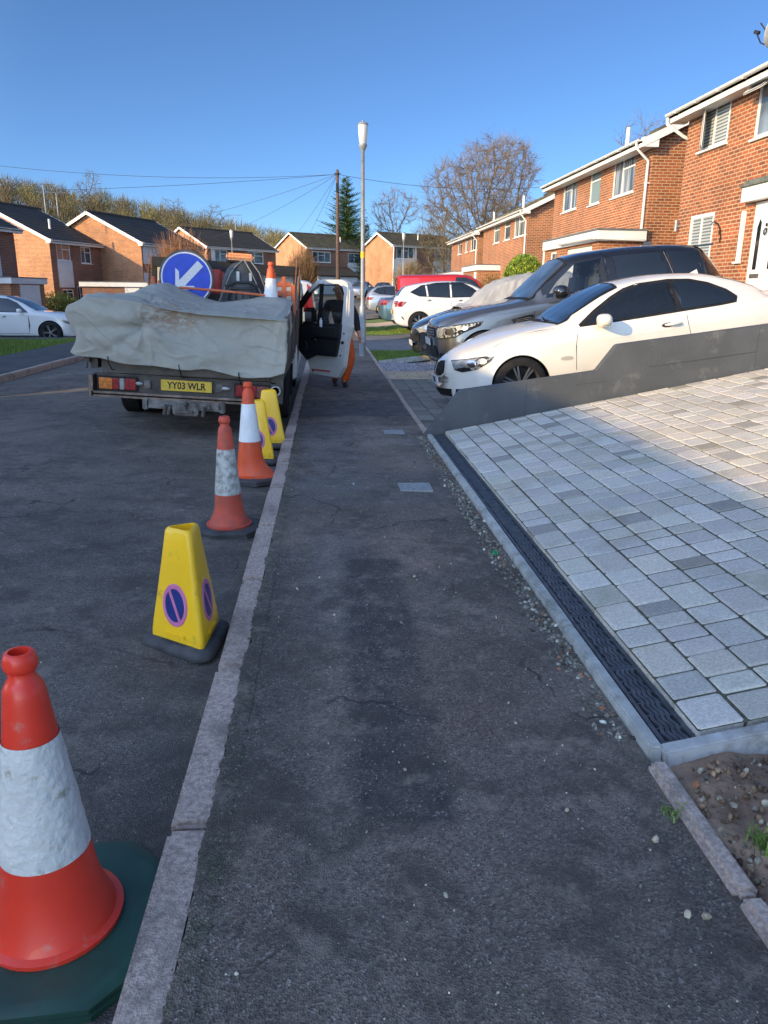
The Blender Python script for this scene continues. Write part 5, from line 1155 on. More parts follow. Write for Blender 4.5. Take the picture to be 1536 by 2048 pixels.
def f(v, sg):
    c.patch('black_side_glasshouse', roofp, v, bc, .004)
    c.patch('side_window', suvf, v, M['clear'], .008)
    c.patch('side_window', [(3.06, 1.655), (3.80, 1.635), (3.90, 1.22), (3.84, 1.195), (3.07, 1.17)], v, M['glass'], .008)
    c.patch('side_window', [(3.90, 1.632), (4.36, 1.60), (4.62, 1.26), (4.55, 1.225), (3.98, 1.20)], v, M['glass'], .008)
    for ln in ([(1.75, 1.07), (1.72, .9), (1.74, .5)], [(1.78, .40), (3.4, .40)], [(3.0, 1.13), (3.0, .5)], [(3.98, 1.18), (3.80, .90)]): c.line('panel_gap', ln, v)
    c.line('trim_line', [(3.87, 1.63), (3.955, 1.20)], v, M['galv'], .008, .012)
    vt = [(1.36, .905), (1.70, .945), (1.72, .905), (1.69, .83), (1.42, .82)]
    o = c.patch('side_vent', vt, v, bc, .010); 
    for k in range(3): c.line('slat', [(1.44, .845+k*.022), (1.68, .857+k*.024)], v, M['steel'], .006, .014, o)
    hl = [(.18, .77), (.20, .875), (.45, .895), (.92, .915), (.88, .875), (.62, .80), (.50, .745), (.3, .73)]
    c.patch('lamp_surround', grow(hl, .018), v, M['black'], .006)
    o = lampfill(c, hl, v, M['clearlamp'], [(ell(.42, .815, .065, .05), M['chrome']), (ell(.65, .85, .05, .03), M['chrome'])])
    handle(c, 2.75, 1.02, v, gc, .2); handle(c, 3.68, 1.04, v, gc, .2)
    mirror_part(c, (2.10, 1.13, 1.225), (.22, .28, .2), bc, sg)
    c.line('crease', [(.95, .99), (1.8, 1.02), (3.0, 1.045), (4.6, 1.07)], v, gc, .005, .004)
    c.patch('rear_lamp', [(4.45, 1.10), (4.82, 1.12), (4.86, .98), (4.6, 1.0)], v, M['redlamp'], .006)
both(c, f)
c.tunnel([suvf])
for y in (-.42, .42): seat(c, 2.72, y, .85, .92)
c.body.data.materials.append(bc)
for p in c.body.data.polygons:
    q_ = p.center
    if (q_.z > 1.50 and q_.x > 2.2) or (q_.z > 1.16+max(0, 2.0-q_.x)*.9 and q_.x > 1.8 and abs(q_.y) > .60): p.material_index = len(c.body.data.materials)-1 if p.material_index == 0 else p.material_index
c.patch('windscreen', [(1.66, -.80), (1.60, 0), (1.66, .80), (2.0, .72), (2.36, .66), (2.42, 0), (2.36, -.66), (2.0, -.72)], 'T', M['black'], .006)
c.patch('windscreen_glass', [(1.72, -.74), (1.66, 0), (1.72, .74), (2.0, .67), (2.32, .61), (2.37, 0), (2.32, -.61), (2.0, -.67)], 'T', M['blueglass'], .010)
c.patch('grille', [(-.50, .75), (-.52, .83), (-.45, .885), (.45, .885), (.52, .83), (.50, .75)], 'F', M['black'], .012, seg=.05)
for k in range(3):
    for j in range(-7, 8): c.patch('grille_bar', [(j*.062-.022, .768+k*.036), (j*.062+.022, .768+k*.036), (j*.062+.022, .784+k*.036), (j*.062-.022, .784+k*.036)], 'F', M['galv'], .020, seg=.1)
c.patch('lower_intake', [(-.55, .42), (-.50, .60), (.50, .60), (.55, .42)], 'F', M['black'], .01); c.patch('lower_grille', [(-.80, .33), (-.78, .48), (-.62, .50), (-.60, .36)], 'F', M['black'], .01); c.patch('lower_grille', [(.80, .33), (.78, .48), (.62, .50), (.60, .36)], 'F', M['black'], .01)
c.patch('skid_plate', [(-.55, .30), (-.58, .36), (.58, .36), (.55, .30)], 'F', M['chrome'], .02)
for sg in (-1, 1): c.patch('headlight', [(sg*.56, .77), (sg*.57, .87), (sg*.82, .88), (sg*.80, .76)], 'F', M['clearlamp'], .01)
mb = MB(); mb.box((.185, 0, .66), (.012, .52, .11), bev=.003); mb.build('number_plate', mat('white_plate2', (.62, .62, .6), .4), g)
mb = MB(); mb.box((4.58, 0, 1.665), (.30, 1.15, .035), bev=.012, mt=rotm(ry=.0)); mb.box((3.9, 0, 1.79), (.16, .05, .05), bev=.02)
mb.build('roof_spoiler', bc, g, smooth=50)

# --- black hatchback under a cover ---
blk = carpaint('dark_blue_black_paint', (.012, .018, .028), .2, .16)
g = thing('parked_car', 'black car nose poking out below a grey sheet, beyond the grey off roader', 'car', (1.8, 16.0, .09), rot=(0, -PT, 0), group='cars on the sloping driveways')
tab = [(0, .58, .26, .58, .64, .5), (.06, .72, .20, .66, .74, .58), (.25, .80, .18, .74, .84, .66), (.6, .855, .18, .83, .93, .70), (1.0, .87, .19, .90, .99, .70), (1.2, .87, .19, .91, 1.03, .68), (1.6, .87, .19, .93, 1.28, .60), (2.0, .87, .19, .94, 1.43, .55), (2.6, .87, .19, .95, 1.47, .55), (3.3, .87, .2, .97, 1.42, .54), (3.8, .85, .25, .97, 1.2, .56), (4.05, .8, .3, .9, 1.0, .6)]
c = Car(g, tab, blk, .26, .1); c.arches([(.82, .31), (3.3, .31)], .34)
for x in (.82, 3.3):
    for sg in (-1, 1): wheel(g, (x, sg*.77, .31), .31, .2, None, M['alloy'], 5, .7, out=sg)
def f(v, sg):
    o = lampfill(c, [(.10, .70), (.30, .78), (.58, .83), (.50, .74), (.30, .66), (.14, .62)], v, M['clearlamp'], [(ell(.28, .71, .05, .035), M['chrome'])])
    c.line('panel_gap', [(1.3, .9), (1.28, .6), (1.3, .3)], v)
both(c, f)
c.patch('grille', [(-.4, .45), (-.45, .60), (.45, .60), (.4, .45)], 'F', M['black'], .01); c.patch('lower_intake', [(-.5, .25), (-.5, .38), (.5, .38), (.5, .25)], 'F', M['black'], .01)
for sg in (-1, 1): c.patch('fog_lamp', ell(sg*.58, .34, .06, .045), 'F', M['chrome'], .015, seg=.03); c.patch('headlight', [(sg*.45, .66), (sg*.47, .73), (sg*.68, .72), (sg*.66, .62)], 'F', M['clearlamp'], .01)
mb = MB(); mb.box((-.01, 0, .42), (.012, .52, .11), bev=.003); mb.build('number_plate', mat('white_plate3', (.6, .6, .58), .4), g)
# cover sheet over windscreen and roof
P = []
for i in range(90):
    x = 1.02+3.0*i/89; r = []
    w_, zb_, zs_, zt_, wr_ = interp(tab, x)
    for j in range(70):
        a = -1+2*j/69; s_ = abs(a); 
        if s_ < .62: y = wr_*1.12*(s_/.62); z = zt_-.06*(s_/.62)**3*1.2
        else: t = (s_-.62)/.38; y = wr_*1.12+(w_*1.03-wr_*1.12)*min(1, t*1.2); z = (zt_-.072)+(zs_-.22-(zt_-.072))*t
        n_ = mnoise.noise(Vector((x*4, a*5, 0)))*.03+abs(mnoise.noise(Vector((x*7+y*6, a*9-x*4, 2))))*.05+mnoise.noise(Vector((x*14+y*9, a*14, 4)))*.012
        q = -PT; X, Y_, Z = x, math.copysign(y, a), z+.035+n_
        r.append((X, Y_*(1+n_*.5), Z))
    P.append(r)
cv = MB().sheet(P).build('car_cover', mat('silver_grey_cover_cloth', (.36, .36, .35), .5, var=.1, scale=3, bump=.5, bscale=18, spec=.5), smooth=180, loc=(1.8, 16.0, .09), rot=(0, -PT, 0))
cv.modifiers.new('s', 'SOLIDIFY').thickness = .004; tag(cv, 'crumpled silver grey sheet covering the windscreen and roof of the black car', 'car cover')

# --- generic smaller cars seen from the side / behind ---
def hatch(label, loc, rz, paint, kind='hatch', rot=None, sc=1, group='cars parked beyond the grass', wheelm=None, spokes=5, sides=('L', 'R')):
    g = thing('parked_car', label, 'car', loc, rz, group=group, rot=rot); g.scale = (sc, sc, sc)
    if kind == 'hatch':   # x=0 is the nose
        tab = [(0, .58, .26, .60, .66, .5), (.06, .72, .20, .68, .75, .58), (.3, .81, .18, .78, .87, .66), (.7, .86, .18, .87, .96, .70), (1.0, .865, .18, .92, 1.01, .70), (1.2, .865, .18, .93, 1.10, .66), (1.7, .865, .18, .95, 1.38, .56), (2.1, .865, .18, .96, 1.46, .54), (2.6, .865, .18, .98, 1.48, .54), (3.2, .865, .18, 1.02, 1.44, .53), (3.65, .86, .2, 1.06, 1.36, .52), (3.85, .85, .24, 1.04, 1.16, .58), (3.98, .80, .30, .90, .96, .6), (4.04, .72, .36, .78, .82, .55)]
        L = 4.04; wx = (.80, 3.29); R = .31
        dl = [(1.30, .96), (1.62, 1.22), (1.9, 1.38), (2.2, 1.415), (2.7, 1.42), (3.15, 1.37), (3.50, 1.20), (3.25, 1.08), (2.4, 1.0)]
        pil = [[(2.28, 1.42), (2.30, .99)], [(3.02, 1.40), (3.0, 1.05)]]
    elif kind == 'estate':
        tab = [(0, .6, .28, .62, .70, .5), (.06, .75, .22, .72, .80, .6), (.35, .84, .2, .84, .92, .7), (.8, .88, .2, .93, 1.02, .74), (1.15, .88, .2, .97, 1.07, .74), (1.4, .88, .2, .98, 1.18, .68), (1.9, .88, .2, 1.0, 1.47, .58), (2.3, .88, .2, 1.01, 1.55, .56), (3.0, .88, .2, 1.04, 1.57, .56), (3.7, .88, .22, 1.07, 1.52, .55), (4.1, .87, .25, 1.08, 1.38, .56), (4.3, .85, .3, 1.0, 1.12, .62), (4.4, .76, .38, .88, .93, .55)]
        L = 4.4; wx = (.85, 3.5); R = .34
        dl = [(1.5, 1.03), (1.85, 1.32), (2.1, 1.47), (2.6, 1.50), (3.4, 1.49), (3.8, 1.42), (4.0, 1.24), (3.7, 1.12), (2.6, 1.06)]
        pil = [[(2.5, 1.5), (2.52, 1.05)], [(3.4, 1.49), (3.42, 1.09)]]
    elif kind == 'coupe_suv':
        tab = [(0, .62, .30, .66, .76, .5), (.06, .76, .25, .76, .86, .6), (.35, .86, .24, .86, .96, .7), (.8, .90, .24, .94, 1.03, .76), (1.25, .91, .24, .99, 1.08, .76), (1.45, .91, .24, 1.0, 1.16, .70), (1.9, .91, .24, 1.01, 1.42, .60), (2.35, .91, .24, 1.02, 1.56, .57), (2.9, .91, .24, 1.04, 1.59, .57), (3.5, .91, .24, 1.07, 1.53, .56), (4.0, .90, .26, 1.10, 1.38, .57), (4.4, .88, .3, 1.10, 1.2, .64), (4.62, .78, .42, 1.0, 1.06, .6)]
        L = 4.62; wx = (.86, 3.6); R = .37
        dl = [(1.55, 1.03), (1.95, 1.33), (2.25, 1.46), (2.9, 1.51), (3.5, 1.45), (3.95, 1.30), (4.05, 1.2), (3.5, 1.10), (2.5, 1.05)]
        pil = [[(2.62, 1.5), (2.60, 1.04)], [(3.5, 1.46), (3.45, 1.08)]]
    elif kind == 'saloon':
        tab = [(0, .58, .26, .58, .64, .5), (.06, .74, .2, .66, .74, .6), (.3, .82, .18, .75, .85, .68), (.9, .87, .18, .86, .96, .72), (1.3, .87, .18, .90, 1.0, .70), (1.6, .87, .18, .91, 1.15, .62), (2.1, .87, .18, .92, 1.38, .54), (2.6, .87, .18, .93, 1.42, .54), (3.2, .87, .2, .95, 1.36, .54), (3.7, .87, .22, .97, 1.12, .62), (3.9, .87, .22, .97, 1.05, .68), (4.3, .84, .28, .95, 1.03, .68), (4.45, .74, .38, .80, .86, .58)]
        L = 4.45; wx = (.85, 3.55); R = .32
        dl = [(1.5, .95), (1.85, 1.17), (2.1, 1.3), (2.6, 1.34), (3.1, 1.30), (3.6, 1.04), (3.3, .99), (2.4, .96)]
        pil = [[(2.5, 1.34), (2.52, .97)]]
    else:    # van
        tab = [(0, .62, .32, .75, .82, .55), (.06, .80, .25, .90, .98, .65), (.4, .88, .24, 1.02, 1.10, .74), (.7, .9, .24, 1.06, 1.2, .74), (1.2, .9, .24, 1.1, 1.65, .68), (1.6, .9, .24, 1.12, 1.84, .66), (2.2, .9, .24, 1.14, 1.88, .70), (4.2, .9, .28, 1.16, 1.88, .72), (4.5, .88, .3, 1.16, 1.84, .72), (4.56, .84, .34, 1.1, 1.78, .70)]
        L = 4.56; wx = (.8, 3.6); R = .35
        dl = [(.95, 1.15), (1.3, 1.55), (1.65, 1.72), (2.1, 1.74), (2.15, 1.15)]; pil = []
    c = Car(g, tab, paint, .22, .1); c.arches([(x, R) for x in wx], R*1.1)
    for x in wx:
        for sg in (-1, 1): wheel(g, (x, sg*(tab[6][1]-.085), R), R, .2, None, wheelm or M['alloy'], spokes, .70, out=sg)
    def f(v, sg):
        c.patch('window_surround', grow(dl, .014), v, M['black'], .005); o = c.patch('side_window', dl, v, M['glass'], .009)
        for p in pil: c.line('pillar', p, v, paint if kind == 'hatch' else M['black'], .05, .013, o)
        if kind != 'van': c.line('panel_gap', [(pil[0][1][0], pil[0][1][1]-.04), (pil[0][1][0]-.02, .35)], v, wd=.009)
        c.line('panel_gap', [(dl[0][0]-.02, dl[0][1]-.06), (dl[0][0]-.05, .6), (dl[0][0], .35)], v, wd=.009)
        if kind not in ('van',): c.line('sill_line', [(dl[0][0], .34), (wx[1]-R*1.3, .34)], v, wd=.012); handle(c, pil[0][1][0]-.22, .90, v, paint, .17)
        if kind in ('hatch', 'estate', 'coupe_suv'): handle(c, wx[1]-.28, .95, v, paint, .17)
        mirror_part(c, (dl[0][0]+.22, tab[6][1]+.09, dl[0][1]+.06), (.15, .2, .14), paint, sg)
        tl = [(L-.42, .93), (L-.12, .98), (L-.05, .93), (L-.12, .80), (L-.25, .80)] if kind != 'van' else [(L-.12, 1.3), (L-.03, 1.3), (L-.03, .8), (L-.12, .8)]
        c.patch('rear_lamp', tl, v, M['redlamp'], .008, seg=.04)
        c.patch('headlight', [(.12, .70), (.45, .80), (.62, .82), (.4, .70), (.18, .62)], v, M['clearlamp'], .008, seg=.04)
    both(c, f)
    wt = interp(tab, 1.3)
    x0 = [t[0] for t in tab if t[4]-t[3] > .12][0]-.12; x1 = [t[0] for t in tab if t[4] > tab[8][4]-.06][0]
    c.patch('windscreen', [(x0, -.62), (x0-.05, 0), (x0, .62), (x1, .48), (x1+.03, 0), (x1, -.48)], 'T', M['blueglass'], .008)
    # rear screen and lamps
    zt_ = max(t[4] for t in tab); zsr = tab[-3][3]
    c.patch('rear_window', [(-.48, zsr+.08), (.48, zsr+.08), (.42, zt_-.13), (-.42, zt_-.13)], 'B', M['glass'], .01)
    for sg in (-1, 1): c.patch('rear_lamp', [(sg*.55, .80), (sg*.56, .93), (sg*.74, .94), (sg*.76, .82)], 'B', M['redlamp'], .01)
    c.patch('number_plate', [(-.26, .60), (.26, .60), (.26, .71), (-.26, .71)], 'B', M['yplate'] if 'yplate' in M else M['amberlamp'], .015); c.patch('rear_bumper_insert', [(-.5, .30), (.5, .30), (.45, .42), (-.45, .42)], 'B', M['black'], .012)
    return g, c
M['yplate'] = mat('yellow_plate_far', (.62, .42, .03), .4)
wh = carpaint('clean_white_paint', (.78, .78, .75))
g, c = hatch('white hatchback with red rear lamp, tail towards the street beyond the near lawn', (6.05, 23.85, .53), pi, wh, 'hatch', rot=(0, radians(3.5), pi), spokes=8)
c.patch('reflector', [(3.74, .44), (3.80, .53), (3.83, .52), (3.77, .43)], 'R', M['black'], .01, seg=.03)
c.patch('reflector', [(3.74, .44), (3.80, .53), (3.83, .52), (3.77, .43)], 'L', M['black'], .01, seg=.03)
bl = carpaint('steel_blue_paint', (.10, .20, .27), .5, .3)
hatch('steel blue car rear peeping out behind the white hatchback', (6.25, 27.2, .52), pi, bl, 'saloon', rot=(0, radians(3), pi))
rd = carpaint('bright_red_paint', (.55, .018, .015), 0, .3)
hatch('bright red van roof showing above the white hatchback', (7.1, 31.2, .50), pi, rd, 'van', rot=(0, radians(1.5), pi), sc=.95)
sv = carpaint('silver_paint', (.42, .44, .46), .6, .35)
hatch('silver estate car seen sideways beyond the lawns, left of the red van', (6.5, 42.5, .30), pi, sv, 'estate', rot=(0, 0, pi))
lb = carpaint('light_blue_grey_paint', (.22, .28, .34), .5, .35)
hatch('small blue grey car before the white porch of the farthest brick house', (11.2, 52, .95), pi, lb, 'hatch', rot=(0, 0, pi))
hatch('pale silver car facing the road under the white garage, behind the street lamp', (2.55, 71, .95), radians(75), sv, 'coupe_suv', rot=(0, 0, radians(75)))
dk = carpaint('dark_grey_paint', (.05, .055, .06), .5, .3)
hatch('dark car standing right of the pale silver car by the white garage', (5.1, 74, 1.0), radians(80), dk, 'hatch', rot=(0, 0, radians(80)))
hatch('dark blue car on the side street seen through the truck door window', (-1.2, 66, .85), radians(20), lb, 'estate', rot=(0, 0, radians(160)))
g, c = hatch('white sporty crossover parked sideways on the left behind the grass verge', (-8.55, 27.9, -.30), pi, wh, 'coupe_suv', rot=(0, 0, pi), spokes=5, wheelm=M['alloy'], group=None)
vw = carpaint('dull_white_paint', (.62, .63, .62), dirt=((.5, .5, .48), 3, .5, .8))
g, c = hatch('white van with red chevron markings parked ahead of the truck', (-1.28, 31.5, .02), 0, vw, 'van', rot=(0, 0, radians(-90)), group=None)
c.patch('chevron_marking', [(.62, .5), (.87, .5), (.74, 1.6), (.60, 1.75)], 'B', M['red'], .012); c.patch('chevron_marking', [(-.62, .5), (-.87, .5), (-.74, 1.6), (-.60, 1.75)], 'B', M['red'], .012)
# ---------------- houses ----------------
def wallrects(mb, u0, u1, z0, z1, holes, y, depth=.09, m=0, flip=False):
    """wall in the x-z plane at y with real openings and reveals going to y+depth"""
    us = sorted({u0, u1, *[h[0] for h in holes], *[h[1] for h in holes]}); zs = sorted({z0, z1, *[h[2] for h in holes], *[h[3] for h in holes]})
    for i in range(len(us)-1):
        for j in range(len(zs)-1):
            cx, cz = (us[i]+us[i+1])/2, (zs[j]+zs[j+1])/2
            if any(h[0] < cx < h[1] and h[2] < cz < h[3] for h in holes): continue
            mb.add([(us[i], y, zs[j]), (us[i+1], y, zs[j]), (us[i+1], y, zs[j+1]), (us[i], y, zs[j+1])], [(0, 1, 2, 3)], m)
    for a, b, c, d in holes:
        e = y+depth; mb.add([(a, y, c), (b, y, c), (b, y, d), (a, y, d), (a, e, c), (b, e, c), (b, e, d), (a, e, d)], [(0, 4, 5, 1), (1, 5, 6, 2), (2, 6, 7, 3), (3, 7, 4, 0)], m)
def window(g, u0, u1, z0, z1, y, lay, glassm, sill=True, fw=.068, cur=None, name='window'):
    """lay: list of opening cells as fractions (a,b,c,d) of the window; frame bars run between them"""
    mb = MB(); W, H = u1-u0, z1-z0; yy = y+.045
    cells = [(u0+fw+(W-2*fw)*a, u0+fw+(W-2*fw)*b, z0+fw+(H-2*fw)*c, z0+fw+(H-2*fw)*d) for a, b, c, d in lay]
    g2 = .022; cells = [(a+(g2 if a > u0+fw+.01 else 0), b-(g2 if b < u1-fw-.01 else 0), c+(g2 if c > z0+fw+.01 else 0), d-(g2 if d < z1-fw-.01 else 0)) for a, b, c, d in cells]
    wallrects(mb, u0, u1, z0, z1, cells, yy-.02, .03)
    o = mb.build(name, M['white'], g)
    mb = MB()
    for a, b, c, d in cells: mb.add([(a, yy, c), (b, yy, c), (b, yy, d), (a, yy, d)], [(0, 1, 2, 3)])
    mb.build('pane', glassm, o)
    if sill: mb = MB(); mb.b2(u0-.05, u1+.05, y-.055, y+.03, z0-.035, z0+.008, bev=.006); mb.build('sill', M['white'], o)
    return o
L1 = [(0, 1, 0, 1)]; L2 = [(0, .5, 0, 1), (.5, 1, 0, 1)]; LT = [(0, 1, 0, .68), (0, 1, .68, 1)]
L3 = [(0, .42, 0, 1), (.42, 1, 0, .68), (.42, 1, .68, 1)]; L3m = [(0, .58, 0, .68), (0, .58, .68, 1), (.58, 1, 0, 1)]
LW = [(0, .3, 0, 1), (.3, .7, 0, .68), (.3, .7, .68, 1), (.7, 1, 0, 1)]
def house(label, O, rz, L, W, eave, base, holes, wallm, roofm, over=.32, pitch=25.5, gut=True, extra=None, group=None, front=None, verge='whitepaint', gable_over=.28, pipe=True, vent=None, soff=True, shadefront=None):
    """front wall on local y=0 looking to -y, ridge along x; returns root"""
    g = thing('brick_house', label, 'house', (O[0], O[1], 0), rz, group=group)
    rise = W/2*math.tan(radians(pitch)); R = eave+rise
    mb = MB(); wallrects(mb, 0, L, base-.5, eave, holes, 0)
    (mb.build('front_wall', shadefront, g) if shadefront else None)
    if shadefront: mb = MB()
    mb.add([(0, W, base-.5), (L, W, base-.5), (L, W, eave), (0, W, eave)], [(3, 2, 1, 0)])
    for x, fl in ((0, 1), (L, 0)):
        f_ = (0, 1, 2, 3, 4); mb.add([(x, 0, base-.5), (x, W, base-.5), (x, W, eave), (x, W/2, R-.05), (x, 0, eave)], [f_[::-1] if fl else f_])
    mb.build('wall', wallm, g)
    t = math.tan(radians(pitch)); th = .10; mb = MB(); a0, a1 = -gable_over, L+gable_over
    for s_ in (0, 1):
        ya, yb = (-over, W/2) if s_ == 0 else (W+over, W/2); za = eave-over*t+.06; zb_ = R+.06
        n = int((W/2+over)/.30); P = []
        vs = []; k = 0
        for i in range(n+1):       # stepped tile courses
            f0 = i/n; y = ya+(yb-ya)*f0; z = za+(zb_-za)*f0
            P.append((y, z+.0)); 
            if i < n: P.append((y+(yb-ya)/n, za+(zb_-za)*(i+1)/n-.022)) 
        for (y, z) in P: vs += [(a0, y, z), (a1, y, z)]
        m_ = len(P); fs = [(2*i, 2*i+1, 2*i+3, 2*i+2) if s_ == 0 else (2*i, 2*i+2, 2*i+3, 2*i+1) for i in range(m_-1)]
        vs += [(a0, ya, za-th), (a1, ya, za-th), (a0, yb, zb_-th), (a1, yb, zb_-th)]; q = 2*m_
        fs += [(q, q+1, q+3, q+2)[::-1] if s_ == 0 else (q, q+1, q+3, q+2), (0, 1, q+1, q)]
        mb.add(vs, fs)
        for x in (a0, a1): mb.add([(x, ya, za), (x, yb, zb_), (x, yb, zb_-th), (x, ya, za-th)], [(0, 1, 2, 3)])
    rf = mb.build('roof', roofm, g)
    mb = MB()
    x = a0
    while x < a1-.1: mb.lathe([(.10, 0), (.115, .02), (.11, .42)], 10, mt=T((x, W/2, R+.045)) @ rotm(ry=pi/2), cap=True); x += .43
    mb.build('ridge_tiles', roofm, rf, smooth=50)
    mb = MB(); ca = math.atan(t)
    for x in (a0, a1):
        for s_ in (0, 1):
            ya = -over if s_ == 0 else W+over; za = eave-over*t+.0; ln = hypot(W/2+over, (W/2+over)*t); cy = (ya+W/2)/2; cz = (za+R)/2-.045
            mb = MB(); mb.add(*_obox((x, cy, cz), (.028, ln, .19), ca if s_ == 0 else -ca)); mb.build('bargeboard', M[verge], g)
    mb = MB(); ze = eave-over*t
    for yy, sg in ((-over, -1), (W+over, 1)):
        mb = MB(); mb.b2(a0+.03, a1-.03, min(yy, yy-.025*sg), max(yy, yy-.025*sg), ze-.14, ze+.04); mb.b2(a0+.03, a1-.03, min(yy-.0255*sg, W*(sg > 0)), max(yy-.0255*sg, W*(sg > 0)), ze-.12, ze-.10); mb.build('fascia', M['whitepaint'], g)
    mb = MB()
    for x in (a0, a1): mb.b2(min(x, x+.2*(1 if x == a0 else -1)), max(x, x+.2*(1 if x == a0 else -1)), -over+.02, .02, ze-.139, ze+.1); mb.build('box_end', M['whitepaint'], g); mb = MB()
    if gut:
        mb = MB(); r = .055
        vs = []; n = 10
        for x in (a0+.02, a1-.02):
            for k in range(n+1): a = pi+pi*k/n; vs.append((x, -over-.065+r*cos(a), ze+.045+r*sin(a)))
            for k in range(n+1): a = 2*pi-pi*k/n; vs.append((x, -over-.065+(r-.008)*cos(a), ze+.045+(r-.008)*sin(a)))
        q = 2*n+2; fs = [(k, (k+1) % q, q+(k+1) % q, q+k) for k in range(q)]+[tuple(range(q)), tuple(range(2*q-1, q-1, -1))]
        mb.add(vs, fs)
        xx = a0+.5
        while xx < a1-.4: mb.b2(xx, xx+.02, -over-.118, -over-.0, ze-.012, ze+.04); xx += .95
        mb.build('gutter', M['white'], g, smooth=30)
        if pipe:
            for px_ in (pipe if isinstance(pipe, tuple) else (L-.12,)):
                mb = MB(); mb.tube([(px_+.1, -over-.065, ze+.0), (px_+.1, -over-.065, ze-.12), (px_, -.075, ze-.42), (px_, -.075, ze-.55), (px_, -.075, base-.1)], .036, 10)
                for z in (eave-1.2, eave-2.6): mb.b2(px_-.06, px_+.06, -.11, .0, z, z+.03)
                mb.build('downpipe', M['white'], g, smooth=50)
    if vent is not None:
        for u, f_ in vent: mb = MB(); zz = eave+rise*f_; mb.cyl((u, W/2*f_, zz-.1), (u, W/2*f_, zz+.62), .07, 12); mb.cyl((u, W/2*f_, zz-.1), (u, W/2*f_, zz+.12), .1, 12, r2=.075); mb.build('vent_pipe', M['white'], rf, smooth=50)
    for h in holes:
        if len(h) > 4: pass
    return g
def _obox(c, d, a):
    x, y, z = d[0]/2, d[1]/2, d[2]/2; m = T(c) @ rotm(rx=a)
    return ([tuple(m @ Vector(v)) for v in [(-x,-y,-z),(x,-y,-z),(x,y,-z),(-x,y,-z),(-x,-y,z),(x,-y,z),(x,y,z),(-x,y,z)]], [(3,2,1,0),(4,5,6,7),(0,1,5,4),(1,2,6,5),(2,3,7,6),(3,0,4,7)])
def flatbox(g, x0, x1, y0, y1, z0, z1, wallm, fh=.28, over=.1, name='garage', roofc=None, holes=[], door=None):
    """flat roofed projection: brick box, white fascia, dark roof"""
    mb = MB(); wallrects(mb, x0, x1, z0, z1-fh, holes, y0); mb.add([(x0, y0, z0), (x0, y1, z0), (x0, y1, z1-fh), (x0, y0, z1-fh)], [(0, 1, 2, 3)[::-1]]); mb.add([(x1, y0, z0), (x1, y1, z0), (x1, y1, z1-fh), (x1, y0, z1-fh)], [(0, 1, 2, 3)])
    o = mb.build(name, wallm, g)
    mb = MB(); mb.b2(x0-over, x1+over, y0-over, y1-.003, z1-fh, z1, bev=.01); mb.build('fascia', M['white'], o, smooth=30)
    mb = MB(); mb.b2(x0-over-.02, x1+over+.02, y0-over-.02, y1-.004, z1+.002, z1+.05); mb.build('flat_roof', M['feltroof'], o)
    return o
M['feltroof'] = mat('roofing_felt', (.13, .135, .14), .8, var=.2, scale=5)
M['cladding'] = mat('white_cladding', (.62, .63, .62), .5, var=.05, scale=3)
M['blinds'] = None
def blindmat():
    m = bpy.data.materials.new('venetian_blind_glass'); m.use_nodes = True; t, N, L, b = nodes(m)
    tc = N('ShaderNodeTexCoord'); sx = N('ShaderNodeSeparateXYZ'); L(tc.outputs['UV'], sx.inputs[0])
    q = N('ShaderNodeMath'); q.operation = 'FRACT'; k = N('ShaderNodeMath'); k.operation = 'MULTIPLY'; k.inputs[1].default_value = 15; L(sx.outputs[1], k.inputs[0]); L(k.outputs[0], q.inputs[0])
    r = N('ShaderNodeValToRGB'); r.color_ramp.elements[0].position = .45; r.color_ramp.elements[1].position = .6; r.color_ramp.elements[0].color = (.42, .45, .45, 1); r.color_ramp.elements[1].color = (.14, .17, .18, 1); L(q.outputs[0], r.inputs[0]); L(r.outputs[0], b.inputs['Base Color']); b.inputs['Roughness'].default_value = .08
    return m
M['blinds'] = blindmat()
def curtmat():
    m = bpy.data.materials.new('net_curtain_behind_glass'); m.use_nodes = True; t, N, L, b = nodes(m)
    tc = N('ShaderNodeTexCoord'); mp = N('ShaderNodeMapping'); L(tc.outputs['UV'], mp.inputs[0]); mp.inputs['Scale'].default_value = (4.5, .35, 1)
    n = N('ShaderNodeTexNoise'); n.inputs['Scale'].default_value = 1.6; n.inputs['Detail'].default_value = 3; L(mp.outputs[0], n.inputs['Vector'])
    r = N('ShaderNodeValToRGB'); r.color_ramp.elements[0].position = .42; r.color_ramp.elements[1].position = .62; r.color_ramp.elements[0].color = (.07, .09, .10, 1); r.color_ramp.elements[1].color = (.36, .38, .37, 1); L(n.outputs['Fac'], r.inputs[0]); L(r.outputs[0], b.inputs['Base Color']); b.inputs['Roughness'].default_value = .07
    return m
M['net'] = curtmat()
HR = 'brick houses on the right side'
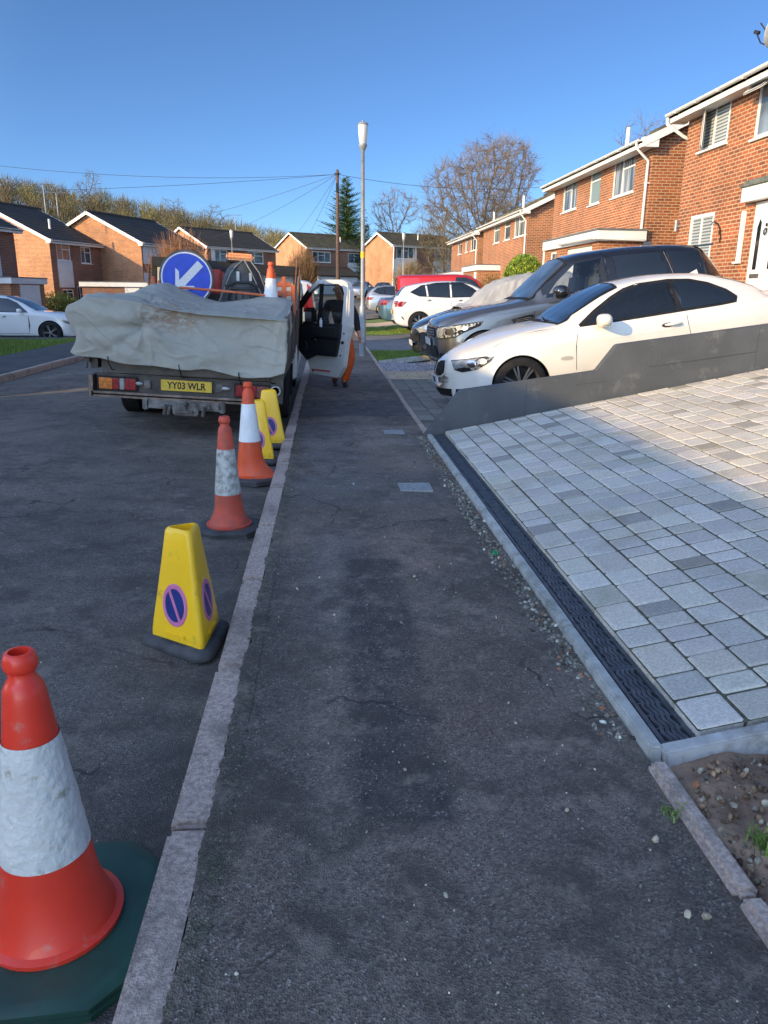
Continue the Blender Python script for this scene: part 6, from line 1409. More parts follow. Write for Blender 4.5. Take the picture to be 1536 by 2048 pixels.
# ---- nearest right house: local x runs from far end (Y=18.4) towards the camera ----
ws = [(.70, 1.89, 4.55, 5.5), (.65, 1.76, 2.25, 3.24), (2.9, 4.7, 4.42, 5.5), (3.34, 4.40, 1.13, 3.24)]
h1 = house('nearest brick house on the right with white front door and flat porch hood', (8.3, 18.4), -pi/2, 9.0, 8, 5.62, 1.1, ws, M['brick'], M['roof_brown'], over=.36, pipe=False, group=HR)
mb = MB(); mb.tube([(-.2, -.43, 5.42), (-.2, -.43, 5.30), (-.09, -.05, 5.02), (-.09, .12, 4.95)], .036, 10); mb.build('downpipe', M['white'], h1, smooth=50)
window(h1, .70, 1.89, 4.55, 5.5, -.015, [(0, .45, 0, 1), (.45, 1, 0, 1)], M['blinds'], fw=.075); window(h1, .65, 1.76, 2.25, 3.24, -.015, [(0, .47, 0, 1), (.47, 1, 0, 1)], M['blinds'], fw=.085); window(h1, 2.9, 4.7, 4.42, 5.5, 0, LW, M['greyglass'])
def casement(g, pts, name='open_casement'):
    pass
mb = MB()      # opened side casement of the first window, hinged on its left edge
A_ = T((.735, -.012, 5.025)) @ rotm(rz=radians(-24)); wallrects(mb, 0, .50, -.43, .43, [(.055, .445, -.375, .375)], -.02, .03); 
mb.b2(0, .5, .0, .012, -.43, -.375); mb.b2(0, .5, .0, .012, .375, .43); mb.b2(0, .055, 0, .012, -.375, .375); mb.b2(.445, .5, 0, .012, -.375, .375)
mb.v = [tuple(A_ @ Vector(p)) for p in mb.v]; q = mb.build('open_casement', M['white'], h1)
mb = MB(); mb.b2(.055, .445, -.006, .0, -.375, .375); mb.v = [tuple(A_ @ Vector(p)) for p in mb.v]; mb.build('pane', M['blueglass'], q)
mb = MB(); A_ = T((2.95, -.01, 5.46)) @ rotm(rx=radians(-50)); wallrects(mb, 0, .62, -.42, 0, [(.05, .57, -.37, -.05)], -.02, .03); mb.b2(0, .62, 0, .012, -.42, -.37); mb.b2(0, .62, 0, .012, -.05, 0); mb.b2(0, .05, 0, .012, -.37, -.05); mb.b2(.57, .62, 0, .012, -.37, -.05)
mb.v = [tuple(A_ @ Vector(p)) for p in mb.v]; q = mb.build('open_casement', M['white'], h1)
mb = MB(); mb.b2(.05, .57, -.006, 0, -.37, -.05); mb.v = [tuple(A_ @ Vector(p)) for p in mb.v]; mb.build('pane', M['blueglass'], q)
mb = MB(); mb.b2(3.34, 4.40, .02, .08, 1.13, 3.24); dd = mb.build('door_frame', M['white'], h1)
mb = MB(); mb.b2(3.42, 4.34, -.005, .035, 1.16, 3.17, bev=.006)
for (a, b, c_, d) in ((3.50, 3.86, 1.25, 1.75), (3.92, 4.26, 1.25, 1.75)): mb.b2(a, b, -.018, -.004, c_, d, bev=.006)
door_ = mb.build('front_door', M['white'], h1, smooth=30)
mb = MB(); mb.prism([(3.56, 2.0), (3.68, 2.0), (3.68, 2.86), (3.62, 2.92), (3.56, 2.78)], -.014, -.004); mb.prism([(4.08, 2.0), (4.20, 2.0), (4.20, 2.78), (4.14, 2.92), (4.08, 2.86)], -.014, -.004); mb.build('door_glass', M['glass'], door_)
mb = MB(); mb.b2(3.50, 3.82, -.02, -.004, 1.84, 1.92, bev=.004); mb.build('letter_box', M['steel'], door_); 
mb = MB(); mb.tube([(3.86, -.02, 2.74), (3.83, -.03, 2.70), (3.85, -.04, 2.64), (3.89, -.04, 2.62), (3.93, -.04, 2.66), (3.90, -.02, 2.74)], .012, 8); mb.box((3.88, -.02, 2.80), (.05, .03, .06), bev=.01); mb.build('door_knocker', M['black'], door_, smooth=50)
mb = MB(); mb.b2(3.08, 4.9, -.17, -.003, 3.26, 3.53, bev=.006); pc = mb.build('porch_hood', M['white'], h1, smooth=30)
mb = MB(); mb.b2(3.04, 4.94, -.21, -.003, 3.533, 3.58, bev=.008); mb.b2(3.04, 4.94, -.12, -.003, 3.58, 3.66); mb.build('hood_felt', mat('green_grey_felt', (.12, .14, .12), .85, var=.3, scale=9), pc)
mb = MB(); mb.b2(2.99, 3.09, -.07, .0, 2.15, 3.12, bev=.01); mb.b2(2.88, 3.10, -.08, .0, 2.13, 2.17, bev=.006); mb.build('side_light', M['white'], h1, smooth=40)
mb = MB(); mb.cyl((.12, -.09, 2.95), (.12, -.09, 3.2), .035, 12); mb.b2(.09, .15, -.08, 0, 3.04, 3.1); mb.build('wall_lamp', M['galv'], h1, smooth=50)
mb = MB(); mb.tube([(1.72, -.03, 2.98), (1.85, -.05, 3.02), (2.02, -.05, 2.98), (2.14, -.04, 2.86), (2.17, -.02, 2.70), (2.16, -.02, 2.58)], .012, 6); mb.tube([(2.10, -.02, 2.84), (2.12, -.03, 2.75)], .02, 6); mb.build('cable', M['black'], h1, smooth=60)
def dish(parent, loc, rz, r=.32, tilt=-.35):
    mt = T(loc) @ rotm(rz=rz) @ rotm(rx=tilt); mb = MB(); mb.lathe([(.001, .06), (r*.4, .052), (r*.75, .03), (r, 0), (r, -.01), (r*.7, .018), (r*.3, .042), (.001, .048)], 28, mt=mt @ rotm(rx=pi/2) @ Matrix.Diagonal((1, 1.1, -1, 1)), cap=False)
    o = mb.build('satellite_dish', mat('dish_grey', (.42, .43, .42), .5), parent, smooth=60)
    mb = MB(); mb.tube([tuple(mt @ Vector(p)) for p in ((0, 0, -r), (0, -.25, -r*.9), (0, -.42, -r*.45))], .012, 6); mb.box((0, -.42, -r*.4), (.06, .12, .06), mt=mt, bev=.01); mb.tube([tuple(mt @ Vector(p)) for p in ((0, .05, 0), (0, .2, -.1), (0, .22, -.4))], .018, 6); mb.build('dish_arm', M['black'], o, smooth=50)
dish(h1, (4.0, -.40, 5.98), -1.2, .27, -.4)
mb = MB(); mb.tube([(3.75, -.3, 5.85), (3.58, -.5, 6.2)], .012, 6); mb.tube([(3.9, -.2, 5.6), (3.95, -.3, 5.9)], .02, 6); mb.build('aerial_arm', M['black'], h1)
mb = MB(); mb.tube([(-.02, .3, 3.1), (-.03, .25, 1.5)], .012, 6); mb.build('cable', M['black'], h1)
dish(h1, (-.35, .35, 3.25), 2.6, .27, -.3)
# ---- second right house ----
ws = [(1.1, 2.75, 4.40, 5.50), (4.08, 5.1, 4.34, 5.46), (6.2, 7.92, 4.34, 5.46)]
h2 = house('second brick house on the right with three white upper windows and projecting flat garage roof', (8.8, 30.6), -pi/2, 9.1, 7.4, 5.62, .8, ws, M['brick'], M['roof_brown'], over=.42, group=HR, pipe=(9.0,), vent=[(3.4, .38)])
window(h2, *ws[0], 0, L3m, M['net']); window(h2, *ws[1], 0, LT, mat('frosted_glass', (.20, .27, .25), .1)); window(h2, *ws[2], 0, L3, M['net'])
gg = flatbox(h2, 3.9, 9.15, -1.3, 0, .3, 3.2, M['brick'], fh=.28, holes=[(6.2, 8.6, .6, 2.85), (4.5, 5.2, 2.0, 2.85)])
mb = MB(); mb.b2(6.2, 8.6, -1.24, -1.2, .6, 2.85); 
for k in range(1, 9): mb.b2(6.2, 8.6, -1.246, -1.24, .6+k*.25, .615+k*.25)
mb.build('garage_door', M['white'], gg); window(gg, 4.5, 5.2, 2.0, 2.85, -1.3, L1, M['net'], sill=False)
mb = MB(); mb.tube([(-.0+3.86, -1.34, 2.9), (3.86, -1.34, .6)], .04, 8); mb.build('canopy_post', M['white'], gg, smooth=50)
mb = MB(); mb.tube([(6.0, -1.5, 3.02), (9.3, -1.5, 3.0)], .05, 8); mb.tube([(9.3, -1.5, 2.98), (9.3, -.1, 2.95), (9.0, -.08, 2.95)], .035, 8); mb.build('gutter', M['white'], gg, smooth=50)
# ---- third ----
ws = [(2.95, 4.45, 4.2, 5.25), (5.6, 6.9, 4.2, 5.25), (7.8, 9.8, 4.2, 5.25)]
h3 = house('third brick house on the right, behind the round clipped bush', (9.5, 47.7), -pi/2, 10.5, 7.4, 5.4, .7, ws, M['brick'], M['roof_brown'], group=HR, pipe=(10.4,), vent=[(5.0, .3)])
window(h3, *ws[0], 0, LT, M['net']); window(h3, *ws[1], 0, LT, M['blueglass']); window(h3, *ws[2], 0, L3, M['net'])
gg = flatbox(h3, .3, 5.0, -1.2, 0, .3, 3.0, M['brick'], holes=[(3.4, 4.4, .6, 2.7)]); mb = MB(); mb.b2(3.4, 4.4, -1.14, -1.1, .6, 2.7); mb.build('door', M['white'], gg)
mb = MB(); mb.b2(-.2, .5, -1.5, -1.38, .5, 2.72); mb.build('porch_panel', M['white'], gg)
# ---- fourth ----
ws = [(2.9, 4.4, 4.15, 5.2), (5.9, 6.9, 4.15, 5.2), (7.9, 9.8, 4.15, 5.2)]
h4 = house('fourth and farthest brick house on the right, beside the street lamp', (9.5, 59.8), -pi/2, 10.5, 7.4, 5.3, .8, ws, M['brick'], M['roof_brown'], group=HR, pipe=(10.3,), vent=[(7.0, .45)])
for w_ in ws: window(h4, *w_, 0, L3, M['blueglass'])
gg = flatbox(h4, -2.5, 9.0, -1.1, 0, .5, 2.85, M['brick'], holes=[(2.0, 3.2, .8, 2.5)]); mb = MB(); mb.b2(2.0, 3.2, -1.05, -1.0, .8, 2.5); mb.build('door', M['white'], gg); mb = MB(); mb.b2(-2.6, -2.48, -1.2, -1.08, .6, 2.6); mb.build('canopy_post', M['white'], gg)

# ---- far and left houses: origin at the near front eave corner, x along the front to the far end ----
HF = 'brick houses at the end of the street'
def rowhouse(label, O, rz, L, W, eave, base, wins, panels=(), wallm='brick_tan', dark='brick_shade', roofm='roof', cell=L3, garage=None, lowroof=None, **k):
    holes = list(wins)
    g = house(label, O, rz, L, W, eave, base, holes, M[wallm], M[roofm], gut=True, shadefront=M[dark], group=HF, pipe=False, **k)
    for w_ in wins: window(g, *w_, 0, cell, M['blueglass'], fw=.07)
    for p in panels: mb = MB(); mb.b2(p[0], p[1], -.03, -.002, p[2], p[3]); mb.build('cladding_panel', M['cladding'], g)
    return g
def dirang(dx, dy): return atan2(dy, dx)
# leftmost house (only its corner shows)
a = dirang(.28, .96); hA = rowhouse('leftmost brick house, only its white panelled corner showing at the picture edge', (-16.9, 34.9), a, 5.7, 6, 4.39, -.6, [(3.2, 4.4, 3.05, 4.1)], [(3.0, 4.5, .9, 3.01)], roofm='roof')
a = dirang(.31, .95)
hB = rowhouse('brick house with long mossy roof and sunlit gable at far left, behind the white crossover', (-16.69, 49.38), a, 5.14, 9.37, 4.44, -.6, [(.6, 1.95, 3.2, 4.22), (3.0, 4.1, 3.1, 4.15), (.8, 1.9, .9, 1.5), (2.3, 3.0, .1, 1.7)], [(.55, 2.0, 1.6, 3.16)], pitch=25.1, vent=[(2.1, .3)])
a = dirang(.38, .93)
hC = rowhouse('brick house with bright sunlit gable and dark roof, left of the round blue sign', (-12.12, 53.12), a, 7.18, 7.73, 4.56, -.4, [(1.3, 2.6, 3.2, 4.3)], [(.15, 1.2, 3.15, 4.35), (.1, 2.6, .2, 2.6)])
a = dirang(.67, .74)
hD = rowhouse('brick house behind the bare pink bush and the truck beacon', (-11.85, 79.95), a, 9.38, 7.65, 5.81, .9, [(1.0, 2.6, 4.3, 5.5), (5.4, 7.6, 4.3, 5.5)], [(.5, .95, 3.0, 5.6), (1.0, 2.8, 2.9, 4.25)], roofm='roof')
a = dirang(.82, .57)
hE = rowhouse('brick house with orange sunlit gable between the truck and the telegraph pole', (-2.43, 99.77), a, 10.98, 7.51, 6.91, 1.8, [(.8, 3.6, 5.1, 6.4), (6.4, 9.6, 5.1, 6.4), (8.6, 10, 2.2, 3.6)], [(6.3, 9.8, 3.4, 5.05), (.0, 10.6, 1.2, 3.4)], vent=[(6.5, .5)], cell=LW, roofm='roof_brown')
mb = MB(); mb.add([(.2, -2.2, 3.5), (6.5, -2.2, 3.5), (6.5, -.003, 4.6), (.2, -.003, 4.6), (.2, -2.2, 3.35), (6.5, -2.2, 3.35)], [(0, 1, 2, 3), (0, 4, 5, 1), (0, 3, 4), (1, 5, 2)]); pr_ = mb.build('lean_to_roof', M['roof'], hE)
mb = MB(); mb.b2(.3, 6.4, -2.0, -.003, 1.0, 3.34); mb.build('garage', M['cladding'], hE)
a = dirang(.85, .52)
hF = rowhouse('brick house with white panelled front and sunlit gable right of the street lamp', (7.28, 86.72), a, 9.37, 5.4, 6.60, 1.5, [(.5, 2.9, 5.1, 6.4), (5.9, 8.9, 5.0, 6.2), (.6, 1.6, 2.0, 3.4)], [(.0, 3.3, 1.2, 5.05), (5.7, 9.2, 3.4, 4.95), (3.0, 3.3, 1.2, 6.4)], roofm='roof_brown', vent=[(4.5, .5)], cell=LW)
mb = MB(); mb.tube([(-.1, -.3, 6.5), (-.12, -.2, 1.2)], .06, 8); mb.build('downpipe', M['white'], hF)
# flat roofed garages on the left
def garage(label, loc, rz, L, W, h, base, m='brick_tan', side=None, door=None):
    g = thing('garage', label, 'garage', (loc[0], loc[1], 0), rz, group='flat roofed brick garages')
    mb = MB(); mb.b2(0, L, 0, W, base-.5, h-.26); mb.build('wall', M[m], g)
    mb = MB(); mb.b2(-.12, L+.12, -.14, W+.1, h-.258, h); mb.build('fascia', M['whitepaint'], g); mb = MB(); mb.b2(-.14, L+.14, -.16, W+.12, h+.002, h+.05); mb.build('flat_roof', M['feltroof'], g)
    if door: mb = MB(); mb.b2(door[0], door[1], -.03, -.002, base, h-.3); mb.b2(door[0]-.1, door[0]-.002, -.05, -.002, base, h-.28); mb.build('garage_door', M['white'], g)
    return g
garage('flat roofed brick garage with white door at far left behind the white crossover', (-14.45, 37.0), radians(86), 3.6, 5.5, 1.98, -.6, 'brick_tan', door=(1.0, 3.0))
garage('flat roofed garage, its brick coloured as in shade, below the bright gable, above the tarpaulin', (-14.75, 48.5), radians(4), 3.75, 6, 1.93, -.5, 'brick_shade', door=(2.6, 3.35))
garage('white walled garage behind the truck, left of the blue sign', (-9.9, 46.5), radians(10), 2.2, 5, 2.0, -.3, 'cladding')
# roof aerials far left
def aerial(label, loc, h):
    mb = MB(); mb.cyl((0, 0, 0), (0, 0, h), .03, 6); mb.cyl((-.9, 0, h), (.7, 0, h+.05), .02, 6)
    for k in range(7): mb.cyl((-.8+k*.22, -.3, h+.02), (-.8+k*.22, .3, h+.02), .012, 5)
    tag(mb.build('roof_aerial', M['galv'], loc=loc, rot=(0, 0, .3)), label, 'aerial', 'television aerials on the left roofs')
aerial('taller television aerial above the long mossy roof at far left', (-16.9, 50, 5.9), 1.6); aerial('shorter television aerial right of the taller one on the mossy roof', (-17.0, 52.5, 6.0), 1.3)
aerial('slim aerial on the roof behind the truck beacon', (-9.4, 84, 7.6), 1.4)
# ---- houses across the road behind the camera, whose shadows fall over the street ----
def across(label, Y0, Y1, X, eave, W=7.5, base=0, pitch=25.5):
    house(label, (X, Y0), pi/2, Y1-Y0, W, eave, base, [], M['brick'], M['roof'], group='brick houses across the road', pipe=False)
across('brick house across the road behind the camera, casting shade on the footway', -16, 2.05, -10.9, 4.85, 7.0)
across('brick house across the road to the left of the camera', 6.95, 12.7, -10.9, 4.85, 7.0)
across('brick house farther left across the road, shading the white crossover', 8, 23.5, -19, 4.85, 7.0)
# ---------------- trees and shrubs ----------------
def grow_tree(seed, h, spread, r0, levels=6, lean=(0, 0), trunk_h=.25, twig=(.012, .9), nb=(3, 4), up=.35, ang=(.35, .75), crown_flat=1.0):
    rnd = random.Random(seed); tr = MB(); cr = MB()
    def seg(mb, a, b, ra, rb, n, tint=None):
        d = (b-a); 
        if d.length < 1e-4: return
        q = d.to_track_quat('Z', 'Y').to_matrix(); vs = [a+q @ Vector((cos(2*pi*k/n)*ra, sin(2*pi*k/n)*ra, 0)) for k in range(n)]+[b+q @ Vector((cos(2*pi*k/n)*rb, sin(2*pi*k/n)*rb, 0)) for k in range(n)]
        k0 = len(mb.v); mb.v += [tuple(v) for v in vs]; fs = [(k0+k, k0+(k+1) % n, k0+n+(k+1) % n, k0+n+k) for k in range(n)]; mb.f += fs; mb.mi += [0]*n; mb.tint += [tint or (1, 1, 1)]*n
    def rec(p, d, l, r, lev):
        k = 3 if lev < 3 else 2; q = p; dd = d.copy(); tint = (1, 1, 1)
        if lev >= 3: t = rnd.uniform(.7, 1.3); tint = (t, t*.97, t*.93)
        pts = [(p, r)]
        for i in range(k):
            dd = (dd+Vector((rnd.gauss(0, .13), rnd.gauss(0, .13), rnd.gauss(.03, .08)))).normalized(); e = q+dd*l/k; rr = r*(1-.32*(i+1)/k)
            seg(tr if lev < 3 else cr, q, e, r*(1-.32*i/k), rr, 7 if lev < 2 else (5 if lev < 4 else 3), tint); q = e; pts.append((q, rr))
        if lev >= levels: return
        m = rnd.randint(*nb)+(1 if lev >= levels-2 else 0)
        for j in range(m):
            ba, br = pts[-1] if j < m*.6 or lev == 0 else pts[-2]
            ax = dd.orthogonal().normalized(); ax.rotate(Matrix.Rotation(rnd.uniform(0, 2*pi), 3, dd)) if False else None
            ax = Matrix.Rotation(2*pi*j/m+rnd.uniform(-.5, .5), 3, dd) @ dd.orthogonal().normalized()
            nd_ = Matrix.Rotation(rnd.uniform(*ang), 3, ax) @ dd
            nd_ = (nd_*Vector((spread, spread, 1)) if False else Vector((nd_.x*spread, nd_.y*spread, nd_.z*crown_flat+up*(1 if lev < 4 else .3)))).normalized()
            rec(ba, nd_, l*rnd.uniform(.66, .86), max(.011, br*rnd.uniform(.57, .73)), lev+1)
    rec(Vector((0, 0, -.3)), Vector((lean[0], lean[1], 1)).normalized(), h*trunk_h, r0, 0)
    zm = max(v[2] for v in cr.v); s_ = h/zm
    for mb in (tr, cr): mb.v = [(x*s_, y*s_, z*s_) for x, y, z in mb.v]
    return tr, cr
from mathutils.kdtree import KDTree
def colony(seed, h, rx, rz, zc, n=900, step=.45, infl=3.2, kill=.8, rtip=.011, trunk=.3, twigs=5, tl=.9, rmax=.45, lean=0):
    rnd = random.Random(seed); lobes = [(Vector((rnd.uniform(-.5, .5)*rx, rnd.uniform(-.5, .5)*rx, zc+rnd.uniform(-.45, .5)*rz)), rnd.uniform(.42, .62)) for _ in range(7)]
    A = []
    while len(A) < n:
        p = Vector((rnd.uniform(-1, 1)*rx, rnd.uniform(-1, 1)*rx, zc+rnd.uniform(-1, 1)*rz))
        e = (p.x/rx)**2+(p.y/rx)**2+((p.z-zc)/rz)**2
        if e < 1 and (any(((p-c).length < f*max(rx, rz)) for c, f in lobes)) and rnd.random() < .3+.7*e: A.append(p)
    nodes_ = [Vector((0, 0, 0))]; par = [-1]; z = 0
    while z < h*trunk: z += step; nodes_.append(Vector((rnd.gauss(0, .04)+lean*z, rnd.gauss(0, .04), z))); par.append(len(nodes_)-2)
    alive = A; last = {}
    for it in range(160):
        kd = KDTree(len(nodes_)); [kd.insert(p, i) for i, p in enumerate(nodes_)]; kd.balance(); grow_ = {}; keep = []
        for a in alive:
            co, i, d = kd.find(a)
            if d < kill: continue
            keep.append(a)
            if d < infl or it < 12: grow_.setdefault(i, []).append((a-co).normalized())
        alive = keep
        if not grow_: break
        added = 0
        for i, ds in grow_.items():
            v = sum(ds, Vector())/len(ds)+Vector((rnd.gauss(0, .12), rnd.gauss(0, .12), rnd.gauss(.08, .1)))
            if v.length < .05: continue
            q = nodes_[i]+v.normalized()*step
            if last.get(i) and (last[i]-q).length < step*.35: continue
            last[i] = q; nodes_.append(q); par.append(i); added += 1
        if not added: break
    N_ = len(nodes_); kids = [0]*N_; r2 = [0.0]*N_
    for i in range(N_-1, 0, -1):
        if kids[i] == 0: r2[i] = rtip**2.2
        r2[par[i]] += r2[i]; kids[par[i]] += 1
    rad = [max(rtip, x**(1/2.2)) for x in r2]; mx = max(rad); rad = [min(r, rtip+(r-rtip)*rmax/mx) for r in rad]
    tr = MB(); cr = MB()
    def seg(mb, a, b, ra, rb, n, tint):
        q = (b-a).to_track_quat('Z', 'Y').to_matrix(); k0 = len(mb.v)
        mb.v += [tuple(a+q @ Vector((cos(2*pi*k/n)*ra, sin(2*pi*k/n)*ra, 0))) for k in range(n)]+[tuple(b+q @ Vector((cos(2*pi*k/n)*rb, sin(2*pi*k/n)*rb, 0))) for k in range(n)]
        mb.f += [(k0+k, k0+(k+1) % n, k0+n+(k+1) % n, k0+n+k) for k in range(n)]; mb.mi += [0]*n; mb.tint += [tint]*n
    for i in range(1, N_):
        big = rad[i] > mx*.16; seg(tr if big else cr, nodes_[par[i]], nodes_[i], rad[par[i]] if rad[par[i]] < rad[i]*1.6 else rad[i]*1.15, rad[i], 7 if big else 4, (1, 1, 1) if big else (.85, .85, .85))
        if rad[i] < rtip*4.5:
            d0 = (nodes_[i]-nodes_[par[i]]).normalized()
            for t in range(twigs if kids[i] == 0 else max(1, twigs//2)):
                d = (d0+Vector((rnd.gauss(0, .55), rnd.gauss(0, .55), rnd.gauss(.12, .4)))).normalized(); p = nodes_[i]; k = rnd.uniform(.6, 1.3); L_ = tl*rnd.uniform(.4, 1.1)
                for s_ in range(2):
                    e = p+d*L_*.5; seg(cr, p, e, rtip*(.8-.3*s_), rtip*(.5-.3*s_), 3, (k, k*.97, k*.93)); p = e
                    d2 = (d+Vector((rnd.gauss(0, .5), rnd.gauss(0, .5), rnd.gauss(.1, .4)))).normalized(); seg(cr, p, p+d2*L_*.45, rtip*.5, rtip*.2, 3, (k, k*.97, k*.93)); d = (d+Vector((rnd.gauss(0, .25), rnd.gauss(0, .25), rnd.gauss(.08, .2)))).normalized()
    return tr, cr
def round_tree(name, label, loc, seed, h, rx, rz, zc, mt=None, group=None, **k):
    g = thing(name, label, 'tree', loc, group=group); tr, cr = colony(seed, h, rx, rz, zc, **k)
    tr.build('trunk', M['bark'], g, smooth=60, uv=False); cr.build('crown', mt or M['twig'], g, uv=False); return g
def bare_tree(name, label, loc, seed, h, spread, r0, mt=None, group=None, **k):
    g = thing(name, label, 'tree', loc, group=group); tr, cr = grow_tree(seed, h, spread, r0, **k)
    tr.build('trunk', M['bark'], g, smooth=60, uv=False); cr.build('crown', mt or M['twig'], g, uv=False); return g
round_tree('bare_tree', 'big bare leafless oak rising over the right hand roofs', (15.5, 78, 1.0), 5, 15.9, 6.3, 5.8, 9.7, n=2300, step=.42, kill=.62, trunk=.22, twigs=9, tl=1.0, rtip=.017)
round_tree('bare_tree', 'bare tree left of the big oak, behind the panelled house', (10.1, 112, 3), 12, 13.6, 3.9, 4.6, 9.2, n=700, step=.5, kill=.9, trunk=.3, twigs=8, tl=1.0, rtip=.021, rmax=.26)
round_tree('bare_tree', 'bare tree top showing behind the nearest right hand roofs', (25.2, 62, 2), 23, 13.6, 3.6, 4.4, 9.6, n=500, step=.45, kill=.8, trunk=.35, twigs=5, tl=.9, rtip=.013, rmax=.3)
olive = mat('olive_twigs', (.15, .125, .075), .9, attr=1)
for i, (x, y, h, sd, lb_) in enumerate(((11.2, 74, 7.6, 31, 'small olive brown bare tree right of the last house roof'), (13.0, 88, 11.0, 32, 'bushy brown bare tree filling in below the big oak at left'), (18.5, 84, 10.0, 33, 'bushy brown bare tree below the oak, right of its trunk'), (8.6, 100, 7.5, 34, 'low brown bare tree behind the panelled house ridge'), (11.7, 92, 9.0, 35, 'twiggy olive tree directly above the panelled house roof'), (20.8, 92, 10.5, 36, 'brown bare tree behind the third brick house chimney pipe'))):
    round_tree('bare_tree', lb_, (x, y, 1.2), sd, h, h*.30, h*.42, h*.56, mt=olive, group='bare trees behind the right hand houses', n=330, step=.5, kill=.8, trunk=.16, twigs=8, tl=1.0, rtip=.019, rmax=.2)
def leafcloud(mb, cs, n, size, rnd, shade=(.6, 1.5), col=(1, 1, 1), shell=.6, alt=None, flat=1):
    for i in range(n):
        c, r = rnd.choice(cs); d = Vector((rnd.gauss(0, 1), rnd.gauss(0, 1), rnd.gauss(0, 1))).normalized()
        p = Vector(c)+Vector((d.x*r[0], d.y*r[1], d.z*r[2]))*(shell+(1-shell)*rnd.random()); k = rnd.uniform(*shade); s_ = size*rnd.uniform(.6, 1.4)
        cc = alt if alt and rnd.random() < .3 else col
        m = T(p) @ rotm(rnd.uniform(0, 6), rnd.uniform(0, 6), rnd.uniform(0, 6))
        mb.add([(-s_, 0, 0), (0, -s_*.5, s_*.15), (s_, 0, 0), (0, s_*.5, s_*.15)], [(0, 1, 2, 3)], 0, m, (cc[0]*k, cc[1]*k, cc[2]*k))
rnd = random.Random(8)
# clipped round bush
g = thing('round_bush', 'clipped round yellow green variegated bush behind the covered car', 'bush', (6.6, 26, .5)); mb = MB()
fol = M['foliage']
leafcloud(mb, [((0, 0, 1.3), (.72, .72, .98))], 9000, .05, rnd, (.7, 1.6), (2.1, 2.2, .9), .86, (4.6, 3.4, .9)); mb.build('leaves', fol, g, uv=False)
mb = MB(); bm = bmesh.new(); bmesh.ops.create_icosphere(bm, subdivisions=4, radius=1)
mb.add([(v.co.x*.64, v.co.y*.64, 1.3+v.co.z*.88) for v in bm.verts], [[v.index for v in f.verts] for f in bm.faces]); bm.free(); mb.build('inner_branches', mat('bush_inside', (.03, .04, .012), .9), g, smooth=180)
def shrub(name, label, loc, h, r, n, col, seed, leaf=None, group=None, lsz=.04, cat='shrub', wd=.008):
    g = thing(name, label, cat, loc, group=group); rn = random.Random(seed); mb = MB()
    for i in range(n):
        a = rn.random()*6.28; b = rn.random()**.6*r; e = Vector((cos(a)*b, sin(a)*b, h*rn.uniform(.55, 1.05)*(1-.35*(b/r)**2))); s_ = Vector((cos(a)*b*.2, sin(a)*b*.2, 0)); mid = s_.lerp(e, .5)+Vector((rn.gauss(0, .06), rn.gauss(0, .06), 0))*r; k = rn.uniform(.6, 1.4)
        for (p, q, w0, w1) in ((s_, mid, wd*1.5, wd), (mid, e, wd, wd*.3), (mid, mid+(e-mid)*.8+Vector((rn.gauss(0, .12), rn.gauss(0, .12), .0))*r, wd*.8, wd*.3), (mid.lerp(e, .5), e+Vector((rn.gauss(0, .1), rn.gauss(0, .1), -.02))*r, wd*.7, wd*.3)):
            d = q-p
            if d.length < .01: continue
            o = d.orthogonal().normalized(); u = d.cross(o).normalized(); mb.add([p+o*w0, p-o*.5*w0+u*.87*w0, p-o*.5*w0-u*.87*w0, q+o*w1, q-o*.5*w1+u*.87*w1, q-o*.5*w1-u*.87*w1], [(0, 1, 4, 3), (1, 2, 5, 4), (2, 0, 3, 5)], 0, None, tuple(c*k for c in col))
    mb.build('branches', M['twig'], g, uv=False)
    if leaf:
        mb = MB(); leafcloud(mb, [((0, 0, h*.5), (r*.9, r*.9, h*.5))], leaf[0], lsz, rn, (.6, 1.5), leaf[1], .55); mb.build('leaves', fol, g, uv=False)
    return g
shrub('bare_shrub', 'pinkish bare shrub with fine twigs behind the truck, right of the bright gable', (-7.6, 42, 0), 4.6, 1.9, 700, (1.5, 1.0, .9), 3, wd=.016)
shrub('bare_shrub', 'brown bare shrub behind the right end of the truck', (-1.95, 66, .6), 4.6, 1.6, 500, (.95, .75, .6), 4, wd=.02)
shrub('bare_shrub', 'pale grey twiggy shrub in front of the panelled house, left one', (6.9, 66, 1.0), 3.4, 1.5, 420, (1.3, 1.25, 1.1), 5, wd=.018, leaf=(300, (1.5, 1.5, 1)))
shrub('hedge', 'brown autumn hedge in front of the farthest right hand house', (8.6, 62, 1.0), 2.1, 1.3, 300, (1.0, .7, .5), 6, leaf=(2600, (2.6, 1.5, 1.0)), lsz=.06, cat='hedge', wd=.015)
shrub('hedge', 'low green hedge above the red van roof', (7.3, 58, .8), 1.5, 1.6, 120, (.7, .8, .5), 7, leaf=(3000, (1.9, 1.8, .9)), lsz=.06, cat='hedge', wd=.015)
shrub('brown_shrub', 'small brown leafy shrub left of the round clipped bush', (6.55, 30.3, .5), 1.85, .8, 260, (1.0, .7, .5), 8, leaf=(1600, (3.0, 1.5, 1.0)), lsz=.035, wd=.008)
shrub('garden_shrub', 'yellowish shrub by the wall above the white crossover', (-15.2, 45.5, -.5), 1.9, 1.5, 200, (1.1, 1, .6), 9, leaf=(2400, (3.4, 2.6, 1.1)), lsz=.06, wd=.012)
shrub('garden_shrub', 'dark evergreen shrub by the brick corner behind the white crossover', (-13.2, 43.5, -.5), 1.5, 1.0, 120, (.7, .8, .5), 10, leaf=(2000, (1.0, 1.1, .8)), lsz=.06, wd=.012)
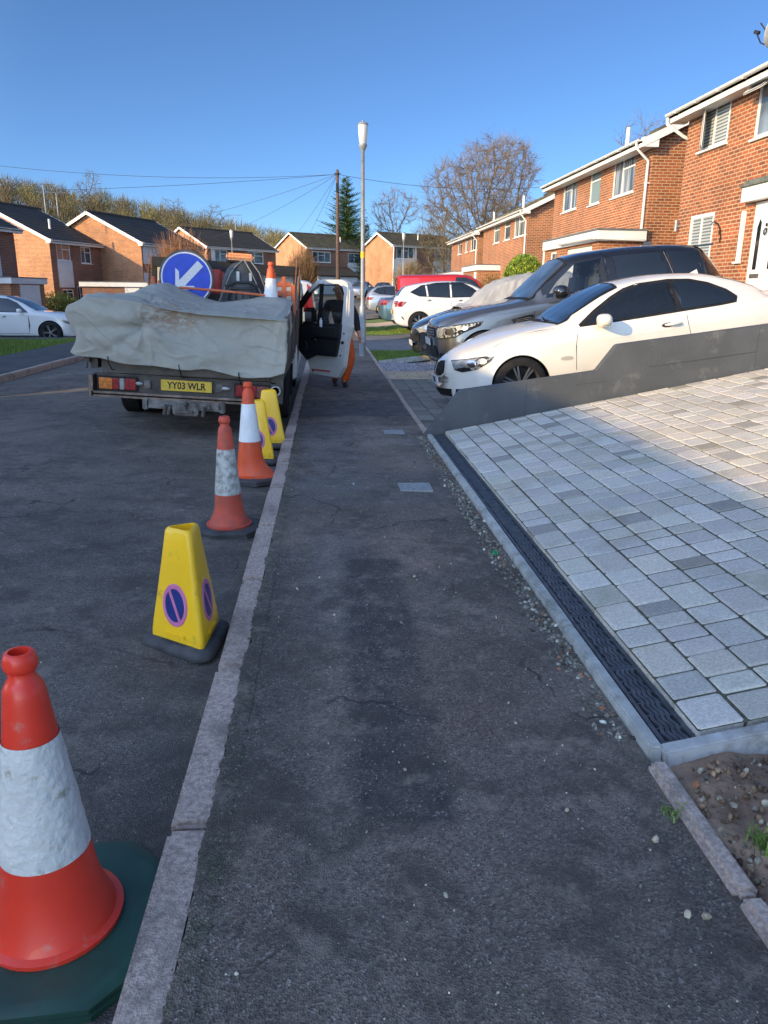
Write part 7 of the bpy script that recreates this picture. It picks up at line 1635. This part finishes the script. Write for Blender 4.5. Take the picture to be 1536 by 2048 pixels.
# conifer
def conifer(name, label, loc, h, r, seed, col=(.55, .9, .75)):
    rn = random.Random(seed); g = thing(name, label, 'tree', loc); mb = MB(); mb.lathe([(h*.018, 0), (h*.01, h*.6), (.02, h)], 8); mb.build('trunk', M['bark'], g, smooth=60, uv=False); mb = MB(); z = h*.04
    while z < h*.99:
        f = z/h; R = r*(1-f)**.72*(1.08 if f > .12 else .8); nb_ = int(7+9*(1-f))
        for b in range(nb_):
            a = rn.random()*6.28; L = R*rn.uniform(.6, 1.18); d = Vector((cos(a), sin(a), 0)); p0 = Vector((0, 0, z+rn.uniform(-.1, .1)*2)); up = rn.uniform(.15, .5)
            ns = max(3, int(L/.22)); shade_ = rn.uniform(.5, 1.3)
            for i in range(ns):
                t = (i+1)/ns; c = p0+d*L*t+Vector((0, 0, L*(up*t-.35*t*t*(1-f)+.12*t**3)))
                for q in range(7):
                    s_ = (.30*(1-t*.55))*rn.uniform(.6, 1.3)*h/15; k = shade_*rn.uniform(.7, 1.3); dr = (d+Vector((rn.gauss(0, .6), rn.gauss(0, .6), rn.gauss(-.15, .35)))).normalized(); o = dr.orthogonal().normalized()*s_*.22
                    o.rotate(Matrix.Rotation(rn.random()*6.28, 3, dr)); mb.add([c-o, c+o, c+dr*s_*1.5], [(0, 1, 2)], 0, None, (col[0]*k, col[1]*k, col[2]*k))
        z += h*.017
    mb.build('crown', fol, g, uv=False); return g
conifer('conifer_tree', 'dark green conifer behind the telegraph pole', (2.7, 108, 3.2), 13.0, 4.8, 3)
conifer('conifer_tree', 'small dark evergreen right of the conifer, behind the panelled house gable', (5.3, 104, 2.8), 7.2, 2.6, 4, (.35, .6, .6))
# ---- woodland on the hill: one mass of bare crowns ----
rnd = random.Random(17); wv = []; wf_ = []; wt = []
kinds = [(1.0, .95, .55), (.92, .86, .52), (1.08, 1.02, .58), (.78, .68, .50), (.7, .58, .46), (1.12, 1.08, .70), (.88, .92, .46)]
def woodtree(x, y, h, rr, kd, n):
    z0 = terr(x, y)-.5; a = kd
    for i in range(n):
        if i < 3: ang = rnd.random()*6.28; b0 = Vector((x, y, z0)); e = Vector((x+cos(ang)*rr*.3, y+sin(ang)*rr*.3, z0+h*.8)); w0 = .13; k = .7
        else:
            ang = rnd.random()*6.28; q = rnd.random()**.5*rr; zz = h*(.28+.52*rnd.random()); b0 = Vector((x+cos(ang)*q*.55, y+sin(ang)*q*.55, z0+zz)); e = b0+Vector((cos(ang)*q*rnd.uniform(.2, .6), sin(ang)*q*rnd.uniform(.2, .6), h*rnd.uniform(.12, .34)*(1.15-.5*(q/rr)**2))); w0 = rnd.uniform(.03, .07); k = rnd.uniform(.55, 1.35)
        d = e-b0; o = d.orthogonal().normalized(); u = d.cross(o).normalized(); n0 = len(wv)
        for s_ in (0, 1, 2): an = s_*2.094; wv.append(tuple(b0+(o*cos(an)+u*sin(an))*w0))
        wv.append(tuple(e)); wf_.extend([(n0, n0+1, n0+3), (n0+1, n0+2, n0+3), (n0+2, n0, n0+3)]); c_ = (a[0]*k, a[1]*k, a[2]*k); wt.extend([c_]*3)
for y in np.arange(118, 262, 6.5):
    x = -.50*y-6
    while x < .20*y:
        xx = x+rnd.uniform(-2, 2); yy = y+rnd.uniform(-3, 3); kd = kinds[int((mnoise.noise(Vector((xx*.018, yy*.018, 3)))*.5+.5+rnd.uniform(-.22, .22))*len(kinds)) % len(kinds)]
        if yy > 205 and rnd.random() < .35: x += 4.2; continue
        woodtree(xx, yy, rnd.uniform(4.8, 7.6)*(1.15 if rnd.random() < .12 else 1), rnd.uniform(2.8, 4.2), kd, 130); x += 3.9
mb = MB(); mb.v = wv; mb.f = wf_; mb.mi = [0]*len(wf_); mb.tint = wt
tag(mb.build('woodland', mat('bare_woodland_twigs', (.17, .162, .105), .95, attr=1), uv=False), kind='stuff')
hillm = mat('grey_brown_twigs', (.13, .11, .08), .9, attr=1)
for i, (x, y, h, sd, lb_) in enumerate(((-54, 190, 10.5, 41, 'taller bare tree on the wooded hill skyline over the bright gable'), (-33, 178, 9.5, 42, 'bare tree with dark crown on the skyline right of the pink shrub'), (-24, 176, 10, 43, 'round bare tree on the skyline over the truck beacon'), (-9, 150, 9, 44, 'bare tree on the skyline between beacon and gable house'))):
    round_tree('bare_tree', lb_, (x, y, terr(x, y)), sd, h, h*.36, h*.34, h*.64, mt=hillm, group='bare trees on the wooded hill', n=260, step=.6, kill=1.0, trunk=.35, twigs=5, tl=1.1, rtip=.03, rmax=.28)
